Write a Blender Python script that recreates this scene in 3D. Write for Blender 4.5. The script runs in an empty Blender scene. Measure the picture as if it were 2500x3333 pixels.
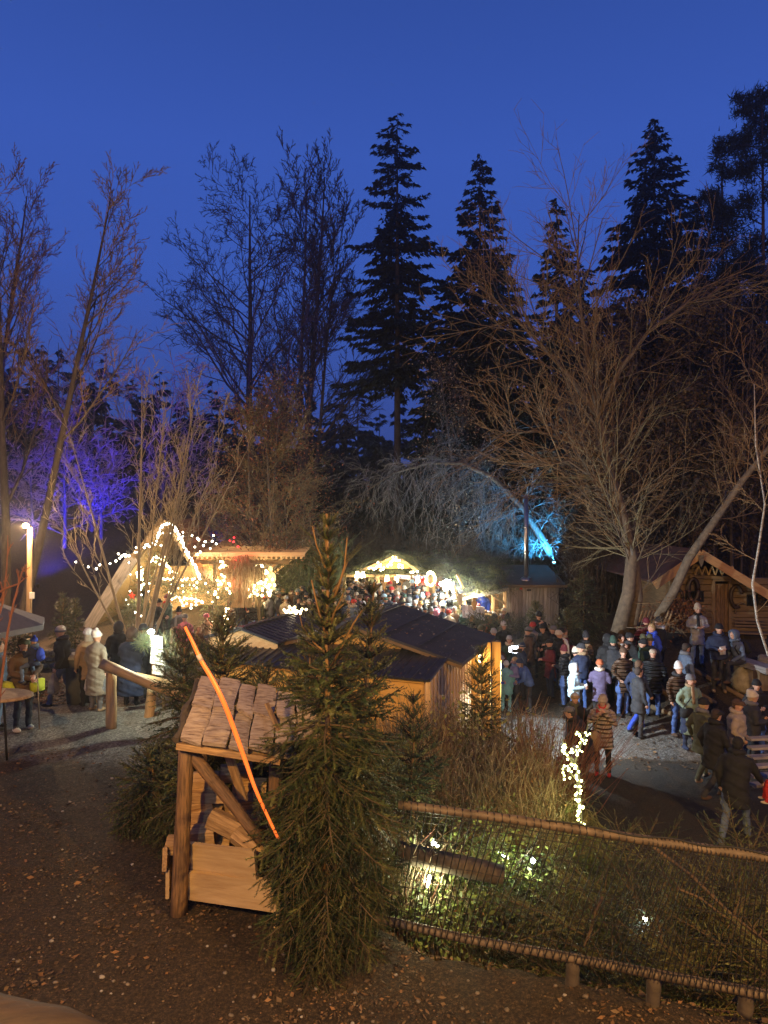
import bpy, math, random
import numpy as np
from mathutils import Vector, Matrix

# ------------------------------------------------------------------ camera, sky, exposure
S = bpy.context.scene
COL = S.collection
F = 2222.0            # focal length in photograph pixels (2500 x 3333)
EYE = 5.5
HAZE = 0.0013
cam_d = bpy.data.cameras.new("camera"); cam = bpy.data.objects.new("camera", cam_d); COL.objects.link(cam)
cam_d.sensor_fit = 'VERTICAL'; cam_d.sensor_height = 36.0; cam_d.lens = 24.0
cam_d.clip_start = 0.05; cam_d.clip_end = 2000
cam.location = (0, 0, EYE); cam.rotation_euler = (math.radians(90), 0, 0)
S.camera = cam
W = bpy.data.worlds.new("World"); S.world = W; W.use_nodes = True
wn, wl = W.node_tree.nodes, W.node_tree.links
wn.clear()
wo = wn.new('ShaderNodeOutputWorld'); bg = wn.new('ShaderNodeBackground'); tc = wn.new('ShaderNodeTexCoord')
sx = wn.new('ShaderNodeSeparateXYZ'); cr = wn.new('ShaderNodeValToRGB')
wl.new(tc.outputs['Generated'], sx.inputs[0]); wl.new(sx.outputs['Z'], cr.inputs[0])
e = cr.color_ramp.elements
e[0].position = 0.0; e[0].color = (0.019, 0.040, 0.165, 1)
e[1].position = 1.0; e[1].color = (0.004, 0.012, 0.055, 1)
for pos, c in ((0.14, (0.036, 0.074, 0.32, 1)), (0.32, (0.042, 0.106, 0.47, 1)), (0.46, (0.040, 0.102, 0.46, 1)), (0.80, (0.012, 0.034, 0.16, 1)), (0.62, (0.028, 0.074, 0.34, 1))):
    el = cr.color_ramp.elements.new(pos); el.color = c
wl.new(cr.outputs[0], bg.inputs[0]); bg.inputs[1].default_value = 1.0
wl.new(bg.outputs[0], wo.inputs[0])
S.view_settings.view_transform = 'Standard'; S.view_settings.look = 'None'
S.view_settings.exposure = 0.0; S.view_settings.gamma = 1.0; S.view_settings.use_curve_mapping = False
cy = S.cycles
cy.use_denoising = True
cy.max_bounces = 4; cy.diffuse_bounces = 2; cy.glossy_bounces = 2; cy.transmission_bounces = 3; cy.volume_bounces = 0
cy.sample_clamp_indirect = 2.0; cy.sample_clamp_direct = 0.0
cy.caustics_reflective = False; cy.caustics_refractive = False
cy.use_light_tree = True
# ------------------------------------------------------------------ lamps that light the place
def lamp(kind, name, loc, power, color, radius=0.08, aim=None, size=60, blend=0.3, parent=None):
    d = bpy.data.lights.new(name, kind); d.energy = power; d.color = color
    d.shadow_soft_size = radius
    o = bpy.data.objects.new(name, d); COL.objects.link(o); o.location = loc
    if kind == 'SPOT':
        d.spot_size = math.radians(size); d.spot_blend = blend
        o.rotation_euler = (Vector(aim) - Vector(loc)).to_track_quat('-Z', 'Y').to_euler()
    if parent is not None:
        o.parent = parent; o.location = Vector(loc) - parent.location
    return o

# ------------------------------------------------------------------ helpers
R = random.Random(11)
def U(a, b): return R.uniform(a, b)
def P(u, v, Y): return Vector(((u - 1250) / F * Y, Y, EYE - (v - 1666.5) / F * Y))
def ss(a, b, x):
    t = np.clip((np.asarray(x, float) - a) / (b - a), 0, 1); return t * t * (3 - 2 * t)
YE = [-20, 5.2, 6.75, 10.5, 14.5, 18, 22, 40]
XE = [60, 4.4, 0.0, -2.8, -4.5, -6.8, -8.5, -8.5]
def gz(x, y):
    x = np.asarray(x, float); y = np.asarray(y, float)
    d = np.interp(y, YE, XE) - x
    w = 1.8 + 2.4 * ss(15, 20, y)
    z = 1.25 * ss(-1, 0, d / w)
    z = z + 0.2 * ss(26, 31, y) * (1 - ss(0, 1, d / 3)) + 0.75 * ss(23.5, 28, y) * ss(-9, -6.5, x) * (1 - ss(3.5, 6, x)) * (1 - ss(33, 36, y))
    z = z + 1.6 * ss(14.5, 22, y) * ss(3, 8.5, x)
    z = z + 3.6 * ss(26, 37, y) * ss(-8.5, -12, x)
    z = z + 3.2 * ss(36, 52, y)
    z = z + 0.05 * np.sin(x * 1.3 + 1.7 * np.sin(y * .7)) * np.cos(y * 1.1) + 0.02 * np.sin(x * 4.1 + y * 2.3)
    return z
def G(x, y): return float(gz(x, y))
def on_ground(u, v, h=0.0, y0=14.0):
    Y = y0
    for _ in range(40):
        z = G((u - 1250) / F * Y, Y) + h
        Y = 0.5 * Y + 0.5 * max(3.0, min(60.0, (EYE - z) * F / max(20.0, v - 1666.5)))
    x = (u - 1250) / F * Y
    return Vector((x, Y, G(x, Y)))

_tagged = []
def tag(o, label=None, cat=None, group=None, kind=None):
    if label: o['label'] = label
    if cat: o['category'] = cat
    if group: o['group'] = group
    if kind: o['kind'] = kind
    return o
def empty(name, loc, label=None, cat=None, group=None):
    o = bpy.data.objects.new(name, None); COL.objects.link(o); o.location = loc
    o.empty_display_size = 0.1
    return tag(o, label, cat, group)
def link(name, me, parent=None, loc=(0, 0, 0), rot=None):
    o = bpy.data.objects.new(name, me); COL.objects.link(o); o.location = loc
    if rot is not None: o.rotation_euler = rot.to_euler() if hasattr(rot, 'to_euler') else rot
    if parent is not None: o.parent = parent
    return o

# materials ---------------------------------------------------------
_mats = {}
def mat(name, c1, c2=None, scale=6.0, stretch=(1, 1, 1), rough=0.8, bump=0.3, bscale=None, metal=0.0, emit=0.0, ecol=None, var=0.0, coat=0.0, detail=6, dist=0.02, trans=0.0, sample=True, c3=None):
    if name in _mats: return _mats[name]
    m = bpy.data.materials.new(name); m.use_nodes = True; _mats[name] = m
    n, l = m.node_tree.nodes, m.node_tree.links
    b = n['Principled BSDF']
    b.inputs['Roughness'].default_value = rough; b.inputs['Metallic'].default_value = metal
    if trans: b.inputs['Transmission Weight'].default_value = trans
    c2 = c2 or tuple(x * .7 for x in c1)
    t = n.new('ShaderNodeTexCoord'); mp = n.new('ShaderNodeMapping'); mp.inputs['Scale'].default_value = stretch
    l.new(t.outputs['Object'], mp.inputs[0])
    nz = n.new('ShaderNodeTexNoise'); nz.inputs['Scale'].default_value = scale; nz.inputs['Detail'].default_value = detail
    nz.inputs['Roughness'].default_value = 0.62
    l.new(mp.outputs[0], nz.inputs[0])
    rp = n.new('ShaderNodeValToRGB'); rp.color_ramp.elements[0].position = .32; rp.color_ramp.elements[1].position = .68
    rp.color_ramp.elements[0].color = (*c2, 1); rp.color_ramp.elements[1].color = (*c1, 1)
    if c3:
        el = rp.color_ramp.elements.new(.5); el.color = (*c3, 1)
    l.new(nz.outputs[0], rp.inputs[0]); out = rp.outputs[0]
    if var:
        oi = n.new('ShaderNodeObjectInfo'); hv = n.new('ShaderNodeHueSaturation'); mr = n.new('ShaderNodeMapRange')
        mr.inputs[3].default_value = 1 - var; mr.inputs[4].default_value = 1 + var
        l.new(oi.outputs['Random'], mr.inputs[0]); l.new(mr.outputs[0], hv.inputs['Value']); l.new(out, hv.inputs['Color']); out = hv.outputs[0]
        ad = n.new('ShaderNodeVectorMath'); l.new(mp.outputs[0], ad.inputs[0]); l.new(oi.outputs['Random'], ad.inputs[1])
        ml = n.new('ShaderNodeVectorMath'); ml.operation = 'SCALE'; ml.inputs[3].default_value = 37.0
        cb = n.new('ShaderNodeCombineXYZ'); l.new(oi.outputs['Random'], cb.inputs[0]); l.new(oi.outputs['Random'], cb.inputs[1])
        l.new(cb.outputs[0], ml.inputs[0]); l.new(ml.outputs[0], ad.inputs[1]); l.new(ad.outputs[0], nz.inputs[0])
    l.new(out, b.inputs['Base Color'])
    if bump:
        bn = n.new('ShaderNodeBump'); bn.inputs['Strength'].default_value = bump; bn.inputs['Distance'].default_value = dist
        if bscale:
            n2 = n.new('ShaderNodeTexNoise'); n2.inputs['Scale'].default_value = bscale; n2.inputs['Detail'].default_value = 4
            l.new(mp.outputs[0], n2.inputs[0]); l.new(n2.outputs[0], bn.inputs['Height'])
        else: l.new(nz.outputs[0], bn.inputs['Height'])
        l.new(bn.outputs[0], b.inputs['Normal'])
    if emit:
        b.inputs['Emission Color'].default_value = (*(ecol or c1), 1); b.inputs['Emission Strength'].default_value = emit
        if not sample: m.cycles.emission_sampling = 'NONE'
    return m
def wood(name, c1, c2, rough=.75, scale=3.0, bump=.25, var=.18, c3=None):
    return mat(name, c1, c2, scale=scale, stretch=(1.0, 9, 9), rough=rough, bump=bump, var=var, c3=c3)

# mesh collector ----------------------------------------------------
class MB:
    def __init__(s): s.v = []; s.f = []; s.m = []; s.n = 0
    def add(s, vs, fs, mi=0):
        k = s.n; s.v.extend(vs); s.n += len(vs)
        s.f.extend([tuple(i + k for i in f) for f in fs]); s.m.extend([mi] * len(fs))
    def box(s, c, d, rot=None, mi=0):
        a, b, h = d[0] / 2, d[1] / 2, d[2] / 2
        vs = [Vector((x * a, y * b, z * h)) for x in (-1, 1) for y in (-1, 1) for z in (-1, 1)]
        if rot is not None: vs = [rot @ q for q in vs]
        c = Vector(c)
        s.add([tuple(q + c) for q in vs], [(0, 1, 3, 2), (4, 6, 7, 5), (0, 4, 5, 1), (2, 3, 7, 6), (0, 2, 6, 4), (1, 5, 7, 3)], mi)
    def tube(s, pts, rs, n=8, mi=0, cap=True, flat=1.0, jit=0.0):
        pts = [Vector(p) for p in pts]; rings = []
        if not isinstance(rs, (list, tuple)): rs = [rs] * len(pts)
        vs = []; up0 = None
        for i, p in enumerate(pts):
            d = (pts[min(i + 1, len(pts) - 1)] - pts[max(i - 1, 0)]).normalized()
            if up0 is None: up0 = d.orthogonal().normalized() if abs(d.z) > .9 else d.cross(Vector((0, 0, 1))).normalized()
            a = (up0 - d * up0.dot(d)).normalized(); up0 = a; b = d.cross(a)
            for k in range(n):
                t = 2 * math.pi * k / n; r = rs[i] * (1 + (U(-jit, jit) if jit else 0))
                vs.append(tuple(p + a * (math.cos(t) * r) + b * (math.sin(t) * r * flat)))
        fs = []
        for i in range(len(pts) - 1):
            for k in range(n):
                k2 = (k + 1) % n
                fs.append((i * n + k, i * n + k2, (i + 1) * n + k2, (i + 1) * n + k))
        if cap:
            fs.append(tuple(range(n - 1, -1, -1))); o = (len(pts) - 1) * n; fs.append(tuple(o + k for k in range(n)))
        s.add(vs, fs, mi)
    def ell(s, c, r, rot=None, mi=0, nu=10, nv=7, jit=0.0):
        c = Vector(c); vs = [Vector((0, 0, -1))]
        for j in range(1, nv):
            ph = math.pi * j / nv - math.pi / 2
            for i in range(nu):
                th = 2 * math.pi * i / nu; k = 1 + (U(-jit, jit) if jit else 0)
                vs.append(Vector((math.cos(ph) * math.cos(th) * k, math.cos(ph) * math.sin(th) * k, math.sin(ph) * k)))
        vs.append(Vector((0, 0, 1)))
        r = (r, r, r) if not isinstance(r, (list, tuple)) else r
        vs = [Vector((q.x * r[0], q.y * r[1], q.z * r[2])) for q in vs]
        if rot is not None: vs = [rot @ q for q in vs]
        fs = []
        for i in range(nu):
            fs.append((0, 1 + (i + 1) % nu, 1 + i))
            for j in range(nv - 2):
                a = 1 + j * nu; fs.append((a + i, a + (i + 1) % nu, a + nu + (i + 1) % nu, a + nu + i))
            a = 1 + (nv - 2) * nu; fs.append((a + i, a + (i + 1) % nu, len(vs) - 1))
        s.add([tuple(q + c) for q in vs], fs, mi)
    def loft(s, rings, mi=0, cap=True):
        """rings: list of lists of points (same count)"""
        n = len(rings[0]); vs = [tuple(q) for r in rings for q in r]; fs = []
        for i in range(len(rings) - 1):
            for k in range(n):
                k2 = (k + 1) % n; fs.append((i * n + k, i * n + k2, (i + 1) * n + k2, (i + 1) * n + k))
        if cap:
            fs.append(tuple(range(n - 1, -1, -1))); o = (len(rings) - 1) * n; fs.append(tuple(o + k for k in range(n)))
        s.add(vs, fs, mi)
    def slab(s, quad, th, mi=0, nrm=None):
        q = [Vector(a) for a in quad]; n = (q[1] - q[0]).cross(q[-1] - q[0]).normalized() if nrm is None else Vector(nrm)
        k = len(q)
        vs = [tuple(a) for a in q] + [tuple(a - n * th) for a in q]
        fs = [tuple(range(k)), tuple(range(2 * k - 1, k - 1, -1))] + [(i, k + i, k + (i + 1) % k, (i + 1) % k) for i in range(k)]
        s.add(vs, fs, mi)
    def build(s, name, mats, parent=None, smooth=False, origin=None):
        L = Vector(origin) if origin is not None else (parent.location if parent is not None else Vector((0, 0, 0)))
        if parent is not None and origin is None: L = parent.location
        me = bpy.data.meshes.new(name)
        a = np.array(s.v, float) - np.array(L)
        me.from_pydata(a.tolist(), [], s.f)
        for m in (mats if isinstance(mats, (list, tuple)) else [mats]): me.materials.append(m)
        me.polygons.foreach_set('material_index', s.m)
        if smooth: me.polygons.foreach_set('use_smooth', [True] * len(s.f))
        me.update()
        o = link(name, me, parent)
        if parent is None: o.location = L
        elif origin is not None: o.location = L - parent.location
        return o

def np_mesh(name, V, T, mats, midx=None, parent=None, k=3, smooth=False, uncentred=False):
    """fast mesh from numpy arrays; V (n,3) world, T (m,k)"""
    L = np.array(parent.location if parent is not None else (0, 0, 0), float)
    me = bpy.data.meshes.new(name); V = np.asarray(V, float) - L
    T = np.asarray(T, np.int32)
    me.vertices.add(len(V)); me.vertices.foreach_set('co', V.astype(np.float32).ravel())
    me.loops.add(T.size); me.loops.foreach_set('vertex_index', T.ravel())
    me.polygons.add(len(T)); me.polygons.foreach_set('loop_start', np.arange(len(T), dtype=np.int32) * k)
    me.polygons.foreach_set('loop_total', np.full(len(T), k, np.int32))
    for m in (mats if isinstance(mats, (list, tuple)) else [mats]): me.materials.append(m)
    if midx is not None: me.polygons.foreach_set('material_index', np.asarray(midx, np.int32))
    if smooth: me.polygons.foreach_set('use_smooth', np.ones(len(T), bool))
    me.update(calc_edges=True)
    return link(name, me, parent)

class Twigs:
    """tapered tubes gathered in batches and meshed with numpy"""
    def __init__(s): s.g = {}
    def add(s, pts, r0, r1, n=3, mi=0):
        s.g.setdefault((len(pts), n, mi), []).append((pts, r0, r1))
    def arrays(s):
        VV = []; QQ = []; MM = []; off = 0
        for (k, n, mi), L in s.g.items():
            A = np.array([[tuple(p) for p in q[0]] for q in L], float)      # m,k,3
            r0 = np.array([q[1] for q in L]); r1 = np.array([q[2] for q in L])
            D = np.empty_like(A); D[:, 1:-1] = A[:, 2:] - A[:, :-2] if k > 2 else D[:, 1:-1]; D[:, 0] = A[:, 1] - A[:, 0]; D[:, -1] = A[:, -1] - A[:, -2]
            D /= np.maximum(np.linalg.norm(D, axis=2, keepdims=True), 1e-9)
            ref = np.where(np.abs(D[:, :1, 2:3]) > .9, np.array([1., 0, 0]), np.array([0, 0, 1.]))
            a = np.cross(D, np.broadcast_to(ref, D.shape)); a /= np.maximum(np.linalg.norm(a, axis=2, keepdims=True), 1e-9)
            b = np.cross(D, a)
            t = np.linspace(0, 1, k)[None, :]; r = r0[:, None] * (1 - t) + r1[:, None] * t
            ang = np.arange(n) * 2 * np.pi / n
            V = A[:, :, None, :] + r[:, :, None, None] * (np.cos(ang)[None, None, :, None] * a[:, :, None, :] + np.sin(ang)[None, None, :, None] * b[:, :, None, :])
            m = len(L)
            i, j = np.meshgrid(np.arange(k - 1), np.arange(n), indexing='ij'); j2 = (j + 1) % n
            q = np.stack([i * n + j, i * n + j2, (i + 1) * n + j2, (i + 1) * n + j], -1).reshape(-1, 4)
            Q = (q[None] + (np.arange(m) * k * n)[:, None, None]).reshape(-1, 4) + off
            VV.append(V.reshape(-1, 3)); QQ.append(Q); MM.append(np.full(len(Q), mi)); off += m * k * n
        return np.concatenate(VV), np.concatenate(QQ), np.concatenate(MM)
    def build(s, name, mats, parent=None, smooth=True):
        V, Q, M = s.arrays()
        return np_mesh(name, V, Q, mats, M, parent, k=4, smooth=smooth)

def beam(name, parent, a, b, w, h, m, up=(0, 0, 1), bev=0.0, skew=0.0):
    """squared timber or board from a to b; its own object, long axis along local X"""
    a = Vector(a); b = Vector(b); X = (b - a); L = X.length; X.normalize()
    Zr = Vector(up); Y = Zr.cross(X)
    if Y.length < 1e-4: Y = Vector((0, 1, 0)).cross(X)
    Y.normalize(); Z = X.cross(Y)
    M = Matrix((X, Y, Z)).transposed()
    hx, hy, hz = L / 2, w / 2, h / 2
    c = min(bev if bev else .12 * min(w, h), .012)
    vs = []; 
    prof = [(-hy + c, -hz), (hy - c, -hz), (hy, -hz + c), (hy, hz - c), (hy - c, hz), (-hy + c, hz), (-hy, hz - c), (-hy, -hz + c)]
    for k, xx in enumerate((-hx, hx)):
        for (yy, zz) in prof: vs.append((xx + (skew * yy if k else 0), yy, zz))
    fs = [tuple(range(7, -1, -1)), tuple(range(8, 16))] + [(i, (i + 1) % 8, 8 + (i + 1) % 8, 8 + i) for i in range(8)]
    me = bpy.data.meshes.new(name); me.from_pydata(vs, [], fs); me.materials.append(m); me.update()
    c0 = (a + b) / 2
    o = link(name, me, parent, c0 - (parent.location if parent is not None else Vector((0, 0, 0))), M)
    return o
def log(name, parent, a, b, r0, m, r1=None, n=10, bow=0.0, k=6):
    r1 = r0 if r1 is None else r1; a = Vector(a); b = Vector(b)
    c0 = (a + b) / 2; X = (b - a); L = X.length; X.normalize(); q = X.to_track_quat('X', 'Z')
    mb = MB(); pts = [Vector((-L / 2 + L * i / k, 0, bow * math.sin(math.pi * i / k) + U(-1, 1) * .06 * r0)) for i in range(k + 1)]
    mb.tube(pts, [(r0 + (r1 - r0) * i / k) * U(.96, 1.04) for i in range(k + 1)], n, jit=.02)
    me_o = mb.build(name, m, None, smooth=True)
    me_o.rotation_euler = q.to_euler()
    if parent is not None: me_o.parent = parent; me_o.location = c0 - parent.location
    else: me_o.location = c0
    return me_o
class Fr:
    def __init__(s, o, yaw):
        s.o = Vector(o); c, n = math.cos(yaw), math.sin(yaw); s.e1 = Vector((c, n, 0)); s.e2 = Vector((-n, c, 0)); s.yaw = yaw
        s.M = Matrix.Rotation(yaw, 3, 'Z')
    def __call__(s, a, b, z): return s.o + s.e1 * a + s.e2 * b + Vector((0, 0, z))

# colours -----------------------------------------------------------
M = {}
M['bark'] = mat('bark', (.11, .085, .06), (.05, .038, .028), scale=9, stretch=(1, 1, .3), bump=.6, rough=.9)
M['bark_grey'] = mat('bark_grey', (.17, .155, .13), (.07, .062, .05), scale=8, stretch=(1, 1, .4), bump=.6, rough=.9)
M['twig_brown'] = mat('twig_brown', (.27, .165, .07), (.15, .09, .038), scale=3, rough=.7, bump=0)
M['twig_dark'] = mat('twig_dark', (.035, .028, .022), (.02, .016, .013), scale=3, rough=.9, bump=0)
M['twig_olive'] = mat('twig_olive', (.24, .20, .10), (.14, .11, .05), scale=3, rough=.65, bump=0)
M['birch'] = mat('birch_bark', (.55, .52, .46), (.12, .10, .08), scale=7, stretch=(1, 1, 3), rough=.7, bump=.2)
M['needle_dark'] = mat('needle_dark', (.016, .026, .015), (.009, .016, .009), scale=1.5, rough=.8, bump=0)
M['needle'] = mat('needle', (.085, .115, .038), (.040, .064, .024), scale=2.2, rough=.5, bump=0)
M['needle_dk'] = mat('needle_deep', (.030, .056, .024), (.014, .030, .014), scale=2.2, rough=.5, bump=0)
M['needle_tip'] = mat('needle_tip', (.20, .20, .065), (.11, .13, .045), scale=2.2, rough=.5, bump=0)
M['shoot'] = mat('spruce_shoot', (.30, .17, .07), (.20, .12, .05), scale=5, rough=.7, bump=.2)
M['leaf_dry'] = mat('leaf_dry', (.25, .13, .05), (.12, .06, .025), scale=2.0, rough=.75, bump=0)
M['leaf_pale'] = mat('leaf_pale', (.42, .32, .20), (.28, .19, .10), scale=3.0, rough=.7, bump=0)
M['leaf_green'] = mat('leaf_green', (.10, .135, .035), (.05, .075, .022), scale=3.0, rough=.6, bump=0)
M['log_brown'] = wood('log_brown', (.24, .13, .055), (.06, .034, .016), rough=.65, scale=4.5, bump=.9, c3=(.15, .085, .038))
M['log_pale'] = wood('log_pale', (.48, .33, .17), (.32, .20, .09), rough=.6, scale=2.5, bump=.3)
M['pine'] = wood('pine_board', (.60, .42, .20), (.44, .28, .12), rough=.6, scale=2.2, bump=.3, var=.12)
M['ply'] = wood('plywood_orange', (.74, .44, .12), (.62, .34, .08), rough=.55, scale=1.4, bump=.05, var=.05)
M['larch'] = wood('larch_board', (.60, .33, .13), (.36, .15, .055), rough=.6, scale=2.2, bump=.2, var=.35)
M['larch_pale'] = wood('larch_pale_board', (.74, .53, .29), (.58, .36, .17), rough=.6, scale=2.2, bump=.2, var=.12)
M['grey_wood'] = wood('weathered_board', (.36, .32, .29), (.17, .15, .13), rough=.85, scale=2.6, bump=.4, var=.2)
M['grey_plank'] = wood('bark_edged_plank', (.46, .36, .27), (.22, .15, .10), rough=.8, scale=3.4, bump=.5, var=.15)
M['old_wood'] = wood('old_timber', (.24, .16, .08), (.13, .085, .042), rough=.8, scale=2.4, bump=.4, var=.15)
M['split'] = wood('split_log', (.56, .36, .16), (.22, .12, .05), rough=.75, scale=4, bump=.5, var=.22)
M['barge'] = wood('bargeboard', (.50, .28, .11), (.36, .19, .07), rough=.5, scale=2, bump=.15, var=.05)
M['black'] = mat('black_steel', (.012, .012, .014), rough=.45, bump=0)
M['steel'] = mat('steel_pipe', (.45, .42, .40), (.3, .26, .24), scale=10, stretch=(1, 1, .2), rough=.3, metal=.9, bump=.05)
M['roof_felt'] = mat('roof_felt', (.062, .060, .070), (.032, .032, .040), scale=2.5, rough=.62, bump=.25, bscale=60)
M['roof_metal'] = mat('roof_sheet', (.045, .046, .058), (.024, .025, .034), scale=3, rough=.33, bump=.03, metal=.0)
M['roof_red'] = mat('roof_dark_red', (.09, .035, .028), (.04, .018, .016), scale=3, rough=.7, bump=.3, bscale=30)
M['stone'] = mat('boulder', (.48, .42, .28), (.2, .17, .10), scale=4, rough=.9, bump=.8, dist=.05)
M['bulb'] = mat('warm_bulb', (1, .8, .5), rough=.4, bump=0, emit=16, ecol=(1, .80, .42), sample=False)
M['bulb_green'] = mat('yellow_bulb', (1, .95, .5), rough=.4, bump=0, emit=12, ecol=(.95, 1, .38), sample=False)
M['bulb_white'] = mat('white_bulb', (1, 1, 1), rough=.4, bump=0, emit=18, ecol=(1, .90, .66), sample=False)
M['flood'] = mat('flood_glass', (1, 1, 1), rough=.3, bump=0, emit=60, ecol=(.86, 1, .96), sample=False)
M['glow_warm'] = mat('lamp_glass', (1, .8, .5), rough=.3, bump=0, emit=22, ecol=(1, .80, .40), sample=False)
M['cable'] = mat('cable', (.02, .02, .02), rough=.6, bump=0)
# ------------------------------------------------------------------ ground: one graded sheet out to the horizon
def graded(a, b, step, far, n):
    core = np.arange(a, b + 1e-6, step)
    lo = a - np.geomspace(step, far, n)[::-1]; hi = b + np.geomspace(step, far, n)
    return np.concatenate([lo, core, hi])
gx = graded(-13, 14, .16, 500, 34); gy = graded(3, 30, .16, 600, 34)
GX, GY = np.meshgrid(gx, gy)
GZ = gz(GX, GY)
rs = np.random.RandomState(3)
near = (GY < 31) & (np.abs(GX) < 14)
GZ = GZ + near * rs.normal(0, .008, GZ.shape)
V = np.stack([GX, GY, GZ], -1).reshape(-1, 3)
ny, nx = GX.shape
i, j = np.meshgrid(np.arange(ny - 1), np.arange(nx - 1), indexing='ij')
Q = np.stack([i * nx + j, i * nx + j + 1, (i + 1) * nx + j + 1, (i + 1) * nx + j], -1).reshape(-1, 4)
gm = bpy.data.materials.new('ground_litter'); gm.use_nodes = True
n, l = gm.node_tree.nodes, gm.node_tree.links; b = n['Principled BSDF']; b.inputs['Roughness'].default_value = .92
t = n.new('ShaderNodeTexCoord')
def noise_n(sc, det=8, ro=.65):
    q = n.new('ShaderNodeTexNoise'); q.inputs['Scale'].default_value = sc; q.inputs['Detail'].default_value = det; q.inputs['Roughness'].default_value = ro
    l.new(t.outputs['Object'], q.inputs[0]); return q
def ramp(src, *st):
    q = n.new('ShaderNodeValToRGB'); q.color_ramp.elements[0].position = st[0][0]; q.color_ramp.elements[0].color = (*st[0][1], 1)
    q.color_ramp.elements[1].position = st[-1][0]; q.color_ramp.elements[1].color = (*st[-1][1], 1)
    for s_ in st[1:-1]:
        e_ = q.color_ramp.elements.new(s_[0]); e_.color = (*s_[1], 1)
    l.new(src, q.inputs[0]); return q
litter = ramp(noise_n(26, 12, .88).outputs[0], (.38, (.009, .006, .003)), (.47, (.034, .022, .011)), (.54, (.072, .045, .022)), (.62, (.22, .14, .07)))
vo = n.new('ShaderNodeTexVoronoi'); vo.inputs['Scale'].default_value = 38; l.new(t.outputs['Object'], vo.inputs[0])
grav = ramp(vo.outputs['Color'], (.1, (.075, .066, .055)), (.55, (.17, .15, .125)), (.95, (.34, .31, .265)))
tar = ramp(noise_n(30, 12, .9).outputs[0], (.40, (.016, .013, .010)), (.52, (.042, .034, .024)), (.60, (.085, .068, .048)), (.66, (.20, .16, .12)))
va = n.new('ShaderNodeVertexColor'); va.layer_name = 'mask'; sp = n.new('ShaderNodeSeparateColor'); l.new(va.outputs[0], sp.inputs[0])
edge = noise_n(2.2, 5)
def soft(mask):
    a_ = n.new('ShaderNodeMath'); a_.operation = 'ADD'; l.new(mask, a_.inputs[0]); l.new(edge.outputs[0], a_.inputs[1])
    r_ = n.new('ShaderNodeMapRange'); r_.inputs[1].default_value = .86; r_.inputs[2].default_value = 1.12; l.new(a_.outputs[0], r_.inputs[0]); return r_.outputs[0]
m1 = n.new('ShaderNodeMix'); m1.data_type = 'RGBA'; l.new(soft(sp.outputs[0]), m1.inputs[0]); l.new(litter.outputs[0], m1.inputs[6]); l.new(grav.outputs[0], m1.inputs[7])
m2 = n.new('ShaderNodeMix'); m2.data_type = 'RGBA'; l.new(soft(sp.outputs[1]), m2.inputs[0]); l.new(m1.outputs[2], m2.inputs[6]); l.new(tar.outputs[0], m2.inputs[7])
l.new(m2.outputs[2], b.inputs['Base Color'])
bn = n.new('ShaderNodeBump'); bn.inputs['Strength'].default_value = .9; bn.inputs['Distance'].default_value = .07
nb = noise_n(15, 10, .85); l.new(nb.outputs[0], bn.inputs['Height']); l.new(bn.outputs[0], b.inputs['Normal'])
ground = np_mesh('ground', V, Q, gm, k=4, smooth=True); tag(ground, kind='structure')
ca = ground.data.color_attributes.new('mask', 'FLOAT_COLOR', 'POINT')
X_, Y_ = V[:, 0], V[:, 1]
dE = np.interp(Y_, YE, XE) - X_
g1 = (dE > -1.2) * ss(10.6, 12.2, Y_ + .25 * (X_ + 6)) * (1 - ss(16, 17.5, Y_))                       # gravel path on the upper level
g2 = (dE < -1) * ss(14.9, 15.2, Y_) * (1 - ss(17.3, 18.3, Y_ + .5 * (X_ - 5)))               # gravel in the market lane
g3 = (dE < -.5) * (1 - ss(14.9, 15.2, Y_)) * (X_ > 1)                                           # dark asphalt lane; its colour also carries the floodlight's shadow edge
g4 = (dE < -2) * ss(18, 20, Y_) * (1 - ss(30, 33, Y_)) * (1 - ss(3, 6, X_))
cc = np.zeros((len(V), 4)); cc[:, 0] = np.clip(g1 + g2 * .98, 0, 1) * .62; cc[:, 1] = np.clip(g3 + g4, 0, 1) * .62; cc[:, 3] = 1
ca.data.foreach_set('color', cc.ravel())

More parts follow.
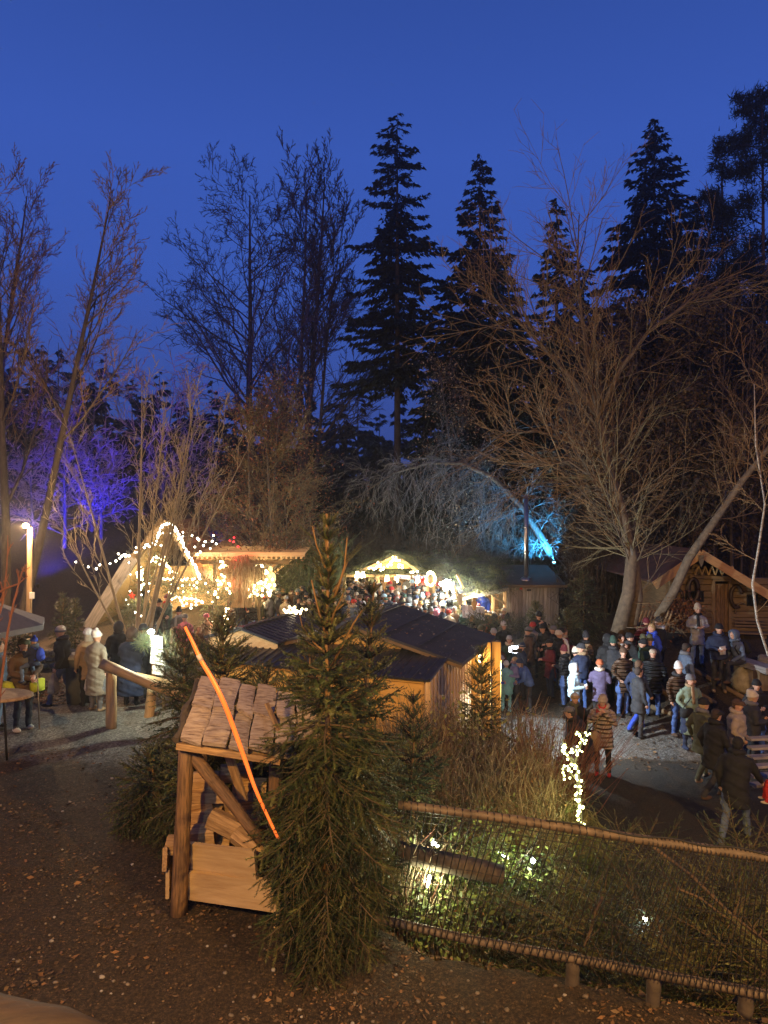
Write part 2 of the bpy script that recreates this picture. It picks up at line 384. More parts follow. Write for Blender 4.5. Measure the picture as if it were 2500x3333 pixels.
# leaf litter: curled dry leaves and pebbles lying on the ground (nobody could count them)
def scatter_leaves(name, N, xr, yr, sizes, mats, zoff=.012, seed=1, keep=None, zf=gz, kind='stuff', parent=None, tilt=.5):
    r = np.random.RandomState(seed)
    x = r.uniform(*xr, N); y = yr[0] + (yr[1] - yr[0]) * r.uniform(0, 1, N) ** 1.4
    if keep is not None:
        k_ = keep(x, y); x, y = x[k_], y[k_]
    if name == 'leaf_litter':
        pn = np.sin(x * 1.9 + 2 * np.sin(y * 1.3)) + np.sin(y * 2.7 + 1.5 * np.sin(x * 2.2)) + .7 * np.sin(x * 5.3 + y * 4.1); k_ = pn + r.normal(0, .9, len(x)) > -.1; x, y = x[k_], y[k_]
    N = len(x); z = zf(x, y) + zoff
    s_ = sizes[0] + (sizes[1] * 1.2 - sizes[0]) * r.uniform(0, 1, N) ** 2.6; a = r.uniform(0, 2 * np.pi, N)
    base = np.array([[-1, 0, .12], [-.2, -.5, 0], [.9, -.1, .22], [-.1, .55, .1], [-.2, 0, -.08]])
    fs = np.array([[0, 1, 4], [1, 2, 4], [2, 3, 4], [3, 0, 4]])
    B = np.repeat(base[None], N, 0) * s_[:, None, None]; B = B * r.uniform(.6, 1.3, (N, 1, 3))
    tx = r.normal(0, tilt, N); c_, n_ = np.cos(tx), np.sin(tx)
    yb = B[..., 1] * c_[:, None] - B[..., 2] * n_[:, None]; zb = B[..., 1] * n_[:, None] + B[..., 2] * c_[:, None]
    ca_, sa_ = np.cos(a)[:, None], np.sin(a)[:, None]
    Vx = B[..., 0] * ca_ - yb * sa_ + x[:, None]; Vy = B[..., 0] * sa_ + yb * ca_ + y[:, None]
    Vz = zb + z[:, None]
    VV = np.stack([Vx, Vy, Vz], -1).reshape(-1, 3); T = (fs[None] + (np.arange(N) * 5)[:, None, None]).reshape(-1, 3)
    mi = np.repeat(r.randint(0, len(mats), N), 4)
    o = np_mesh(name, VV, T, mats, mi, parent)
    if kind: tag(o, kind=kind)
    return o
LM = [M['leaf_dry'], mat('leaf_tan', (.20, .13, .065), (.11, .07, .035), scale=3, bump=0), mat('leaf_brown', (.15, .085, .04), (.07, .04, .02), scale=2, bump=0), mat('leaf_dark', (.07, .045, .025), (.035, .022, .013), scale=2, bump=0), mat('leaf_dark2', (.10, .06, .03), (.05, .03, .018), scale=2, bump=0)]
o = scatter_leaves('leaf_litter', 46000, (-8, 4.5), (4.6, 13.5), (.010, .034), LM, seed=2, keep=lambda x, y: (np.interp(y, YE, XE) - x > -1.2) & ~((y > 12.3) & (x < -3)))
tag(o, 'dry brown leaves scattered over the dark earth of the upper slope', 'leaves', kind='stuff')
o = scatter_leaves('wood_chips', 48000, (-7, 4.3), (4.8, 12), (.004, .016), LM[1:] + LM[2:], seed=12, keep=lambda x, y: (np.interp(y, YE, XE) - x > -1.0), zoff=.004)
tag(o, 'fine wood chips and crumbs covering the dark earth', 'wood chips', kind='stuff')
o = scatter_leaves('lane_litter', 5000, (2.2, 8), (7.5, 15), (.004, .016), LM, seed=13, zoff=.004)
tag(o, 'small bits of leaf and grit on the dark lane', 'grit', kind='stuff')
o = scatter_leaves('leaf_litter', 5000, (3, 13), (14.5, 24), (.03, .06), LM, seed=5)
tag(o, 'fallen leaves on the stepped slope below the alpine hut', 'leaves', kind='stuff')
mbp = MB()
for _ in range(700):
    x, y = U(-7, 4.2), 4.9 + 6 * R.random() ** 1.5
    if np.interp(y, YE, XE) - x < 0: continue
    s_ = U(.008, .026) * (1.7 if R.random() < .06 else 1)
    mbp.ell((x, y, G(x, y) + s_ * .3), (s_, s_ * U(.6, 1), s_ * .6), mi=0 if R.random() < .75 else 1, nu=6, nv=4, jit=.15)
o = mbp.build('pebbles', [mat('pebble', (.20, .16, .12), (.10, .08, .06), scale=20, bump=0), mat('pebble_pale', (.34, .31, .27), (.2, .18, .16), scale=20, bump=0)], smooth=True)
tag(o, 'small pebbles scattered in the dark leaf litter', 'pebbles', kind='stuff')
# pressed-in log steps on the slope under the alpine hut
for k, (u0, v0, u1, v1) in enumerate(((2190, 2205, 2330, 2290), (2260, 2180, 2420, 2270), (2140, 2240, 2290, 2330), (2120, 2300, 2260, 2350))):
    a = on_ground(u0, v0, .03, 18); b_ = on_ground(u1, v1, .03, 17)
    o = log('step_log', None, a + Vector((0, 0, .02)), b_ + Vector((0, 0, .02)), .07, M['old_wood'])
    tag(o, ('topmost', 'second', 'third', 'lowest')[(1, 0, 2, 3)[k]] + ' half-buried log step on the leafy slope below the alpine hut', 'log step', 'log steps on the slope')
# ------------------------------------------------------------------ the wooden stall row in the middle
YAW = math.atan2(-.36, .93)
fr = Fr((.794, 12.6, 0), YAW)
ZR = fr(0, 0, 0)
def ribbed_roof(name, parent, A, B, C, D, mt, pitch=.2, th=.03, rib=.016, rib_h=.018, ribm=None):
    """A-B lower edge, D-C upper edge; sheets with raised ribs running from lower to upper edge"""
    A, B, C, D = map(Vector, (A, B, C, D)); n_ = (B - A).cross(D - A).normalized()
    mb = MB(); mb.slab([A, B, C, D], th); o = mb.build(name, mt, parent)
    k = max(2, int((B - A).length / pitch))
    for i in range(k + 1):
        t_ = min(.997, max(.003, i / k)); p = A.lerp(B, t_); q = D.lerp(C, t_)
        p = p + n_ * rib_h * .45; q = q + n_ * rib_h * .45
        m_ = MB(); a_ = (q - p).normalized(); s_ = n_.cross(a_)
        m_.loft([[e_ + s_ * rib * 1.2 - n_ * rib_h * .44, e_ + s_ * rib * .6 + n_ * rib_h * .6, e_ - s_ * rib * .6 + n_ * rib_h * .6, e_ - s_ * rib * 1.2 - n_ * rib_h * .44] for e_ in (p, q)])
        m_.build('roof_rib', ribm or mt, parent)
    return o
# --- front lean-to hall
hall = empty('market_stall', ZR, 'long low stall with dark ribbed lean-to roof and orange plywood front behind the spruce', 'market stall')
LB = -4.9
ribbed_roof('roof', hall, fr(LB, 0, 2.40), fr(.06, 0, 2.40), fr(.06, 1.45, 2.62), fr(LB, 1.45, 2.62), M['roof_metal'], .175, .035, .02, .025, ribm=M['roof_metal'])
for i in range(5):
    s0 = LB + .15 + i * .94; beam('front_panel', hall, fr(s0, .16, 1.18), fr(s0 + .93, .16, 1.18), .02, 2.32, M['ply'], up=(0, 0, 1))
beam('corner_post', hall, fr(-.03, .13, 0), fr(-.03, .13, 2.37), .10, .10, M['larch_pale'])
beam('front_plate', hall, fr(LB + .1, .13, 2.33), fr(-.09, .13, 2.33), .06, .08, M['ply'])
beam('brace', hall, fr(-.12, .125, 1.55), fr(-.62, .125, .95), .04, .09, M['ply'])
beam('counter_board', hall, fr(-4.6, -.10, 1.15), fr(-.3, -.10, 1.15), .3, .035, M['log_brown'])
beam('brace', hall, fr(-.2, .02, 1.1), fr(-.75, -.02, .55), .05, .08, M['larch'])
# side wall boards (right-hand gable side), each its own board
k = 0; t_ = .20
while t_ < 3.25:
    w_ = .085 if k % 2 else .14
    top = 2.36 + .148 * min(t_, 1.45) if t_ < 1.35 else 2.58
    prot = 0.0 if k % 2 else .022
    beam('side_board', hall, fr(prot - .02, t_ + w_ / 2, .02), fr(prot - .02, t_ + w_ / 2, top - .03), .022, w_, M['larch'] if k % 2 else M['larch_pale'], up=tuple(fr.e2))
    t_ += w_ + .004; k += 1
mb = MB(); mb.box(fr(-.07, 1.75, 1.2), (.05, 3.2, 2.4), fr.M); mb.build('side_frame', M['old_wood'], hall)
# --- hut with the felt gable roof (big)
A_ = empty('market_hut', fr(-2, 1.2, 0), 'market hut with broad dark felt gable roof sprinkled with fallen leaves', 'market hut')
zr, ze, t0, t1 = 3.13, 2.50, 1.15, 4.35
sr = -2.0; hw = 2.36; hl = 1.65; sl = (zr - ze) / hw
Pt = lambda s_, t_, z_: fr(s_, t_, z_)
mb = MB(); mb.slab([Pt(sr, t0, zr), Pt(sr + hw, t0, ze), Pt(sr + hw, t1, ze), Pt(sr, t1, zr)], -.05, nrm=(0, 0, -1)); mb.build('roof', M['roof_felt'], A_)
mb = MB(); mb.slab([Pt(sr - hl, t0, zr - sl * hl), Pt(sr, t0, zr), Pt(sr, t1, zr), Pt(sr - hl, t1, zr - sl * hl)], -.05, nrm=(0, 0, -1)); mb.build('roof', M['roof_felt'], A_)
# felt laps (seams) across the slope
for fx in (.30, .62):
    p0 = Pt(sr + hw * fx, t0 + .02, zr - sl * hw * fx + .056); p1 = Pt(sr + hw * fx, t1 - .02, zr - sl * hw * fx + .056)
    beam('felt_lap', A_, p0, p1, .06, .008, M['roof_felt'])
beam('ridge_cap', A_, Pt(sr, t0 - .01, zr + .07), Pt(sr, t1 + .01, zr + .07), .14, .02, M['roof_felt'])
# gable front of stacked boards
for i in range(4):
    z0 = 2.44 + i * .16; z1 = z0 + .155; half = lambda z_: max(0.0, (zr - .06 - z_) / sl)
    h0, h1 = half(z0), half(z1)
    if h1 <= .05: break
    l0, l1 = min(h0, hl - .05), min(h1, hl - .05); r0, r1 = min(h0, hw - .32), min(h1, hw - .32)
    q = [Pt(sr - l0, t0 + .30, z0), Pt(sr + r0, t0 + .30, z0), Pt(sr + r1, t0 + .30, z1), Pt(sr - l1, t0 + .30, z1)]
    mb = MB(); mb.slab(q, .02, nrm=tuple(-fr.e2)); mb.build('gable_board', M['ply'], A_)
beam('verge_board', A_, Pt(sr, t0 + .02, zr - .07), Pt(sr + hw, t0 + .02, ze - .07), .03, .10, M['old_wood'])
beam('verge_board', A_, Pt(sr, t0 + .02, zr - .07), Pt(sr - hl, t0 + .02, zr - sl * hl - .07), .03, .10, M['old_wood'])
beam('eaves_board', A_, Pt(sr + hw - .03, t0 + .05, ze - .06), Pt(sr + hw - .03, t1 - .03, ze - .06), .03, .09, M['old_wood'])
mb = MB(); mb.box(fr(-1.9, 2.75, 1.2), (3.3, 2.9, 2.36), fr.M); mb.build('wall', M['old_wood'], A_)
# open shutter standing out at the far corner, with lamp
sh = empty('shutter', fr(.1, 3.5, 0), 'orange plywood shutter standing open beside the lit hut corner', 'shutter')
for i in range(3):
    s0 = .02 + i * .21; beam('shutter_board', sh, fr(s0 + .1, 3.35 + i * .12, .15), fr(s0 + .1, 3.35 + i * .12, 2.50 + .0 * i), .03, .205, M['ply'], up=tuple(fr.e1))
beam('shutter_rail', sh, fr(.05, 3.42, 1.9), fr(.62, 3.72, 1.9), .03, .07, M['larch_pale'])
# leaves on the two roofs
def roofz(x, y):
    p_ = np.stack([x - fr.o.x, y - fr.o.y], -1); s_ = p_ @ np.array([fr.e1.x, fr.e1.y]); t_ = p_ @ np.array([fr.e2.x, fr.e2.y])
    return s_, t_
def felt_keep(x, y):
    s_, t_ = roofz(x, y); return (s_ > sr - hl) & (s_ < sr + hw) & (t_ > t0) & (t_ < t1)
o = scatter_leaves('fallen_leaves', 1500, (-4.5, 3.5), (12, 19), (.022, .045), [M['leaf_dry'], M['leaf_pale'], M['leaf_pale'], M['leaf_dry']], seed=8, keep=felt_keep, zf=lambda x, y: zr + .052 - sl * np.abs(roofz(x, y)[0] - sr), tilt=.25)
tag(o, 'yellow leaves fallen on the dark felt hut roof', 'leaves', kind='stuff')
def lean_keep(x, y):
    s_, t_ = roofz(x, y); return (s_ > LB) & (s_ < .05) & (t_ > 0.02) & (t_ < 1.15) & (R.random() > -1)
o = scatter_leaves('fallen_leaves', 900, (-5, 1.6), (12.2, 16), (.018, .04), [M['leaf_dry'], M['leaf_pale']], seed=9, keep=lean_keep, zf=lambda x, y: 2.42 + .1517 * roofz(x, y)[1], tilt=.3)
tag(o, 'leaves caught between the ribs of the lean-to roof', 'leaves', kind='stuff')
# --- small hut, left
B_ = empty('market_hut', fr(-4.5, 1, 0), 'small market hut with pale gable and dark ribbed sheet roof behind the firewood shelter', 'market hut')
sb, hb, zb, zeb, tb0, tb1 = -4.53, .95, 2.94, 2.69, .78, 3.1
ribbed_roof('roof', B_, Pt(sb + hb, tb0, zeb), Pt(sb + hb, tb1, zeb), Pt(sb, tb1, zb), Pt(sb, tb0, zb), M['roof_metal'], .19, .03, .02, .028)
ribbed_roof('roof', B_, Pt(sb - hb, tb1, zeb), Pt(sb - hb, tb0, zeb), Pt(sb, tb0, zb), Pt(sb, tb1, zb), M['roof_metal'], .19, .03, .02, .028)
mb = MB(); mb.slab([Pt(sb - hb + .08, tb0 + .1, zeb - .25), Pt(sb + hb - .08, tb0 + .1, zeb - .25), Pt(sb + hb - .08, tb0 + .1, zeb - .02), Pt(sb, tb0 + .1, zb - .05), Pt(sb - hb + .08, tb0 + .1, zeb - .02)], .02, nrm=tuple(-fr.e2)); mb.build('gable_board', M['larch_pale'], B_)
mb = MB(); mb.box(fr(sb, 2.0, 1.2), (1.6, 2.0, 2.3), fr.M); mb.build('wall', M['old_wood'], B_)
beam('ridge_cap', B_, Pt(sb, tb0 - .02, zb + .03), Pt(sb, tb1 + .02, zb + .03), .13, .02, M['roof_metal'])
# cluster of lights behind the small hut
lc = empty('light_garland', P(955, 1990, 17.6), 'bunch of warm fairy lights on a fir twig behind the small dark roof', 'fairy lights')
mb = MB()
for _ in range(26):
    q = P(955 + R.gauss(0, 17), 1990 + R.gauss(0, 8), 17.6 + U(-.1, .1)); mb.ell(q, .03, mi=0, nu=6, nv=5)
mb.build('bulb', M['bulb'], lc)['kind'] = 'stuff'
lamp('POINT', 'garland_light', P(955, 1985, 17.3), 14, (1, .8, .45), .1, parent=lc)
# wall lamp on the hut corner and the white floodlight for the lane
wl_ = empty('wall_lamp', fr(.13, 3.32, 2.25), 'small warm wall lamp shining at the corner of the larch-boarded stall', 'wall lamp')
mb = MB(); mb.tube([wl_.location + Vector((-.05, .05, .02)), wl_.location + Vector((.04, -.02, .02)), wl_.location + Vector((.07, -.04, -.02))], .015, 6); mb.build('bracket', M['black'], wl_)
mb = MB(); mb.ell(wl_.location + Vector((.08, -.05, -.10)), (.045, .045, .10), nu=10, nv=8); mb.build('bulb', M['glow_warm'], wl_)
mb = MB(); mb.tube([wl_.location + Vector((.08, -.05, .0)), wl_.location + Vector((.08, -.05, .03)), wl_.location + Vector((.08, -.05, .05))], [.07, .05, .01], 10); mb.build('lamp_shade', M['black'], wl_)
lamp('POINT', 'lamp_light', wl_.location + Vector((.14, -.12, -.12)), 9, (1, .66, .26), .06, parent=wl_)
fl = empty('floodlight', fr(.92, 3.62, 2.35), 'white floodlight fixed under the felt roof corner above the lane', 'floodlight')
mb = MB(); mb.box(fl.location + Vector((0, .06, 0)), (.22, .08, .16)); mb.build('housing', M['black'], fl)
mb = MB(); mb.box(fl.location + Vector((0, .012, 0)), (.18, .012, .12)); mb.build('glass', mat('flood_glass_small', (1, 1, 1), bump=0, emit=8, ecol=(.9, .95, 1), sample=False), fl)
mb = MB(); mb.box(fl.location + Vector((.08, -.085, -.01)), (.22, .008, .09)); mb.box(fl.location + Vector((-.03, -.03, -.01)), (.012, .12, .16)); mb.build('added_light_baffle', M['black'], fl)  # panels added to keep the flood's light off the near lane and wall boards
lamp('POINT', 'flood_light', fl.location + Vector((.06, -.055, -.02)), 1150, (.78, .90, 1.0), .012, parent=fl)

# ------------------------------------------------------------------ long fir-roofed stalls and grey shed at the back
fir_roofs = []     # (list of quads to cover with fir branches)
def quad_pt(q, a, b): return (q[0] * (1 - a) + q[1] * a) * (1 - b) + (q[3] * (1 - a) + q[2] * a) * b
# grey shed
shd = empty('shed', (8.4 * .7, 26, 0.2), 'weathered grey board shed with dark red roof and tall steel flue', 'shed')
zt = lambda u, v, Y: P(u, v, Y).z
xl, xr = P(1650, 1905, 26).x, P(1815, 1905, 26).x
ztop = zt(1700, 1905, 26)
x_ = xl; k = 0
while x_ < xr - .02:
    w_ = U(.10, .17); w_ = min(w_, xr - x_)
    beam('wall_board', shd, (x_ + w_ / 2, 26 + U(-.008, .008), .3), (x_ + w_ / 2, 26 + U(-.008, .008), ztop - .02), .025, w_ - .012, M['grey_wood'], up=(1, 0, 0)); x_ += w_
for i in range(9):
    beam('wall_board', shd, (xr + .02, 26.1 + i * .3, .3), (xr + .02, 26.1 + i * .3, ztop + .02 * i), .025, .28, M['grey_wood'], up=(0, 1, 0))
mb = MB(); mb.slab([(xl - .25, 25.75, ztop + .02), (xr + .3, 25.75, ztop + .02), (xr + .3, 29, ztop + .55), (xl - .25, 29, ztop + .55)], .05); mb.build('roof', M['roof_red'], shd)
beam('eaves_board', shd, (xl - .25, 25.73, ztop - .01), (xr + .3, 25.73, ztop - .01), .03, .10, M['old_wood'])
mb = MB(); mb.box(((xl + xr) / 2, 27.4, 1.4), (xr - xl - .1, 2.6, 2.3)); mb.build('inner_wall', M['old_wood'], shd)
mb = MB(); mb.box((P(1722, 1910, 25.96).x, 25.97, ztop - .18), (.16, .02, .07)); mb.build('vent', M['black'], shd)
# flue
ch = empty('chimney_pipe', P(1713, 1890, 26.6), 'tall shiny steel flue pipe rising from the dark red shed roof', 'chimney')
b0 = P(1713, 1885, 26.6); tp = P(1713, 1612, 26.6)
mb = MB(); mb.tube([b0, b0.lerp(tp, .5), tp], .085, 14); mb.build('pipe', M['steel'], ch, smooth=True)
mb = MB(); mb.tube([b0 + Vector((0, 0, -.2)), b0 + Vector((0, 0, .03)), b0 + Vector((0, 0, .10))], [.24, .22, .12], 14); mb.build('collar', M['steel'], ch, smooth=True)
for f_ in (.33, .62):
    q = b0.lerp(tp, f_); mb = MB(); mb.tube([q - Vector((0, 0, .03)), q + Vector((0, 0, .03))], .094, 14); mb.build('joint_ring', M['steel'], ch, smooth=True)
# lean-to stall left of the shed
st = empty('food_stall', P(1570, 2000, 26.2), 'brightly lit open food stall with dark lean-to roof beside the grey shed', 'market stall')
za = zt(1560, 1922, 25.6)
q = [Vector((P(1500, 1, 26).x, 25.6, za - .25)), Vector((xl - .02, 25.6, za + .12)), Vector((xl - .02, 29, za + .9)), Vector((P(1460, 1, 26).x, 29, za + .8))]
mb = MB(); mb.slab([tuple(a) for a in q], .06); mb.build('roof', M['roof_felt'], st); fir_roofs.append(([a + Vector((0, 0, .05)) for a in q], 130))
beam('fascia', st, q[0] + Vector((0, -.03, -.06)), q[1] + Vector((0, -.03, -.06)), .04, .12, M['grey_wood'])
for u_ in (1512, 1605, 1643): beam('post', st, (P(u_, 1, 25.8).x, 25.8, .4), (P(u_, 1, 25.8).x, 25.8, za - .15 + (u_ - 1500) * .001), .11, .11, M['larch_pale'])
beam('brace', st, P(1598, 1932, 25.75), P(1640, 1965, 25.75), .07, .07, M['old_wood'])
for i in range(7): beam('back_board', st, (P(1500, 1, 27.6).x, 27.6, .5 + i * .26), (xl - .05, 27.6, .5 + i * .26), .25, .02, M['larch'], up=(0, 1, 0))
beam('counter_board', st, P(1520, 1985, 25.3), P(1640, 2012, 24.8), .5, .05, M['pine'])
for i in range(3): beam('shelf_board', st, P(1606, 1985 + i * 13, 25.9), P(1640, 1985 + i * 13, 25.9), .25, .03, M['pine'])
for i in range(9):
    p_ = P(1526 + i * 13, 1981 + i * 2.7 - 2, 25.2); 
    mb = MB(); mb.ell(p_, (U(.06, .13), .09, U(.03, .06)), nu=8, nv=5, jit=.08)
    tag(mb.build('food_tray', mat(('tray_a', 'tray_b', 'tray_c')[i % 3], ((.8, .78, .7), (.7, .5, .3), (.75, .72, .8))[i % 3], bump=.1), smooth=True), ('first', 'second', 'third', 'fourth', 'fifth', 'sixth', 'seventh', 'eighth', 'last')[i] + ' food tray along the bright counter, counted from the floodlight', 'food tray', 'trays along the bright stall counter')
# lit menu boards and paper banners on the counter stall
sg = empty('price_board', P(1497, 1950, 25.2), 'narrow upright yellow board with dark handwriting on the bright food stall', 'sign')
beam('board', sg, P(1497, 1932, 25.2), P(1498, 1968, 25.2), .16, .03, mat('board_yellow', (.85, .72, .42), bump=.1), up=(0, -1, 0))
paper = mat('paper_white', (.85, .85, .85), (.75, .75, .78), bump=.1)
bn_ = empty('counter_cloth', P(1520, 1985, 24.9), 'white cloth with scribbled print hanging from the bright stall counter', 'cloth')
mb = MB(); rr = []
for i in range(9):
    x0 = P(1505 + i * 9, 1, 24.95).x; rr.append([(x0, 24.95 + .05 * math.sin(i * 2.1), zt(1520, 1968 + i, 24.95)), (x0, 24.90 + .07 * math.sin(i * 2.1 + .4), zt(1520, 2010 + i, 24.95)), (x0, 24.93 + .07 * math.sin(i * 2.1 + .4), zt(1520, 2010 + i, 24.95)), (x0, 24.98 + .05 * math.sin(i * 2.1), zt(1520, 1968 + i, 24.95))])
mb.loft(rr); mb.build('cloth', paper, bn_)
hd = MB(); q_ = P(1544, 1968, 24.85)
hd.ell(q_ + Vector((0, 0, .03)), (.10, .02, .13), nu=10, nv=6); hd.ell(q_ + Vector((0, 0, .20)), (.07, .02, .07), nu=8, nv=6); hd.ell(q_ + Vector((-.09, 0, .24)), (.04, .015, .02), nu=6, nv=4); hd.ell(q_ + Vector((.09, 0, .24)), (.04, .015, .02), nu=6, nv=4); hd.ell(q_ + Vector((0, 0, -.12)), (.07, .02, .10), nu=8, nv=6)
tag(hd.build('wooden_cutout', M['ply'], smooth=True), 'flat brown wooden animal cut-out on the bright stall counter', 'cut-out')
flod = empty('floodlight', P(1455, 1902, 26.5), 'dazzling white floodlight on a stick beside the food stall', 'floodlight')
mb = MB(); 
for dx, dz, r_ in ((0, 0, .19), (.15, -.10, .09), (-.22, .02, .08), (.25, -.26, .07), (-.05, -.14, .12)): mb.ell(flod.location + Vector((dx, 0, dz)), r_, nu=12, nv=8)
mb.build('lamp_head', M['flood'], flod)
log('lamp_post', flod, flod.location + Vector((.02, .15, -2.4)), flod.location + Vector((0, .15, .1)), .05, M['old_wood'])
lamp('POINT', 'flood_light', flod.location + Vector((0, -.3, 0)), 620, (.95, 1, .88), .25, parent=flod)
lamp('POINT', 'stall_light', P(1540, 1940, 25.4), 260, (1, .86, .58), .15, parent=st)
for (u_, v_, u2, v2) in ((1478, 1902, 1500, 1990), (1487, 1868, 1508, 1915)):
    log('roof_stick', st, P(u_, v_, 25.9), P(u2, v2, 25.9), .05, M['log_pale'])
# fir-decked middle stall with lit gable (the dark hall between)
fh = empty('fir_roofed_stall', P(1300, 1900, 31), 'long market stall under a thick fir-branch roof with fairy-lit gable', 'market stall')
zt2 = zt(1300, 1865, 30)
qL = [P(1090, 1868, 30), P(1470, 1868, 30), P(1470, 1800, 34), P(1130, 1815, 34)]
mb = MB(); mb.slab([tuple(a) for a in qL], .08); mb.build('roof', M['roof_felt'], fh); fir_roofs.append(([a + Vector((0, 0, .08)) for a in qL], 420))
q2 = [P(1440, 1880, 29), P(1660, 1895, 28), P(1700, 1822, 33), P(1440, 1806, 33)]
mb = MB(); mb.slab([tuple(a) for a in q2], .08); mb.build('roof', M['roof_felt'], fh); fir_roofs.append(([a + Vector((0, 0, .08)) for a in q2], 330))
q3 = [P(1640, 1868, 29.4), P(1830, 1872, 29.2), P(1830, 1826, 33), P(1640, 1822, 33)]
mb = MB(); mb.slab([tuple(a) for a in q3], .06); mb.build('roof', M['roof_felt'], fh); fir_roofs.append(([a + Vector((0, 0, .06)) for a in q3], 120))
beam('fascia', fh, P(1090, 1874, 29.95), P(1470, 1874, 29.95), .05, .12, M['old_wood'])
# gable
gy_ = 29.6; ap = P(1288, 1812, gy_); gl = P(1195, 1852, gy_); gr = P(1335, 1850, gy_)
mb = MB(); mb.slab([tuple(gl), tuple(gr), tuple(ap)], .04, nrm=(0, -1, 0)); mb.build('gable_board', M['ply'], fh)
for i, (a_, b_) in enumerate(((ap, gl + Vector((-.3, 0, -.12))), (ap, gr + Vector((.3, 0, -.12))))):
    beam('verge_board', fh, a_ + Vector((0, -.08, .03)), b_ + Vector((0, -.08, .03)), .04, .12, M['larch_pale'])
    back = Vector((0, 2.2, 0)); qq = [a_, b_, b_ + back, a_ + back]; fir_roofs.append(([x.copy() + Vector((0, -.1, .06)) for x in qq], 70))
    mb = MB(); mb.slab([tuple(x) for x in qq], .05, nrm=(0, 0, 1)); mb.build('dormer_roof', M['roof_felt'], fh)
for u_ in (1230, 1392, 1412): beam('post', fh, (P(u_, 1, gy_).x, gy_, .4), (P(u_, 1, gy_).x, gy_, zt2 - .08), .13, .13, M['larch_pale'])
for i in range(9): beam('back_board', fh, (P(1180, 1, 31.5).x, 31.5, .7 + i * .25), (P(1400, 1, 31.5).x, 31.5, .7 + i * .25), .24, .02, M['larch'], up=(0, 1, 0))
for i in range(8): beam('side_board', fh, (P(1404, 1, gy_).x + .12 * i, gy_ - .05, .5), (P(1404, 1, gy_).x + .12 * i, gy_ - .05, zt2 - .1), .02, .115, M['old_wood'], up=(1, 0, 0))
beam('counter_board', fh, P(1230, 1945, 29.3), P(1395, 1945, 29.3), .4, .05, M['pine'])
# red curtain
cu = MB(); rr = []
for i in range(13):
    x0 = P(1352 + i * 3.2, 1, gy_ + .15).x; y0 = gy_ + .12 + .05 * math.sin(i * 2.0); rr.append([(x0, y0, zt(1, 1880, gy_)), (x0, y0, zt(1, 1925, gy_)), (x0, y0 + .02, zt(1, 1925, gy_)), (x0, y0 + .02, zt(1, 1880, gy_))])
cu.loft(rr); tag(cu.build('curtain', mat('red_cloth', (.55, .02, .02), (.4, .01, .01), bump=.1), smooth=True), 'bright red curtain hanging in the lit stall under the fir gable', 'curtain')
# white banner with blue letters
sb_ = empty('sign_board', P(1315, 1878, gy_ - .1), 'white stall sign with blue lettering under the fairy-lit gable', 'sign')
beam('board', sb_, P(1290, 1876, gy_ - .1), P(1336, 1880, gy_ - .1), .03, .17, mat('sign_white', (.85, .87, .95), bump=0))
def text(name, body, size, loc, rot, m, parent, ext=.004, align='CENTER'):
    cu_ = bpy.data.curves.new(name, 'FONT'); cu_.body = body; cu_.size = size; cu_.extrude = ext; cu_.align_x = align; cu_.align_y = 'CENTER'
    tmp = bpy.data.objects.new(name, cu_); COL.objects.link(tmp); dg = bpy.context.evaluated_depsgraph_get(); me = bpy.data.meshes.new_from_object(tmp.evaluated_get(dg)); bpy.data.objects.remove(tmp)
    me.materials.clear(); me.materials.append(m); o_ = bpy.data.objects.new(name, me); COL.objects.link(o_); o_.rotation_euler = rot
    o_.parent = parent; o_.location = Vector(loc) - parent.location
    return o_
text('lettering', 'a & Stöck', .15, P(1314, 1878.3, gy_ - .13), (math.pi / 2, 0, 0), mat('sign_blue', (.02, .04, .55), bump=0), sb_)
# blue-white bunting beside it
bu = MB()
for i in range(14):
    a_ = P(1342 + i * 3.6, 1873 + 3 * math.sin(i), gy_ - .12); bu.slab([tuple(a_), tuple(a_ + Vector((.06, 0, 0))), tuple(a_ + Vector((.04, -.01, -.14)))], .006, mi=i % 2)
tag(bu.build('bunting', [mat('bunt_white', (.85, .9, 1), bump=0), mat('bunt_blue', (.1, .2, .7), bump=0)]), 'blue and white bunting strung over the red curtain', 'bunting')
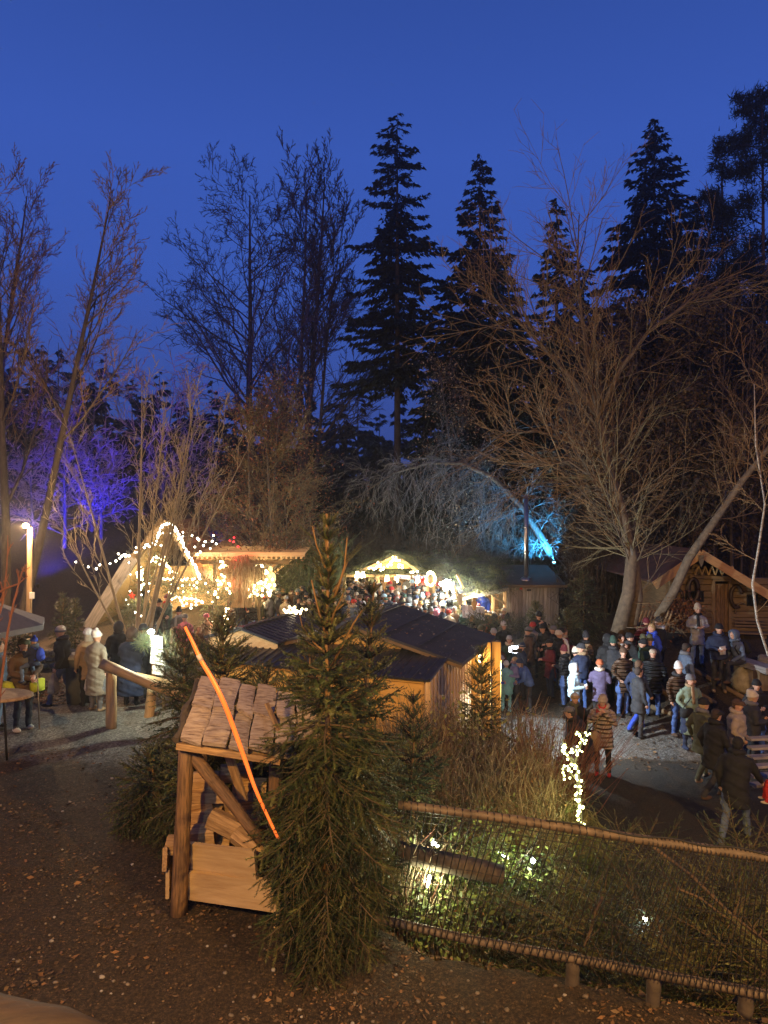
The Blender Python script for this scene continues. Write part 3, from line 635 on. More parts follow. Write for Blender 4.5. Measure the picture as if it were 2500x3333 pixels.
# wreath of lights
wr = empty('light_wreath', P(1401, 1885, 29.2), 'glowing oval wreath of fairy lights at the end of the fir-roofed stall', 'wreath')
mb = MB(); pts = [wr.location + Vector((.20 * math.cos(a), 0, .29 * math.sin(a))) for a in np.linspace(0, 2 * math.pi, 25)]
mb.tube(pts, .045, 7, cap=False); mb.build('ring', M['needle'], wr)
mb = MB()
for i in range(90):
    a = U(0, 6.283); r_ = U(.85, 1.15); mb.ell(wr.location + Vector((.20 * r_ * math.cos(a), U(-.07, .02), .29 * r_ * math.sin(a))), .035, nu=6, nv=4)
mb.build('bulb', M['bulb'], wr)['kind'] = 'stuff'
lamp('POINT', 'wreath_light', wr.location + Vector((0, -.25, 0)), 40, (1, .82, .5), .2, parent=wr)
for u_, v_ in ((1172, 1868), (1260, 1880), (1290, 1885), (1360, 1886)):
    hl_ = empty('hanging_lamp', P(u_, v_, 29.7), {1172: 'twin-shaded lamp hanging at the dark end of the fir-roofed stall', 1260: 'warm lamp hanging behind the front post of the lit stall', 1290: 'warm lamp hanging behind the white stall sign', 1360: 'lamp hanging in front of the red curtain'}[u_], 'lamp', 'lamps inside the fir-roofed stall')
    mb = MB()
    for dx in ((-.12, .12) if u_ == 1172 else (0,)): mb.tube([hl_.location + Vector((dx, 0, .10)), hl_.location + Vector((dx, 0, -.16))], [.07, .11], 10)
    mb.build('lamp_shade', M['glow_warm'], hl_)
    mb = MB(); mb.tube([hl_.location + Vector((0, 0, .08)), hl_.location + Vector((0, 0, .35))], .012, 5); mb.build('cord', M['cable'], hl_)
    lamp('POINT', 'lamp_light', hl_.location + Vector((0, -.1, -.3)), 75 if u_ == 1172 else 60, (1, .80, .45), .12, parent=hl_)

# ------------------------------------------------------------------ pergola with slatted roof
pg = empty('pergola', P(840, 1900, 27), 'timber pergola with slatted roof glowing warmly behind the crowd', 'pergola')
pa, pb = P(655, 1800, 26), P(985, 1796, 26)
for j in range(3):
    beam('roof_beam', pg, Vector((pa.x - .3, 26 + j * 1.6, pa.z - .35 + .05 * j)), Vector((pb.x - .5, 26 + j * 1.6, pa.z - .35 + .05 * j)), .10, .16, M['old_wood'])
for i in range(22):
    x0 = pa.x + (pb.x - pa.x) * i / 21; beam('rafter', pg, (x0, 25.5, pa.z - .14), (x0 - .1, 30.2, pa.z + .22), .07, .10, M['larch_pale'])
for j in range(18):
    y0 = 25.55 + j * .27; beam('slat', pg, (pa.x - .15, y0, pa.z - .05 + (y0 - 25.5) * .076), (pb.x + .1, y0, pa.z - .05 + (y0 - 25.5) * .076), .13, .025, M['larch_pale'])
beam('fascia', pg, (pa.x - .2, 25.44, pa.z - .02), (pb.x + .15, 25.44, pa.z - .02), .03, .16, M['larch_pale'])
for u_ in (700, 842): beam('post', pg, (P(u_, 1, 26).x, 26, .5), (P(u_, 1, 26).x, 26, pa.z - .44), .13, .13, M['old_wood'])
beam('brace', pg, P(880, 1850, 26), P(925, 1812, 26), .09, .09, M['larch_pale'])
beam('brace', pg, P(895, 1862, 27.8), P(960, 1812, 27.8), .09, .09, M['larch_pale'])
beam('back_wall', pg, (pa.x, 29.9, 1.5), (P(842, 1, 29.9).x, 29.9, 1.5), .03, 2.2, M['larch'])
for u_, pw in ((790, 110), (845, 90), (730, 80)):
    hl_ = empty('hanging_lamp', P(u_, 1838, 26.8), {790: 'bright shaded lamp hanging in the middle of the slatted pergola', 845: 'bright shaded lamp hanging at the pergola post', 730: 'bright shaded lamp hanging near the lit tree under the pergola'}[u_], 'lamp', 'lamps under the pergola')
    mb = MB(); mb.tube([hl_.location + Vector((0, 0, .12)), hl_.location + Vector((0, 0, -.1))], [.08, .17], 10); mb.build('lamp_shade', M['glow_warm'], hl_)
    mb = MB(); mb.tube([hl_.location + Vector((0, 0, .1)), hl_.location + Vector((0, 0, .5))], .012, 5); mb.build('cord', M['cable'], hl_)
    lamp('POINT', 'lamp_light', hl_.location + Vector((0, 0, -.25)), pw, (1, .70, .32), .12, parent=hl_)

# ------------------------------------------------------------------ A-frame nativity hut
af = empty('a_frame_hut', P(540, 1950, 25), 'steep A-frame hut with thatched side and plank ceiling outlined in fairy lights', 'hut')
ya = 25.0; ap = P(545, 1697, ya); lb = P(286, 2045, ya); rb = P(668, 1905, ya); dz = Vector((0, 4.2, .1))
beam('front_board', af, P(432, 1812, ya - .05), lb, .10, .42, M['grey_wood'], up=(.6, 0, .8))
beam('front_board', af, ap + Vector((0, -.05, 0)), P(432, 1812, ya - .05), .10, .22, M['old_wood'], up=(.6, 0, .8))
beam('front_board', af, ap + Vector((.02, -.05, 0)), rb + Vector((.2, -.05, -.35)), .10, .20, M['old_wood'], up=(-.6, 0, .8))
# thatch on the left side: slabs of straw
mb = MB(); mb.slab([tuple(ap + Vector((-.1, .1, -.05))), tuple(lb + Vector((.1, .1, 0))), tuple(lb + dz), tuple(ap + dz)], .3, nrm=(.75, 0, -.6)); mb.build('thatch', mat('thatch', (.22, .15, .07), (.10, .07, .035), scale=6, stretch=(6, 6, .6), bump=.8), af)
N_ = 15
for i in range(N_):
    f0, f1 = i / N_, (i + .93) / N_; a0 = ap.lerp(rb + Vector((.2, 0, -.35)), f0); a1 = ap.lerp(rb + Vector((.2, 0, -.35)), f1)
    mb = MB(); mb.slab([tuple(a0 + Vector((0, .02, 0))), tuple(a1 + Vector((0, .02, 0))), tuple(a1 + dz), tuple(a0 + dz)], .03, nrm=(-.75, 0, -.6)); mb.build('roof_plank', M['larch'], af)
for j in range(4):
    o_ = Vector((-.06, .6 + j * 1.0, -.05)); beam('rafter', af, ap + o_, rb + o_ + Vector((.2, 0, -.35)), .10, .12, M['larch_pale'], up=(-.6, 0, .8))
for f_ in (.25, .5, .75):
    a_ = ap.lerp(rb, f_) + Vector((-.12, .1, -.08)); beam('purlin', af, a_, a_ + Vector((0, 3.8, .1)), .08, .08, M['larch_pale'])
beam('cross_beam', af, P(440, 1895, ya + .1), rb + Vector((.1, .1, -.05)), .10, .12, M['old_wood'])
for i in range(8): beam('back_board', af, (lb.x + 1.0, ya + 3.6, 1.3 + i * .26), (rb.x + .6, ya + 3.6, 1.3 + i * .26), .25, .02, M['larch_pale'], up=(0, 1, 0))
for i in range(2): # fir garland bundles along the front and inside
    pass
mb = MB(); mb.slab([tuple(P(442, 1862, ya + .3)), tuple(P(466, 1852, ya + .3)), tuple(P(465, 1905, ya + .3)), tuple(P(455, 1928, ya + .3))], .05, nrm=(0, -1, 0))
tag(mb.build('lit_star', M['glow_warm']), 'bright pointed glowing shape hanging inside the A-frame hut', 'lantern')
def star(c, r, m, label, th=.04):
    mb = MB(); pts = []
    for i in range(10):
        a = math.pi / 2 + i * math.pi / 5; q_ = r if i % 2 == 0 else r * .42; pts.append(tuple(Vector(c) + Vector((q_ * math.cos(a), 0, q_ * math.sin(a)))))
    vs = pts + [tuple(Vector(c) + Vector((0, -th, 0))), tuple(Vector(c) + Vector((0, th, 0)))]
    mb.add(vs, [(i, (i + 1) % 10, 10) for i in range(10)] + [((i + 1) % 10, i, 11) for i in range(10)])
    return tag(mb.build('star', m), label, 'star')
star(P(535, 1858, ya - .2), .19, M['ply'], 'small wooden star under the A-frame ceiling')
star(P(1696, 1913, 25.9), .11, mat('red_star', (.6, .03, .02), bump=0), 'small red star on the grey shed wall')
star(P(430, 1940, 24.6), .17, mat('red_poinsettia', (.7, .04, .02), bump=0), 'red star ornament hanging below the light curtain')
lamp('POINT', 'hut_light', P(545, 1905, ya + 1.2), 250, (1, .72, .33), .2, parent=af)
lamp('POINT', 'hut_light', P(600, 1965, ya - .6), 80, (1, .72, .33), .2, parent=af)
# straw figure
sf = empty('angel_figure', P(881, 1880, 25.6), 'pale glowing angel figure standing above the lit bush', 'figure')
mb = MB(); c_ = P(881, 1880, 25.6)
mb.tube([c_ + Vector((0, 0, -.45)), c_ + Vector((0, 0, 0)), c_ + Vector((0, 0, .15)), c_ + Vector((0, 0, .22))], [.18, .14, .16, .06], 12); mb.ell(c_ + Vector((0, 0, .33)), (.085, .085, .11)); mb.ell(c_ + Vector((-.14, .02, -.02)), (.05, .05, .18)); mb.ell(c_ + Vector((.14, .02, -.02)), (.05, .05, .18))
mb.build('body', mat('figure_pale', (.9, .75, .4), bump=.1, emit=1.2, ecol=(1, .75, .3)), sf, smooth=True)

# ------------------------------------------------------------------ strings of lights
def light_string(label, paths, m, r=.028, sp=.11, jit=.02, wire=True, group=None, cat='light string', src=None, dens=1.0):
    """paths in (u,v,Y) photograph readings turned into places once"""
    P0 = P(*paths[0][0]); o = empty('light_string', P0, label, cat, group)
    mb = MB(); wb = MB()
    for path in paths:
        pts = [P(*q) for q in path]; wb.tube(pts, .008, 4)
        for a_, b_ in zip(pts, pts[1:]):
            k = max(1, int((b_ - a_).length / sp * dens))
            for i in range(k):
                q = a_.lerp(b_, (i + U(.1, .9)) / k); mb.ell(q + Vector((R.gauss(0, jit), R.gauss(0, jit), R.gauss(0, jit) - .02)), r * U(.8, 1.2), nu=6, nv=4)
    bb = mb.build('bulb', m, o); bb['kind'] = 'stuff'
    if wire: wb.build('wire', M['cable'], o)
    for (u_, v_, Y_, pw, c_) in (src or []): lamp('POINT', 'string_light', P(u_, v_, Y_), pw, c_, .15, parent=o)
    return o
WC = (1, .80, .46)
Y = 24.7
light_string('dense row of bulbs along the sloping edge of the A-frame roof', [[(512, 1752, Y), (524, 1712, Y), (538, 1702, Y), (560, 1704, Y), (572, 1722, Y), (600, 1778, Y), (630, 1830, Y), (655, 1885, Y)], [(515, 1745, Y), (530, 1706, Y), (560, 1702, Y), (574, 1728, Y), (602, 1782, Y), (632, 1836, Y), (652, 1880, Y)]], M['bulb_white'], .038, .075, .025, src=[(560, 1735, 24.3, 60, WC), (625, 1840, 24.3, 60, WC)])
light_string('comet tail of white bulbs on a bare branch pointing away from the A-frame', [[(238, 1828, 24), (262, 1836, 24), (300, 1848, 24), (345, 1838, 24), (385, 1822, 24), (410, 1808, 24), (440, 1795, 24), (500, 1778, 24.2)], [(366, 1792, 24), (385, 1808, 24), (410, 1800, 24), (430, 1780, 24), (470, 1776, 24), (540, 1770, 24)], [(370, 1800, 24), (395, 1812, 24), (428, 1790, 24), (505, 1765, 24), (520, 1750, 24)]], M['bulb_white'], .036, .19, .05, src=[(300, 1830, 23.6, 10, WC), (410, 1800, 23.6, 22, WC)])
light_string('zigzag of white bulbs forming the comet head beyond the A-frame roof', [[(580, 1745, 24), (620, 1742, 24), (650, 1752, 24), (660, 1750, 24)], [(670, 1738, 24), (690, 1748, 24), (706, 1768, 24), (690, 1785, 24), (684, 1766, 24), (670, 1762, 24), (660, 1780, 24)], [(640, 1774, 24), (636, 1792, 24), (650, 1792, 24), (634, 1806, 24)], [(530, 1748, 24), (548, 1728, 24), (570, 1740, 24)]], M['bulb_white'], .036, .17, .05, src=[(690, 1768, 23.6, 15, WC)])
light_string('vertical curtain of small bulbs hanging at the thatched side of the A-frame', [[(425, 1822, 24), (423, 1860, 24), (424, 1900, 24), (418, 1935, 24), (416, 1962, 24), (426, 1970, 24)], [(462, 1840, 24), (466, 1890, 24), (480, 1915, 24), (482, 1930, 24), (448, 1935, 24)], [(460, 1955, 23), (453, 1978, 23), (464, 2005, 23), (470, 2048, 23)], [(438, 1962, 23), (436, 1996, 23)]], M['bulb_white'], .030, .22, .03, src=[(440, 1950, 23.4, 26, WC)])
light_string('heap of lit garland over the hut window under the A-frame ceiling', [[(500, 1815, 25.2), (512, 1808, 25.2), (525, 1830, 25.2), (545, 1835, 25.2), (552, 1855, 25.2), (570, 1872, 25.2), (565, 1880, 25.2)], [(495, 1825, 25.2), (530, 1812, 25.2), (528, 1845, 25.2), (515, 1848, 25.2)]], M['bulb'], .042, .06, .07, src=[(530, 1840, 24.9, 60, WC)])
light_string('loop of warm bulbs over the crib below the A-frame', [[(555, 1935, 24.4), (575, 1942, 24.4), (600, 1952, 24.4), (625, 1942, 24.4), (660, 1955, 24.4)], [(590, 1960, 24.4), (610, 1968, 24.4), (632, 1968, 24.4), (645, 1955, 24.4), (662, 1958, 24.4)], [(525, 1880, 24.4), (570, 1888, 24.4), (605, 1885, 24.4), (660, 1888, 24.4)], [(552, 1925, 24.4), (565, 1945, 24.4)]], M['bulb'], .036, .075, .05, src=[(620, 1945, 24, 120, WC)])
light_string('scattered bulbs in the dark fir garland across the A-frame front', [[(480, 1890, 24.3), (540, 1895, 24.3), (600, 1905, 24.3), (655, 1898, 24.3)], [(575, 1905, 24.3), (580, 1925, 24.3), (648, 1910, 24.3), (640, 1925, 24.3)], [(672, 1902, 24.3), (692, 1940, 24.3), (690, 1985, 24.3), (696, 2025, 24.3)]], M['bulb'], .030, .28, .05)
light_string('bulbs wound through the bush beside the A-frame', [[(718, 1818, 24.6), (725, 1850, 24.6), (720, 1875, 24.6), (745, 1892, 24.6), (742, 1915, 24.6), (748, 1930, 24.6)], [(700, 1885, 24.6), (722, 1895, 24.6), (700, 1930, 24.6), (715, 1940, 24.6)], [(742, 1970, 24.4), (735, 2005, 24.4), (730, 2035, 24.4), (728, 2062, 24)]], M['bulb'], .040, .085, .05, src=[(725, 1900, 24.2, 70, WC), (730, 2040, 23.6, 30, WC)])
light_string('tangle of warm bulbs in the bush below the pale angel figure', [[(815, 1895, 25), (830, 1920, 25), (850, 1890, 25), (862, 1915, 25), (880, 1900, 25), (885, 1880, 25)], [(805, 1925, 25), (830, 1935, 25), (870, 1930, 25), (885, 1912, 25)], [(860, 1855, 25), (868, 1875, 25), (862, 1895, 25)], [(796, 1918, 25), (822, 1940, 25)]], M['bulb'], .044, .07, .07, src=[(850, 1910, 24.5, 110, WC)])
light_string('red bulbs hanging in the bare shrub between hut and pergola', [[(752, 1745, 25), (758, 1760, 25), (775, 1765, 25)], [(762, 1815, 25), (772, 1835, 25), (762, 1860, 25)], [(742, 1905, 25), (748, 1925, 25)]], mat('bulb_red', (.8, .02, .02), bump=0, emit=5, ecol=(1, .03, .04), sample=False), .034, .09, .08, src=[(762, 1800, 24.6, 30, (1, .08, .06)), (755, 1900, 24.6, 35, (1, .10, .06)), (738, 2010, 23.6, 30, (1, .15, .06))])
light_string('garland of bulbs swagged over the fir gable', [[(1197, 1850, 29.3), (1215, 1850, 29.3), (1235, 1835, 29.3), (1250, 1850, 29.3), (1270, 1838, 29.3), (1276, 1820, 29.3), (1288, 1812, 29.3), (1298, 1830, 29.3), (1310, 1848, 29.3), (1316, 1842, 29.3)], [(1278, 1818, 29.3), (1292, 1820, 29.3)]], M['bulb'], .045, .06, .04, src=[(1255, 1840, 28.8, 55, WC), (1300, 1832, 28.8, 40, WC)])
light_string('short row of bulbs along the fir eaves beyond the gable', [[(1332, 1860, 29.3), (1358, 1858, 29.3)]], M['bulb'], .045, .07, .03, src=[(1345, 1858, 28.9, 12, WC)])
# ------------------------------------------------------------------ firewood shelter in front
g0 = P(582, 2950, 7.2); gzf = 1.25
fw = empty('firewood_shelter', (g0.x, 7.2, gzf), 'rustic firewood shelter with a roof of overlapping bark-edged planks on round posts', 'firewood shelter')
log('post', fw, (g0.x, 7.2, gzf - .1), P(606, 2420, 7.2), .088, M['log_brown'], .078)
log('brace', fw, P(598, 2418, 7.28), P(858, 2745, 7.0), .072, M['log_brown'], .06)
log('post', fw, (g0.x + .12, 8.3, gzf - .1), P(648, 2400, 8.3), .075, M['log_brown'])
log('post', fw, P(885, 2940, 7.6), P(900, 2440, 7.6), .08, M['log_brown'])
# roof frame
A0, B0 = P(583, 2412, 7.05), P(915, 2462, 6.95)          # eaves line
A1, B1 = P(655, 2218, 7.95), P(925, 2272, 7.9)          # upper line
beam('eaves_beam', fw, A0 + Vector((-.02, .05, -.055)), B0 + Vector((0, .05, -.055)), .14, .07, M['split'])
beam('upper_beam', fw, A1 + Vector((0, -.05, -.06)), B1 + Vector((0, -.05, -.06)), .10, .08, M['split'])
dn = (A0 - A1).normalized(); ac = (B0 - A0).normalized(); nn = ac.cross(A1 - A0).normalized()
if nn.z < 0: nn = -nn
def slab_plank(a0, b0, a1, b1, lift, nm='roof_plank', m=None):
    """thick split plank with wavy bark edge; a0-b0 lower edge, a1-b1 upper edge"""
    k = 9; rows = []
    ph = U(0, 6)
    for i in range(k):
        f_ = i / (k - 1); L_ = a0.lerp(a1, f_); R_ = b0.lerp(b1, f_)
        L_ = L_ + ac * (.009 * math.sin(f_ * 5 + ph) + U(-.004, .004)); R_ = R_ + ac * (.008 * math.sin(f_ * 5 + ph + 1) + U(-.004, .004))
        h = .034; l2 = lift + .012 * math.sin(f_ * 4 + ph)
        rows.append([L_ + nn * l2, L_ + nn * (l2 + h), L_.lerp(R_, .15) + nn * (l2 + h + .008), L_.lerp(R_, .5) + nn * (l2 + h + .012), L_.lerp(R_, .85) + nn * (l2 + h + .008), R_ + nn * (l2 + h), R_ + nn * l2])
    mb = MB(); mb.loft(rows); o_ = mb.build(nm, m or M['grey_plank_r'], fw)
    return o_
M['grey_plank_r'] = mat('bark_edged_plank_face', (.50, .41, .31), (.15, .10, .065), scale=3.6, stretch=(1.6, 12, 12), rough=.8, bump=.35, var=.14, c3=(.40, .31, .23))
cuts = [0, .235, .48, .68, .92, 1.15, 1.4]
for i in range(6):
    f0, f1 = cuts[i], cuts[i + 1]; g = .012
    a0, b0 = A0.lerp(B0, f0 + g), A0.lerp(B0, f1 - g * .2); a1, b1 = A1.lerp(B1, f0 * .98 + g), A1.lerp(B1, f1 * .98)
    a0 = a0 + dn * U(.0, .06); b0 = b0 + dn * U(.0, .06)
    mid0, mid1 = a0.lerp(a1, .52 + U(-.06, .06)), b0.lerp(b1, .52 + U(-.09, .09))
    slab_plank(a0, b0, mid0 + (mid0 - a0).normalized() * .05, mid1 + (mid1 - b0).normalized() * .05, .012 + .03 * (i % 2))
    slab_plank(mid0, mid1, a1, b1, .055 + .03 * (i % 2))
slab_plank(A1.lerp(B1, -.04), A1.lerp(B1, .30), A1.lerp(B1, -.04) - dn * .01 + Vector((0, .3, -.12)), A1.lerp(B1, .30) + Vector((0, .3, -.12)), .02)
# bark strip along the left verge
mb = MB(); mb.tube([A0.lerp(A1, f_) + Vector((-.03 + .02 * math.sin(f_ * 11), 0, .02)) for f_ in np.linspace(-.02, 1.0, 9)], [U(.025, .045) for _ in range(9)], 7, jit=.25); mb.build('bark_edge', M['bark'], fw)
# fallen roof lath sticking out
beam('lath', fw, P(868, 2290, 7.4), P(950, 2470, 7.1), .05, .025, M['split'])
beam('lath', fw, P(742, 2450, 7.3), P(792, 2600, 7.5), .13, .03, M['split'])
# boards of the crate-like base
def board_face(nm, quad, th, m):
    q = [Vector(x) for x in quad]; mb = MB()
    c0 = (q[0] + q[1] + q[2] + q[3]) / 4; X = (q[1] - q[0]).normalized(); N_ = X.cross(q[3] - q[0]).normalized(); Z = N_.cross(X)
    Mx = Matrix((X, N_, Z)).transposed(); inv = Mx.inverted()
    mb.slab([inv @ (x - c0) for x in q], th); o_ = mb.build(nm, m, None)
    o_.location = c0 - fw.location; o_.rotation_euler = Mx.to_euler(); o_.parent = fw; return o_
board_face('base_board', [P(572, 2925, 7.28), P(905, 2975, 6.92), P(870, 2870, 6.95), P(580, 2830, 7.3)], .045, M['pine'])
board_face('base_board', [P(580, 2827, 7.32), P(831, 2867, 6.98), P(828, 2770, 7.0), P(585, 2738, 7.34)], .045, M['pine'])
beam('base_board', fw, P(545, 2880, 7.5), P(560, 2818, 8.0), .04, .30, M['pine'])
beam('base_board', fw, P(536, 2798, 7.5), P(560, 2765, 8.1), .05, .24, M['split'])
beam('base_board', fw, P(900, 2985, 6.98), P(935, 2960, 7.5), .04, .2, M['pine'])
# stacked split firewood: each piece is an object
pieces = []
def split_log(c, L, w, h, yaw, roll, pitch=0.0, m=None):
    mb = MB(); prof = [(-w / 2, -h / 2), (w / 2 * U(.7, 1), -h / 2 * U(.6, 1)), (w / 2 * U(.6, 1), h / 2 * U(.4, 1)), (U(-.1, .2) * w, h / 2), (-w / 2 * U(.7, 1), h / 2 * U(.2, .8))]
    rr = []
    for i in range(4):
        x = -L / 2 + L * i / 3; rr.append([(x, y_ * U(.94, 1.06), z_ * U(.94, 1.06)) for y_, z_ in prof])
    mb.loft(rr); o_ = mb.build('split_log', m or M['split'], None); o_.rotation_euler = (roll, pitch, yaw); o_.parent = fw; o_.location = Vector(c) - fw.location
    return o_
for (u_, v_, Y_, L_, w_, h_, yw, rl, pt) in [
    (640, 2712, 7.6, .42, .22, .20, .05, .2, -.06), (815, 2745, 7.25, .40, .18, .15, -.45, .5, .42), (738, 2680, 7.5, .40, .20, .17, -.2, .3, .35),
    (600, 2745, 7.7, .38, .2, .16, .05, 0, -.03), (690, 2757, 7.7, .4, .2, .12, 0, .2, 0),
    (668, 2648, 7.75, .40, .20, .11, .0, .1, -.1), (640, 2610, 7.8, .38, .2, .12, .05, .2, -.15), (685, 2582, 7.8, .40, .22, .13, 0, .1, 0),
    (662, 2540, 7.85, .36, .2, .15, .1, .1, .0), (790, 2600, 7.8, .4, .2, .14, .1, .5, -.1), (800, 2655, 7.75, .4, .2, .13, 0, .2, .1), (812, 2555, 7.9, .38, .2, .13, .2, .3, .1),
    (770, 2510, 7.9, .36, .19, .14, .2, .4, 0), (840, 2620, 7.9, .4, .2, .14, 0, .1, 0), (790, 2700, 7.8, .42, .2, .14, 0, .2, 0), (720, 2625, 7.95, .4, .2, .14, 0, .2, 0), (725, 2720, 7.95, .4, .2, .14, 0, .2, 0), (880, 2680, 7.8, .4, .2, .14, 0, .2, 0), (870, 2760, 7.6, .4, .2, .14, 0, .2, 0),
    (640, 2790, 7.8, .4, .22, .14, 0, .2, 0), (720, 2800, 7.8, .4, .22, .14, 0, .2, 0), (800, 2810, 7.7, .4, .22, .14, 0, .2, 0), (860, 2850, 7.6, .4, .22, .14, 0, .2, 0), (700, 2870, 7.8, .4, .22, .14, 0, .2, 0), (620, 2860, 7.8, .4, .22, .14, 0, .2, 0)]:
    split_log(P(u_, v_, Y_), L_, w_, h_, yw, rl, pt)

# ------------------------------------------------------------------ orange rod
rod = empty('orange_rod', P(905, 2728, 6.1), 'thin curved glowing orange rod leaning out of the spruce in front of the plank roof', 'rod')
ctrl = [(602, 2040, 5.9), (628, 2092, 5.9), (655, 2150, 5.9), (692, 2212, 5.9), (730, 2290, 5.9), (768, 2390, 5.95), (800, 2480, 6.0), (830, 2565, 6.0), (868, 2650, 6.05), (905, 2728, 6.1)]
pts = [P(*c_) for c_ in ctrl]; sm = []
for i in range(len(pts) - 1):
    for k in range(4):
        t_ = k / 4; p0, p1, p2, p3 = pts[max(i - 1, 0)], pts[i], pts[i + 1], pts[min(i + 2, len(pts) - 1)]
        sm.append(.5 * ((2 * p1) + (p2 - p0) * t_ + (2 * p0 - 5 * p1 + 4 * p2 - p3) * t_ ** 2 + (3 * p1 - p0 - 3 * p2 + p3) * t_ ** 3))
sm.append(pts[-1])
mb = MB(); mb.tube(sm, [.013 + .008 * math.sin(math.pi * min(1, i / len(sm) * 1.15)) for i in range(len(sm))], 12)
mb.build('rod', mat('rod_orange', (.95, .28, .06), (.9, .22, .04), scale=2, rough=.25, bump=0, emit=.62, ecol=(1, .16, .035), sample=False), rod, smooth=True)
mb = MB(); mb.tube([sm[7] - (sm[8] - sm[7]) * .3, sm[8]], .0225, 12); mb.build('joint_ring', mat('rod_ring', (.9, .75, .6), bump=0, rough=.3), rod, smooth=True)

# ------------------------------------------------------------------ handrail at the steps
hr = empty('handrail', (P(362, 2373, 13.35).x, 13.35, 1.2), 'round-pole wooden handrail beside the gravel path', 'handrail')
log('post', hr, P(362, 2378, 13.35), P(362, 2182, 13.35), .10, M['log_pale'])
log('rail', hr, P(326, 2158, 13.1), P(648, 2292, 13.6), .10, M['log_pale'], .085)
log('post', hr, P(482, 2352, 14.1), P(498, 2235, 14.1), .10, M['log_pale'])
log('rail', hr, P(442, 2200, 14.3), P(660, 2248, 14.8), .075, M['log_pale'])
# ------------------------------------------------------------------ sign with planks
sgn = empty('signpost', P(510, 2345, 14.5), 'brightly lit signpost with five hand-lettered white boards at the path', 'signpost')
sw = mat('sign_paint', (.88, .88, .84), (.80, .80, .74), scale=2, rough=.5, bump=.08)
log('pole', sgn, P(503, 2350, 14.55), P(498, 2066, 14.55), .04, M['log_pale']); log('pole', sgn, P(534, 2350, 14.55), P(528, 2076, 14.55), .035, M['old_wood'])
ink = mat('ink', (.03, .03, .03), bump=0)
Rt = Matrix.Rotation(-.12, 3, 'Z')
for (uc, vc, w_, h_, tx, ts) in ((508, 2078, 46, 24, '', 0), (508, 2096, 48, 22, '', 0), (511, 2122, 44, 24, 'Alm', .10), (513, 2149, 52, 26, 'Stall', .11), (514, 2182, 40, 28, 'PUNSCH', .075)):
    c_ = P(uc, vc, 14.45); ww, hh = w_ / F * 14.45, h_ / F * 14.45
    mb = MB(); vs = [Vector((x, y, z)) for x, y, z in ((-ww / 2, 0, -hh / 2 + .02), (ww / 2, 0, -hh / 2 - .035), (ww / 2 - .01, 0, hh / 2 - .045), (-ww / 2 + .012, 0, hh / 2 + .01))]
    mb.slab([Rt @ q for q in vs], .02); o_ = mb.build('sign_board', sw, None); o_.parent = sgn; o_.location = c_ - sgn.location
    if tx: text('lettering', tx, ts, c_ + Rt @ Vector((-.02, -.004, -.005)), (math.pi / 2, .07, -.12), ink, sgn, ext=.002)
sl_ = empty('sign_lamp', P(492, 2056, 14.0), 'white lamp clipped above the signpost boards', 'lamp')
mb = MB(); mb.ell(sl_.location, (.07, .06, .05)); mb.build('bulb', M['flood'], sl_, smooth=True)
mb = MB(); mb.tube([sl_.location + Vector((0, 0, .03)), sl_.location + Vector((.02, .25, .10)), P(499, 2064, 14.55)], .012, 5); mb.build('bracket', M['black'], sl_)
lamp('POINT', 'lamp_light', sl_.location + Vector((.02, -.1, -.06)), 150, (.92, 1, .78), .05, parent=sl_)

# ------------------------------------------------------------------ street lamp far left
sp_ = empty('street_lamp', P(93, 2110, 22), 'wooden street lamp post with one glowing lamp by the parasol', 'street lamp')
log('pole', sp_, (P(92, 1, 22).x, 22, G(P(92, 1, 22).x, 22) - .1), P(98, 1716, 22), .095, M['log_pale'], .075)
mb = MB(); mb.tube([P(98, 1720, 22), P(92, 1712, 21.9), P(84, 1710, 21.85)], .02, 6); mb.build('arm', M['black'], sp_)
mb = MB(); mb.ell(P(84, 1711, 21.8), (.10, .10, .085)); mb.build('bulb', M['glow_warm'], sp_, smooth=True)
lamp('POINT', 'lamp_light', P(84, 1716, 21.6), 1500, (1, .60, .28), .1, parent=sp_)
mb = MB(); mb.box(P(104, 1938, 21.9), (.14, .06, .20)); mb.build('box', sw, sp_)
# bracket lamp glow at small distances handled by the air volume
# ------------------------------------------------------------------ parasol, table, bin
um = empty('parasol', P(-60, 2300, 12.6), 'grey canvas parasol edge sticking in beside the path', 'parasol')
c0 = P(-90, 1955, 12.8); mb = MB(); N_ = 8; rim = []; 
for k in range(N_):
    a = 2 * math.pi * (k + .06) / N_; rim.append(c0 + Vector((1.30 * math.cos(a), 1.30 * math.sin(a), -.46)))
top = c0 + Vector((0, 0, .12)); und = [q + Vector((0, 0, -.02)) for q in rim]
vs = [tuple(q) for q in rim] + [tuple(top)] + [tuple(q) for q in und] + [tuple(top - Vector((0, 0, .03)))] + [tuple(q + Vector((0, 0, -.10))) for q in rim]
fs = [(k, (k + 1) % N_, N_) for k in range(N_)] + [(N_ + 1 + (k + 1) % N_, N_ + 1 + k, 2 * N_ + 1) for k in range(N_)] + [(k, (k + 1) % N_, 2 * N_ + 2 + (k + 1) % N_, 2 * N_ + 2 + k) for k in range(N_)]
mb.add(vs, fs); mb.build('canopy', mat('canvas_grey', (.13, .12, .13), (.09, .085, .09), scale=8, bump=.1), um)
for k in range(N_): mb = MB(); mb.tube([rim[k] + Vector((0, 0, -.03)), top + Vector((0, 0, -.06))], .01, 4); mb.build('rib', M['old_wood'], um)
log('pole', um, (c0.x, c0.y, 1.2), tuple(c0 + Vector((0, 0, .2))), .03, M['old_wood'])
tb = empty('table', P(-60, 2420, 11.4), 'rough round wooden standing table at the edge of the gravel path', 'table')
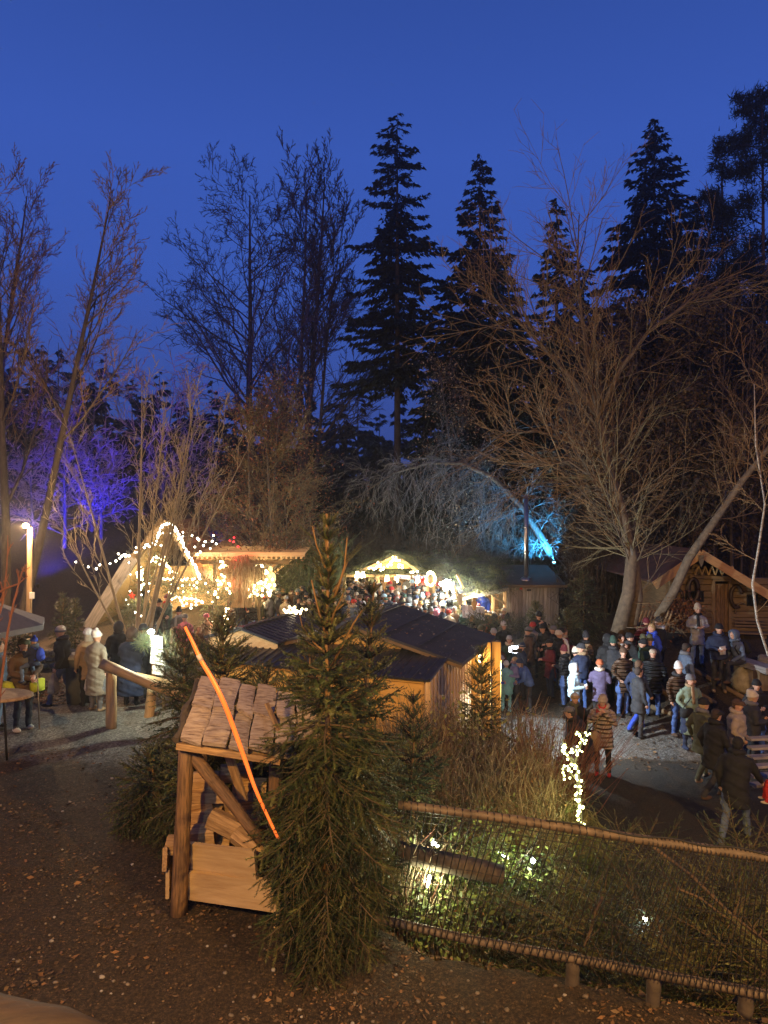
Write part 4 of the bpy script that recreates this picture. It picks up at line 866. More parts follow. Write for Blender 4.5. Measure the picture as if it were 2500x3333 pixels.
tc_ = P(-30, 2262, 11.6); mb = MB(); rr = [[tuple(tc_ + Vector((.70 * math.cos(a) * s_, .42 * math.sin(a) * s_, z_))) for a in np.linspace(0, 2 * math.pi, 28, endpoint=False)] for s_, z_ in ((.93, -.05), (1, -.035), (1, .0), (.96, .015), (0.02, .02))]
mb.loft(rr); mb.build('tabletop', mat('table_wood', (.40, .28, .17), (.20, .13, .07), scale=5, stretch=(2, 9, 2), bump=.4), tb, smooth=False)
for dx in (-.35, .22): log('leg', tb, tc_ + Vector((dx, 0, -.05)), (tc_.x + dx, tc_.y + .1, 1.25), .02, M['black'])
bn2 = empty('litter_bin', P(262, 2290, 15.6), 'round waste bin with a pale lid behind the man in the striped hat', 'waste bin')
mb = MB(); q = on_ground(255, 2285, 0, 15.5); bn2.location = q
mb.tube([q, q + Vector((0, 0, .55)), q + Vector((0, 0, 1.0))], [.24, .27, .27], 14); mb.build('body', mat('bin_grey', (.10, .10, .09), bump=.1), bn2, smooth=True)
mb = MB(); mb.tube([q + Vector((0, 0, 1.0)), q + Vector((0, 0, 1.05)), q + Vector((0, 0, 1.09))], [.30, .30, .22], 14); mb.build('lid', mat('bin_lid', (.4, .38, .3), bump=.1), bn2)
# fence panel and low wall behind the left group
lf = empty('wire_fence', P(60, 2070, 18), 'wire mesh fence glinting under the parasol edge', 'fence')
tw = Twigs()
for i in range(22):
    x0 = P(-30 + i * 6.5, 1, 18).x; tw.add([(x0, 18, G(x0, 18) + .2), (x0, 18, G(x0, 18) + 1.2)], .006, .006)
for j in range(6):
    a_ = P(-30, 2000 + j * 16, 18); b_ = P(112, 2000 + j * 16, 18); tw.add([a_, b_], .006, .006)
tw.build('wire_mesh', mat('wire_grey', (.4, .36, .28), bump=0, metal=.6, rough=.4), lf)
for u_ in (-20, 108): log('post', lf, (P(u_, 1, 18).x, 18, 1.1), (P(u_, 1, 18).x, 18, 2.6), .04, M['old_wood'])
hw_ = empty('dry_stone_wall', P(180, 2180, 18.5), 'low dark stone wall behind the man in the striped hat', 'wall')
for j in range(3):
    for i in range(15):
        x0 = P(120, 1, 18.5).x + i * .24 + .1 * (j % 2); mb = MB(); mb.ell((x0, 18.5 + U(-.03, .03), G(x0, 18.5) + .10 + j * .17), (U(.12, .15), .14, U(.08, .10)), nu=8, nv=5, jit=.12)
        mb.build('stone', mat('wall_stone', (.17, .16, .12), (.08, .08, .06), scale=5, bump=.6, var=.3), hw_)

# ------------------------------------------------------------------ rail fence with wire mesh, right foreground
fn = empty('rail_fence', (0.1, 6.65, 1.3), 'low fence of two stripped round poles with black wire mesh along the slope', 'fence')
La, Lb = Vector((-.35, 6.75, 1.40)), Vector((3.75, 5.32, 1.52))
def fpt(f_, z_): q = La.lerp(Lb, f_); return Vector((q.x, q.y, z_))
Ua, Ub = P(1352, 2626, 6.55), P(2560, 2800, 5.55)
lower = [P(1180, 2978, 6.72), P(1500, 3052, 6.42), P(1900, 3125, 6.02), P(2200, 3184, 5.76), P(2560, 3250, 5.45)]
upper = [P(1300, 2619, 6.6), P(1700, 2672, 6.25), P(2100, 2735, 5.90), P(2330, 2768, 5.70), P(2560, 2800, 5.5)]
rail_m = mat('stripped_pole', (.19, .14, .09), (.06, .043, .028), scale=9, stretch=(1, 1, 1), rough=.6, bump=.6)
def interp_path(P_, f_):
    k = f_ * (len(P_) - 1); i = min(int(k), len(P_) - 2); return P_[i].lerp(P_[i + 1], k - i)
mb = MB(); mb.tube([interp_path(lower, i / 24) for i in range(25)], [.040 + U(-.002, .002) for _ in range(25)], 14); mb.build('bottom_rail', rail_m, fn, smooth=True)
mb = MB(); mb.tube([interp_path(upper, i / 24) for i in range(25)], [.042 + U(-.002, .002) for _ in range(25)], 14); mb.build('top_rail', rail_m, fn, smooth=True)
for (u_, v0, v1, Y_) in ((1868, 3110, 3225, 6.08), (2130, 3165, 3285, 5.86), (2432, 3220, 3300, 5.6)): log('post', fn, P(u_, v0, Y_), P(u_ - 8, v1, Y_), .06, M['bark'])
wires = Twigs()
NW = 64
for i in range(NW):
    f_ = (i + .5) / NW; f_ = f_ + U(-.002, .002); a_ = interp_path(lower, .06 + .94 * f_); b_ = interp_path(upper, f_)
    bul = U(-.006, .006); wires.add([a_ + Vector((0, -.055, -.02)), a_.lerp(b_, .33) + Vector((bul, -.035, 0)), a_.lerp(b_, .66) + Vector((-bul, -.04, 0)), b_ + Vector((0, -.047, 0)), b_ + Vector((0, -.018, .044)), b_ + Vector((0, .033, .032))], .0050, .0050, 4)
    wires.add([a_ + Vector((0, -.055, .0)), a_ + Vector((0, -.035, .045)), a_ + Vector((0, .03, .040))], .0024, .0024, 4)
for h_ in (.05, .13, .34, .56, .76, .90, .955):
    pts_ = []
    for i in range(40):
        f_ = i / 39; a_ = interp_path(lower, .06 + .94 * f_); b_ = interp_path(upper, f_); pts_.append(a_.lerp(b_, h_) + Vector((0, -.045, .006 * math.sin(i * 1.3 + h_ * 9))))
    for q0, q1 in zip(pts_, pts_[1:]): wires.add([q0, q1], .0036, .0036, 4)
wires.build('wire_mesh', M['black'], fn)
cb = MB(); pts_ = []
for i in range(120):
    f_ = .30 + .70 * i / 119; b_ = interp_path(upper, f_); w_ = .048
    ang = math.pi * .38 + .32 * math.sin(i * .16); pts_.append(b_ + Vector((0, -math.cos(ang) * w_, math.sin(ang) * w_)))
cb.tube(pts_, .0075, 6); tag(cb.build('cable', M['cable'], smooth=True), 'black cable looped along the top pole of the wire mesh fence', 'cable')
# dark cross log behind the fence
dl = log('dark_log', None, P(1290, 2770, 7.4), P(1640, 2850, 7.2), .11, M['bark'], .10); tag(dl, 'thick dark log lying across behind the wire mesh fence', 'log')

# garden spots behind the fence
for k, (u_, v_, Y_, pw, lab, cc_) in enumerate(((1412, 2745, 7.8, 14, 'small white garden spotlight above the thick dark log', (1, .93, .62)), (1395, 2868, 7.3, 20, 'elongated garden lamp shining into green leaves below the dark log', (1, .96, .55)), (1735, 2802, 7.6, 8, 'small round white lamp in the fir branches behind the mesh', (.9, 1, .72)), (2100, 2990, 7.4, 3, 'tiny bluish lamp deep among the fir branches', (.7, .9, 1)), (1640, 2785, 8.0, 8, 'hidden garden lamp glowing green at the end of the dark log', (.85, 1, .45)))):
    gl_ = empty('garden_lamp', P(u_, v_, Y_), lab, 'garden lamp', 'garden lamps behind the fence')
    mb = MB(); mb.ell(gl_.location, (.018, .018, .07) if k == 1 else (.026, .026, .026) if k < 4 else (.02, .02, .01), rot=Matrix.Rotation(.2, 3, 'Y')); mb.build('bulb', M['flood'] if k != 3 else M['bulb_white'], gl_, smooth=True)
    mb = MB(); mb.tube([gl_.location + Vector((0, .02, .05)), gl_.location + Vector((.0, .05, -.02)), gl_.location + Vector((.01, .06, -.35))], .008, 5); mb.build('stem', M['black'], gl_)
    lamp('POINT', 'lamp_light', gl_.location + Vector((0, -.09, .03)), pw, cc_, .03, parent=gl_)
# blurred wooden beam of the platform rail at the lower left corner
pr = MB(); q0, q1 = P(-330, 3300, 2.6), P(300, 3440, 2.25)
pr.tube([q0.lerp(q1, i / 6) + Vector((0, 0, .012 * math.sin(i * 1.4))) for i in range(7)] + [q1 + Vector((.05, -.05, -.08))], [.13, .13, .128, .125, .12, .11, .085, .03], 14)
tag(pr.build('platform_rail', wood('rail_wood', (.06, .037, .02), (.03, .02, .012), bump=.3), smooth=True), 'rounded end of a wooden rail poking into the lowest corner of the picture', 'rail')

# ------------------------------------------------------------------ alpine hut
YH = 22.0
hut = empty('alpine_hut', P(2330, 2065, YH), 'old log hut with carved gable, orange bargeboards and tools hung on the wall', 'hut')
hy = YH
apx = P(2281, 1797, hy - .9); el = P(2130, 1896, hy - .9); er = P(2560, 1962, hy - .9)
slp = (apx.z - el.z) / (apx.x - el.x)
beam('bargeboard', hut, el + Vector((0, 0, -.10)), apx + Vector((.03, 0, -.04)), .05, .26, M['barge'], up=(-.5, 0, .85))
beam('bargeboard', hut, apx + Vector((.0, -.003, -.04)), er + Vector((0, 0, -.10)), .05, .26, M['barge'], up=(.5, 0, .85))
dp = Vector((0, 6.0, 0))
mb = MB(); mb.slab([tuple(el + Vector((-.02, .03, .04))), tuple(apx + Vector((0, .03, .08))), tuple(apx + dp + Vector((0, 0, .08))), tuple(el + dp)], .06, nrm=(0, 0, 1)); mb.build('roof', M['roof_red'], hut)
mb = MB(); mb.slab([tuple(apx + Vector((0, .03, .08))), tuple(er + Vector((.02, .03, .04))), tuple(er + dp + Vector((.02, 0, .04))), tuple(apx + dp + Vector((0, 0, .08)))], .06, nrm=(0, 0, 1)); mb.build('roof', M['roof_red'], hut)
wl0, wr0 = P(2178, 1, hy).x, P(2540, 1, hy).x; zb = P(1, 2075, hy).z; zpl = P(1, 1880, hy).z
doorx0, doorx1 = P(2318, 1, hy).x, P(2372, 1, hy).x
nl = 9; lh = (zpl - zb) / nl
for i in range(nl):
    z0 = zb + lh * (i + .5)
    for (xa, xb) in ((wl0, doorx0), (doorx1, wr0)):
        if P(1, 2035, hy).z > z0 or True: beam('wall_log', hut, (xa, hy, z0), (xb, hy, z0), .16, lh - .015, M['old_wood'], bev=.03)
for i in range(4): beam('door_board', hut, (doorx0 + (i + .5) * (doorx1 - doorx0) / 4, hy + .02, zb), (doorx0 + (i + .5) * (doorx1 - doorx0) / 4, hy + .02, zpl - .2), .04, (doorx1 - doorx0) / 4 - .01, M['log_brown'], up=(1, 0, 0))
beam('door_frame', hut, (doorx0, hy - .09, zb), (doorx0, hy - .09, zpl - .1), .05, .10, M['old_wood'], up=(1, 0, 0)); beam('door_frame', hut, (doorx1, hy - .09, zb), (doorx1, hy - .09, zpl - .1), .05, .10, M['old_wood'], up=(1, 0, 0))
beam('lintel', hut, (doorx0 - .05, hy - .09, zpl - .05), (doorx1 + .05, hy - .09, zpl - .05), .05, .12, M['old_wood'])
beam('side_wall', hut, (wl0, hy + 3, (zb + zpl) / 2), (wl0, hy + .1, (zb + zpl) / 2), .16, zpl - zb, M['old_wood'])
# gable face boards + carved lattice
for i in range(7):
    z0 = zpl + .05 + i * .15; x0 = max(wl0 - .2, apx.x - (apx.z - z0) / slp + .5); x1 = min(wr0, apx.x + (apx.z - z0) / slp * 1.0 - .4)
    if x1 - x0 > .2: beam('gable_board', hut, (x0, hy + .05, z0), (x1, hy + .05, z0), .04, .14, M['old_wood'])
lat = M['log_brown']
for i in range(6):
    a_ = P(2262 + i * 22, 1872, hy - .25); b_ = P(2262 + i * 22 + 11, 1842, hy - .25); c_ = P(2262 + i * 22 + 22, 1872, hy - .25)
    beam('lattice_bar', hut, a_, b_, .03, .07, M['pine'], up=(0, -1, 0)); beam('lattice_bar', hut, b_, c_, .03, .07, M['pine'], up=(0, -1, 0))
beam('lattice_beam', hut, P(2245, 1877, hy - .2), P(2420, 1882, hy - .2), .08, .10, M['old_wood'])
mb = MB(); t0_ = P(2282, 1812, hy - 1.0); mb.slab([tuple(t0_ + Vector((-.09, 0, .05))), tuple(t0_ + Vector((.09, 0, .05))), tuple(t0_ + Vector((.06, 0, -.18))), tuple(t0_ + Vector((.0, 0, -.32))), tuple(t0_ + Vector((-.06, 0, -.18)))], .03); mb.build('finial', M['old_wood'], hut)
# windows
for (ua, ub, va, vb) in ((2232, 2236 + 24, 1925, 1955), (2272, 2288, 1925, 1957), (2432, 2464, 1937, 1970)):
    a_, b_ = P(ua, vb, hy - .09), P(ub, va, hy - .09)
    w_ = empty('window', (a_ + b_) / 2); w_.parent = hut; w_.location = (a_ + b_) / 2 - hut.location
    mb = MB(); mb.box((0, 0, 0), (b_.x - a_.x, .02, b_.z - a_.z)); o_ = mb.build('pane', mat('dark_glass', (.01, .01, .012), rough=.1, bump=0), None); o_.parent = w_
    for (cx, cz, sx_, sz_) in ((0, .5, 1.1, .0), (0, -.5, 1.1, .0), (.5, 0, 0, 1.1), (-.5, 0, 0, 1.1), (0, 0, 0, 1)):
        mb = MB(); mb.box((cx * (b_.x - a_.x), -.015, cz * (b_.z - a_.z)), (sx_ * (b_.x - a_.x) or .035, .03, sz_ * (b_.z - a_.z) or .035)); o_ = mb.build('sash', M['black'], None); o_.parent = w_
# hung horse collars, wheel, sickle, bench
def ring_obj(name, c, rx, rz, r, m, label, cat, n=22, a0=0, a1=2 * math.pi):
    mb = MB(); mb.tube([Vector(c) + Vector((rx * math.cos(a), U(-.01, .01), rz * math.sin(a))) for a in np.linspace(a0, a1, n)], r, 8, cap=True); return tag(mb.build(name, m, smooth=True), label, cat)
leather = mat('leather', (.05, .025, .012), (.02, .012, .008), scale=8, rough=.5, bump=.3)
ring_obj('horse_collar', P(2256, 1920, hy - .2), .16, .36, .075, leather, 'large horse collar hung on the hut wall between the small windows', 'horse collar')
ring_obj('horse_collar', P(2210, 1945, hy - .2), .12, .24, .045, leather, 'smaller horse collar hung near the dark hut corner', 'horse collar')
ring_obj('harness', P(2397, 1942, hy - .2), .18, .34, .06, leather, 'dark harness hung to the side of the hut door', 'harness', a0=.3, a1=5.2)
ring_obj('sickle', P(2417, 1990, hy - .2), .22, .28, .02, M['old_wood'], 'curved wooden scythe handle leaning on the hut wall', 'scythe', a0=1.2, a1=3.4)
whl = empty('wagon_wheel', P(2481, 1958, hy - .6), 'small spoked wheel hanging from the hut eaves', 'wheel')
mb = MB(); mb.tube([whl.location + Vector((.12 * math.cos(a), 0, .12 * math.sin(a))) for a in np.linspace(0, 2 * math.pi, 20)], .018, 6, cap=False); mb.build('rim', M['black'], whl)
for k in range(5): a = k * 2 * math.pi / 5 + .3; mb = MB(); mb.tube([whl.location, whl.location + Vector((.12 * math.cos(a), 0, .12 * math.sin(a)))], .01, 5); mb.build('spoke', M['black'], whl)
mb = MB(); mb.tube([whl.location + Vector((0, 0, .12)), whl.location + Vector((0, 0, .35))], .008, 4); mb.build('chain', M['black'], whl)
bk = empty('bench', P(2450, 2025, hy - .5), 'plank bench with slatted back against the hut wall', 'bench')
for i in range(3): beam('slat', bk, P(2392, 2016 + i * 10, hy - .35), P(2500, 2020 + i * 10, hy - .35), .03, .06, M['old_wood'])
beam('seat', bk, P(2392, 2058, hy - .7), P(2505, 2062, hy - .7), .35, .05, M['old_wood'])
for u_ in (2400, 2490): beam('leg', bk, P(u_, 2060, hy - .7), P(u_, 2090, hy - .7), .08, .08, M['old_wood'])
# log seat and boulder
ls = empty('log_bench', on_ground(2450, 2190, 0, 18), 'squared log bench that the woman in the blue-grey jacket sits on', 'bench')
q = ls.location; beam('seat', ls, P(2400, 2148, 18.6), P(2520, 2185, 17.0), .42, .16, M['grey_wood'])
for (u_, v_, Y_) in ((2415, 2160, 18.3), (2480, 2180, 17.4)): beam('leg', ls, P(u_, v_, Y_), P(u_, v_, Y_) + Vector((0, 0, -.5)), .3, .3, M['old_wood'])
bd = empty('boulder', on_ground(2430, 2255, 0, 16.5)); bo = MB()
from mathutils import noise as mnoise
def rock(c, r, m, label, seed=0, cat='boulder'):
    mb = MB(); mb.ell((0, 0, 0), 1.0, nu=26, nv=18); vv = []
    for q_ in mb.v:
        q_ = Vector(q_); d_ = 1 + .28 * mnoise.noise(q_ * 1.3 + Vector((seed, 0, 0))) + .14 * mnoise.noise(q_ * 3.1 + Vector((0, seed, 0))) + .05 * mnoise.noise(q_ * 8)
        vv.append(tuple(Vector((q_.x * r[0], q_.y * r[1], q_.z * r[2])) * d_ + Vector(c)))
    mb.v = vv; o_ = mb.build('boulder', m, None, smooth=True, origin=c); return tag(o_, label, cat)
bpy.data.objects.remove(bd)
q = on_ground(2428, 2250, 0, 16.5); rock(q + Vector((0, 0, .30)), (.34, .34, .42), M['stone'], 'tall rough yellowish boulder at the foot of the log bench', 2)
q = on_ground(2485, 2200, 0, 16.5); rock(q + Vector((.1, 0, .25)), (.3, .3, .35), M['grey_wood'], 'grey stump-like block under the end of the log bench', 5, 'stump')
# log pile / slabs by the far right stairs
for k in range(6):
    q = P(2478 + 3 * k, 2405 + 30 * k, 13.6 - .35 * k); beam_o = beam('step_board', None, q + Vector((-.25, 0, 0)), q + Vector((.45, .1, 0)), .16, .05, M['grey_wood']); tag(beam_o, ('topmost', 'second highest', 'third highest', 'fourth highest', 'fifth highest', 'lowest')[k] + ' pale wooden step at the picture edge behind the walkers', 'step', 'wooden steps')
# ------------------------------------------------------------------ bare trees
def rot_about(d, ax, a): return Matrix.Rotation(a, 3, ax) @ d
def grow(tw, p, d, L, r, lv, spec, mi_big=0, mi_small=1, rn=R):
    """one limb and everything that grows from it"""
    big = r > .03; k = 6 if lv == 0 else (5 if lv == 1 else 3)
    pts = [Vector(p)]; q = Vector(p); dd = Vector(d).normalized(); w = spec['wob'][lv]; up = spec['up'][lv]; seg = L / (k - 1)
    for _ in range(k - 1):
        dd = (dd + Vector((rn.gauss(0, w), rn.gauss(0, w), rn.gauss(0, w))) + Vector((0, 0, up))).normalized(); q = q + dd * seg; pts.append(q)
    r1 = r * spec['taper'][lv]
    tw.add(pts, r, r1, 7 if lv == 0 else (5 if big else 3), mi_big if r > spec.get('bigr', .02) else mi_small)
    if lv >= spec['levels']: return
    n = spec['n'][lv]; st = spec['start'][lv]
    for i in range(n):
        f = st + (1 - st) * ((i + rn.random() * .9) / n) ** spec.get('pw', 1.0)
        x = f * (k - 1); i0 = min(int(x), k - 2); bp = pts[i0].lerp(pts[i0 + 1], x - i0); bd = (pts[i0 + 1] - pts[i0]).normalized()
        ax = bd.orthogonal().normalized(); ax = rot_about(ax, bd, rn.uniform(0, 6.283)); ang = math.radians(rn.uniform(*spec['ang'][lv]))
        cd = rot_about(bd, ax, ang)
        prof = (1 - f) * spec['prof'][lv] + (1 - spec['prof'][lv])
        cl = spec['len'][lv] * (L if lv else spec['H']) * max(.12, prof) * rn.uniform(.75, 1.2)
        cr_ = min(r * .75, (r + (r1 - r) * f) * spec['rr'][lv] * rn.uniform(.8, 1.1))
        grow(tw, bp, cd, cl, max(cr_, spec['rmin']), lv + 1, spec, mi_big, mi_small, rn)
SP_BROAD = dict(levels=4, wob=[.04, .12, .16, .18, .2], up=[.02, .05, .06, .06, .05], taper=[.12, .3, .4, .5, .5], n=[30, 9, 6, 4], start=[.22, .2, .15, .1], ang=[(40, 75), (25, 55), (25, 60), (25, 60)], len=[.42, .50, .42, .45], prof=[.75, .4, .3, .3], rr=[.42, .5, .55, .6], rmin=.008, H=1)
SP_UP = dict(levels=4, wob=[.03, .07, .1, .14, .15], up=[.02, .13, .14, .10, .08], taper=[.12, .25, .4, .5, .5], n=[24, 8, 6, 3], start=[.25, .15, .1, .1], ang=[(25, 55), (20, 42), (20, 45), (20, 45)], len=[.40, .42, .40, .42], prof=[.7, .3, .3, .3], rr=[.45, .5, .55, .6], rmin=.008, H=1)
def bare_tree(base, H, r, spec, mats, label, cat='tree', group=None, lean=(0, 0), seed=1, leaves=None, name='bare_tree', rmin=None, leafr=None, trunks=None):
    rn = random.Random(seed); t = empty(name, base, label, cat, group); tw = Twigs(); sp = dict(spec); sp['H'] = H
    if rmin: sp['rmin'] = rmin
    for (ox, oy, h_, lx, ly, rr_) in (trunks or [(0, 0, 1, lean[0], lean[1], 1)]):
        sp['H'] = H * h_; grow(tw, Vector(base) + Vector((ox, oy, -.15)), Vector((lx, ly, 1)), H * h_, r * rr_, 0, sp, 0, 1, rn)
    # split trunk from branches: level-0 tubes have 7 sides
    tr, br = Twigs(), Twigs()
    for key, L_ in tw.g.items(): (tr if key[1] == 7 else br).g[key] = L_
    tr.build('trunk', mats, t); br.build('branches', mats, t)['kind'] = 'stuff'
    if leaves:
        tips = [q[0][-1] for key, L_ in br.g.items() if key[1] == 3 for q in L_ for _ in range(1)]
        leaf_cloud('foliage', tips, leaves[0], leaves[1], leaves[2], t, seed)
    return t
def leaf_cloud(name, tips, n, size, mats, parent, seed=1, spread=.35, droop=.1):
    r = np.random.RandomState(seed); T_ = np.array([tuple(q) for q in tips]); idx = r.randint(0, len(T_), n)
    C = T_[idx] + r.normal(0, spread, (n, 3)) * np.array([1, 1, .8]); C[:, 2] -= droop
    a = r.normal(0, 1, (n, 3)); a /= np.linalg.norm(a, axis=1, keepdims=True); b_ = np.cross(a, r.normal(0, 1, (n, 3))); b_ /= np.linalg.norm(b_, axis=1, keepdims=True)
    s_ = (size * r.uniform(.6, 1.4, n))[:, None]
    V = np.stack([C - a * s_, C + b_ * s_ * .5, C + a * s_, C - b_ * s_ * .5], 1).reshape(-1, 3); Q = np.arange(4 * n).reshape(-1, 4)
    return np_mesh(name, V, Q, mats, r.randint(0, len(mats), n) if len(mats) > 1 else None, parent, k=4)
def base_at(u, Y): x = (u - 1250) / F * Y; return Vector((x, Y, G(x, Y)))
def hfor(v, Y, b): return P(0, v, Y).z - b.z
BK = [M['bark'], M['twig_dark']]; BW = [M['bark'], M['twig_brown']]; BO = [M['bark_grey'], M['twig_olive']]; M['twig_pale'] = mat('twig_pale', (.46, .38, .22), (.28, .22, .12), scale=3, rough=.7, bump=0)
b = base_at(830, 47); bare_tree(b, hfor(620, 47, b), .34, dict(SP_BROAD, n=[32, 8, 5, 4], len=[.46, .5, .42, .45], start=[.26, .2, .15, .1], ang=[(35, 68), (25, 55), (25, 60), (25, 60)], prof=[.62, .4, .3, .3]), BK, 'broad bare tree with wide spreading crown standing against the dusk sky', seed=4, rmin=.022, lean=(-.06, 0))
b = base_at(985, 46); bare_tree(b, hfor(545, 46, b), .30, dict(SP_UP, n=[26, 8, 6, 4], len=[.36, .42, .4, .42]), BK, 'tall narrow bare tree with upright double trunk next to the big spruce', seed=9, rmin=.022, trunks=[(0, 0, 1, .05, 0, 1), (-.5, .2, .95, .02, 0, .8), (.2, 0, .9, .12, 0, .6)])
b = base_at(20, 27); bare_tree(b, hfor(540, 27, b), .20, SP_UP, BW, 'slender bare tree standing nearest the picture edge beyond the street lamp', seed=13, rmin=.012, lean=(-.02, 0))
b = base_at(62, 26); bare_tree(b, hfor(620, 26, b) * 1.03, .19, dict(SP_UP, start=[.42, .15, .1, .1], n=[18, 8, 6, 3], up=[.02, .10, .14, .1, .08]), BW, 'bare tree with sweeping bent trunk behind the street lamp', seed=21, rmin=.012, lean=(.20, 0))
b = base_at(-60, 30); bare_tree(b, hfor(600, 30, b), .20, SP_UP, BW, 'thin bare tree half cut off by the picture edge', seed=31, rmin=.012, lean=(.05, 0))
# multi-stem shrub tree in front of the A-frame
b = base_at(440, 20.5); bare_tree(b, hfor(1215, 20.5, b), .068, dict(SP_UP, levels=3, wob=[.03, .05, .07, .1], n=[9, 5, 3], start=[.25, .2, .2], len=[.34, .42, .42], ang=[(16, 36), (20, 40), (25, 45)]), [M['twig_pale']] * 2, 'pale many-stemmed bare tree standing in front of the A-frame hut', seed=5, rmin=.012,
    trunks=[(0, 0, 1, .12, 0, 1), (.05, 0, 1, .33, .02, .9), (-.1, .1, .9, -.22, 0, .8), (.1, .1, .85, .52, 0, .7), (.3, 0, .95, .22, .1, .9), (-.1, 0, .7, -.5, 0, .6), (.35, 0, .9, .42, -.1, .6), (.1, .2, .92, .02, .1, .7), (-.05, 0, .85, .24, .1, .6)])
# russet hornbeam
RL = [M['leaf_dry'], mat('leaf_russet', (.34, .13, .07), (.18, .07, .04), scale=2, bump=0)]
b = base_at(860, 28); bare_tree(b, hfor(1225, 28, b), .13, dict(SP_BROAD, n=[26, 8, 6, 3], start=[.16, .2, .15, .1], up=[.02, .08, .05, .0, 0]), BO, 'twin-stemmed tree keeping russet leaves above the pergola', seed=8, rmin=.009, leaves=(9000, .045, RL), trunks=[(0, 0, 1, .0, 0, 1), (.35, 0, .97, .02, 0, .9), (-.3, .3, .9, -.03, 0, .6)])
# cyan-lit birch-like tree with dry leaves
b = base_at(1530, 33); bare_tree(b, hfor(1175, 33, b), .15, dict(SP_BROAD, n=[28, 8, 6, 3], len=[.30, .5, .42, .45], start=[.28, .2, .15, .1]), [M['bark_grey'], M['bark_grey']], 'slim tree with scattered dry leaves lit bluish beside the arching trunk', seed=17, rmin=.010, leaves=(2600, .06, [M['leaf_dry'], M['leaf_pale']]), lean=(-.05, 0))
# arching fallen trunk
def limb_tree(name, base, paths, mats, label, r0, side, seed=3, spec=None, cat='tree', group=None, leaves=None, r1f=.3):
    """hand-laid main stems with procedural side growth; paths: list of [(u,v,Y,r)...]"""
    rn = random.Random(seed); t = empty(name, base, label, cat, group); tr, br = Twigs(), Twigs()
    for path in paths:
        pts = [P(q[0], q[1], q[2]) for q in path]; rs_ = [q[3] for q in path]
        mb = MB(); mb.tube(pts, rs_, 8 if rs_[0] > .04 else 5, jit=.04); mb.build('trunk' if rs_[0] > .05 else 'limb', mats[0], t, smooth=True)
        for i in range(len(pts) - 1):
            n_ = int(side['dens'] * (pts[i + 1] - pts[i]).length * (path[i][4] if len(path[i]) > 4 else 1) + rn.random())
            d0 = (pts[i + 1] - pts[i]).normalized()
            for _ in range(n_):
                f = rn.random(); bp = pts[i].lerp(pts[i + 1], f); rr_ = rs_[i] * (1 - f) + rs_[i + 1] * f
                ax = rot_about(d0.orthogonal().normalized(), d0, rn.uniform(0, 6.283)); cd = rot_about(d0, ax, math.radians(rn.uniform(*side['ang'])))
                sp = dict(side['spec']); sp['H'] = side['L'] * rn.uniform(.5, 1.2)
                grow(br, bp, cd, side['L'] * rn.uniform(.45, 1.15), min(side['r'], rr_ * .8), 1, sp, 0, 1, rn)
    br.build('branches', mats, t)
    if leaves:
        tips = [q[0][-1] for key, L_ in br.g.items() if key[1] == 3 for q in L_]; leaf_cloud('foliage', tips, leaves[0], leaves[1], leaves[2], t, seed)
    return t
HANG = dict(levels=3, wob=[0, .06, .10, .10], up=[0, -.22, -.30, -.25], taper=[0, .4, .5, .5], n=[0, 8, 3], start=[0, .1, .2], ang=[0, (20, 60), (15, 50)], len=[0, .45, .5], prof=[0, .2, .2], rr=[0, .6, .7], rmin=.007, H=1)
BROOM = dict(levels=3, wob=[0, .05, .09, .10], up=[0, .08, .02, -.04], taper=[0, .35, .5, .5], n=[0, 7, 4], start=[0, .15, .15], ang=[0, (15, 50), (15, 50)], len=[0, .5, .5], prof=[0, .3, .2], rr=[0, .55, .65], rmin=.007, H=1)
limb_tree('arching_tree', base_at(1800, 29), [[(1808, 1830, 29, .17), (1760, 1745, 29, .15), (1700, 1650, 29, .13), (1600, 1550, 29.2, .11), (1500, 1508, 29.5, .09), (1400, 1506, 30, .07), (1280, 1540, 30.2, .05), (1190, 1600, 30.4, .03)]], [M['bark_grey'], mat('twig_grey', (.26, .25, .24), (.15, .15, .14), bump=0)], 'arching bent-over trunk with hanging twigs, lit cyan at its foot', .17, dict(dens=7.5, ang=(30, 110), L=2.8, r=.022, spec=HANG), seed=12)
# cyan-lit scrub
SCR = dict(levels=3, wob=[.1, .18, .2, .2], up=[.02, .02, .03, .0], taper=[.3, .4, .5, .5], n=[9, 6, 4], start=[.15, .15, .1], ang=[(30, 70), (30, 70), (30, 70)], len=[.55, .5, .5], prof=[.4, .3, .3], rr=[.5, .6, .6], rmin=.009, H=1)
for k, (u_, Y_, v_, lab) in enumerate(((1600, 31, 1640, 'bare scrub lit pale blue behind the fir-roofed stall'), (1670, 30.5, 1600, 'bare scrub lit cyan behind the steel flue'), (1760, 30.5, 1620, 'bare scrub lit bright cyan at the foot of the arching trunk'), (1815, 31, 1690, 'low bare scrub lit cyan beyond the arching trunk'))):
    b = base_at(u_, Y_); bare_tree(b, hfor(v_, Y_, b), .05, SCR, [M['bark_grey'], M['bark_grey']], lab, 'shrub', 'cyan-lit scrub', seed=40 + k, trunks=[(0, 0, 1, .1, 0, 1), (.1, 0, .9, .5, 0, .8), (-.2, 0, .9, -.5, 0, .8), (.4, 0, .8, -.2, .2, .7), (-.4, 0, .8, .3, 0, .7)], name='bare_shrub')
cs = empty('coloured_spot', P(1806, 1835, 27.9), 'cyan spotlight at the foot of the arching trunk', 'spotlight')
mb = MB(); mb.tube([cs.location + Vector((0, .12, -.1)), cs.location + Vector((0, .0, .02))], [.06, .09], 12); mb.build('housing', M['black'], cs)
mb = MB(); mb.ell(cs.location + Vector((-.03, .02, .06)), (.07, .07, .03)); mb.build('lens', mat('cyan_lens', (.3, .8, 1), bump=0, emit=9, ecol=(.25, .75, 1), sample=False), cs)
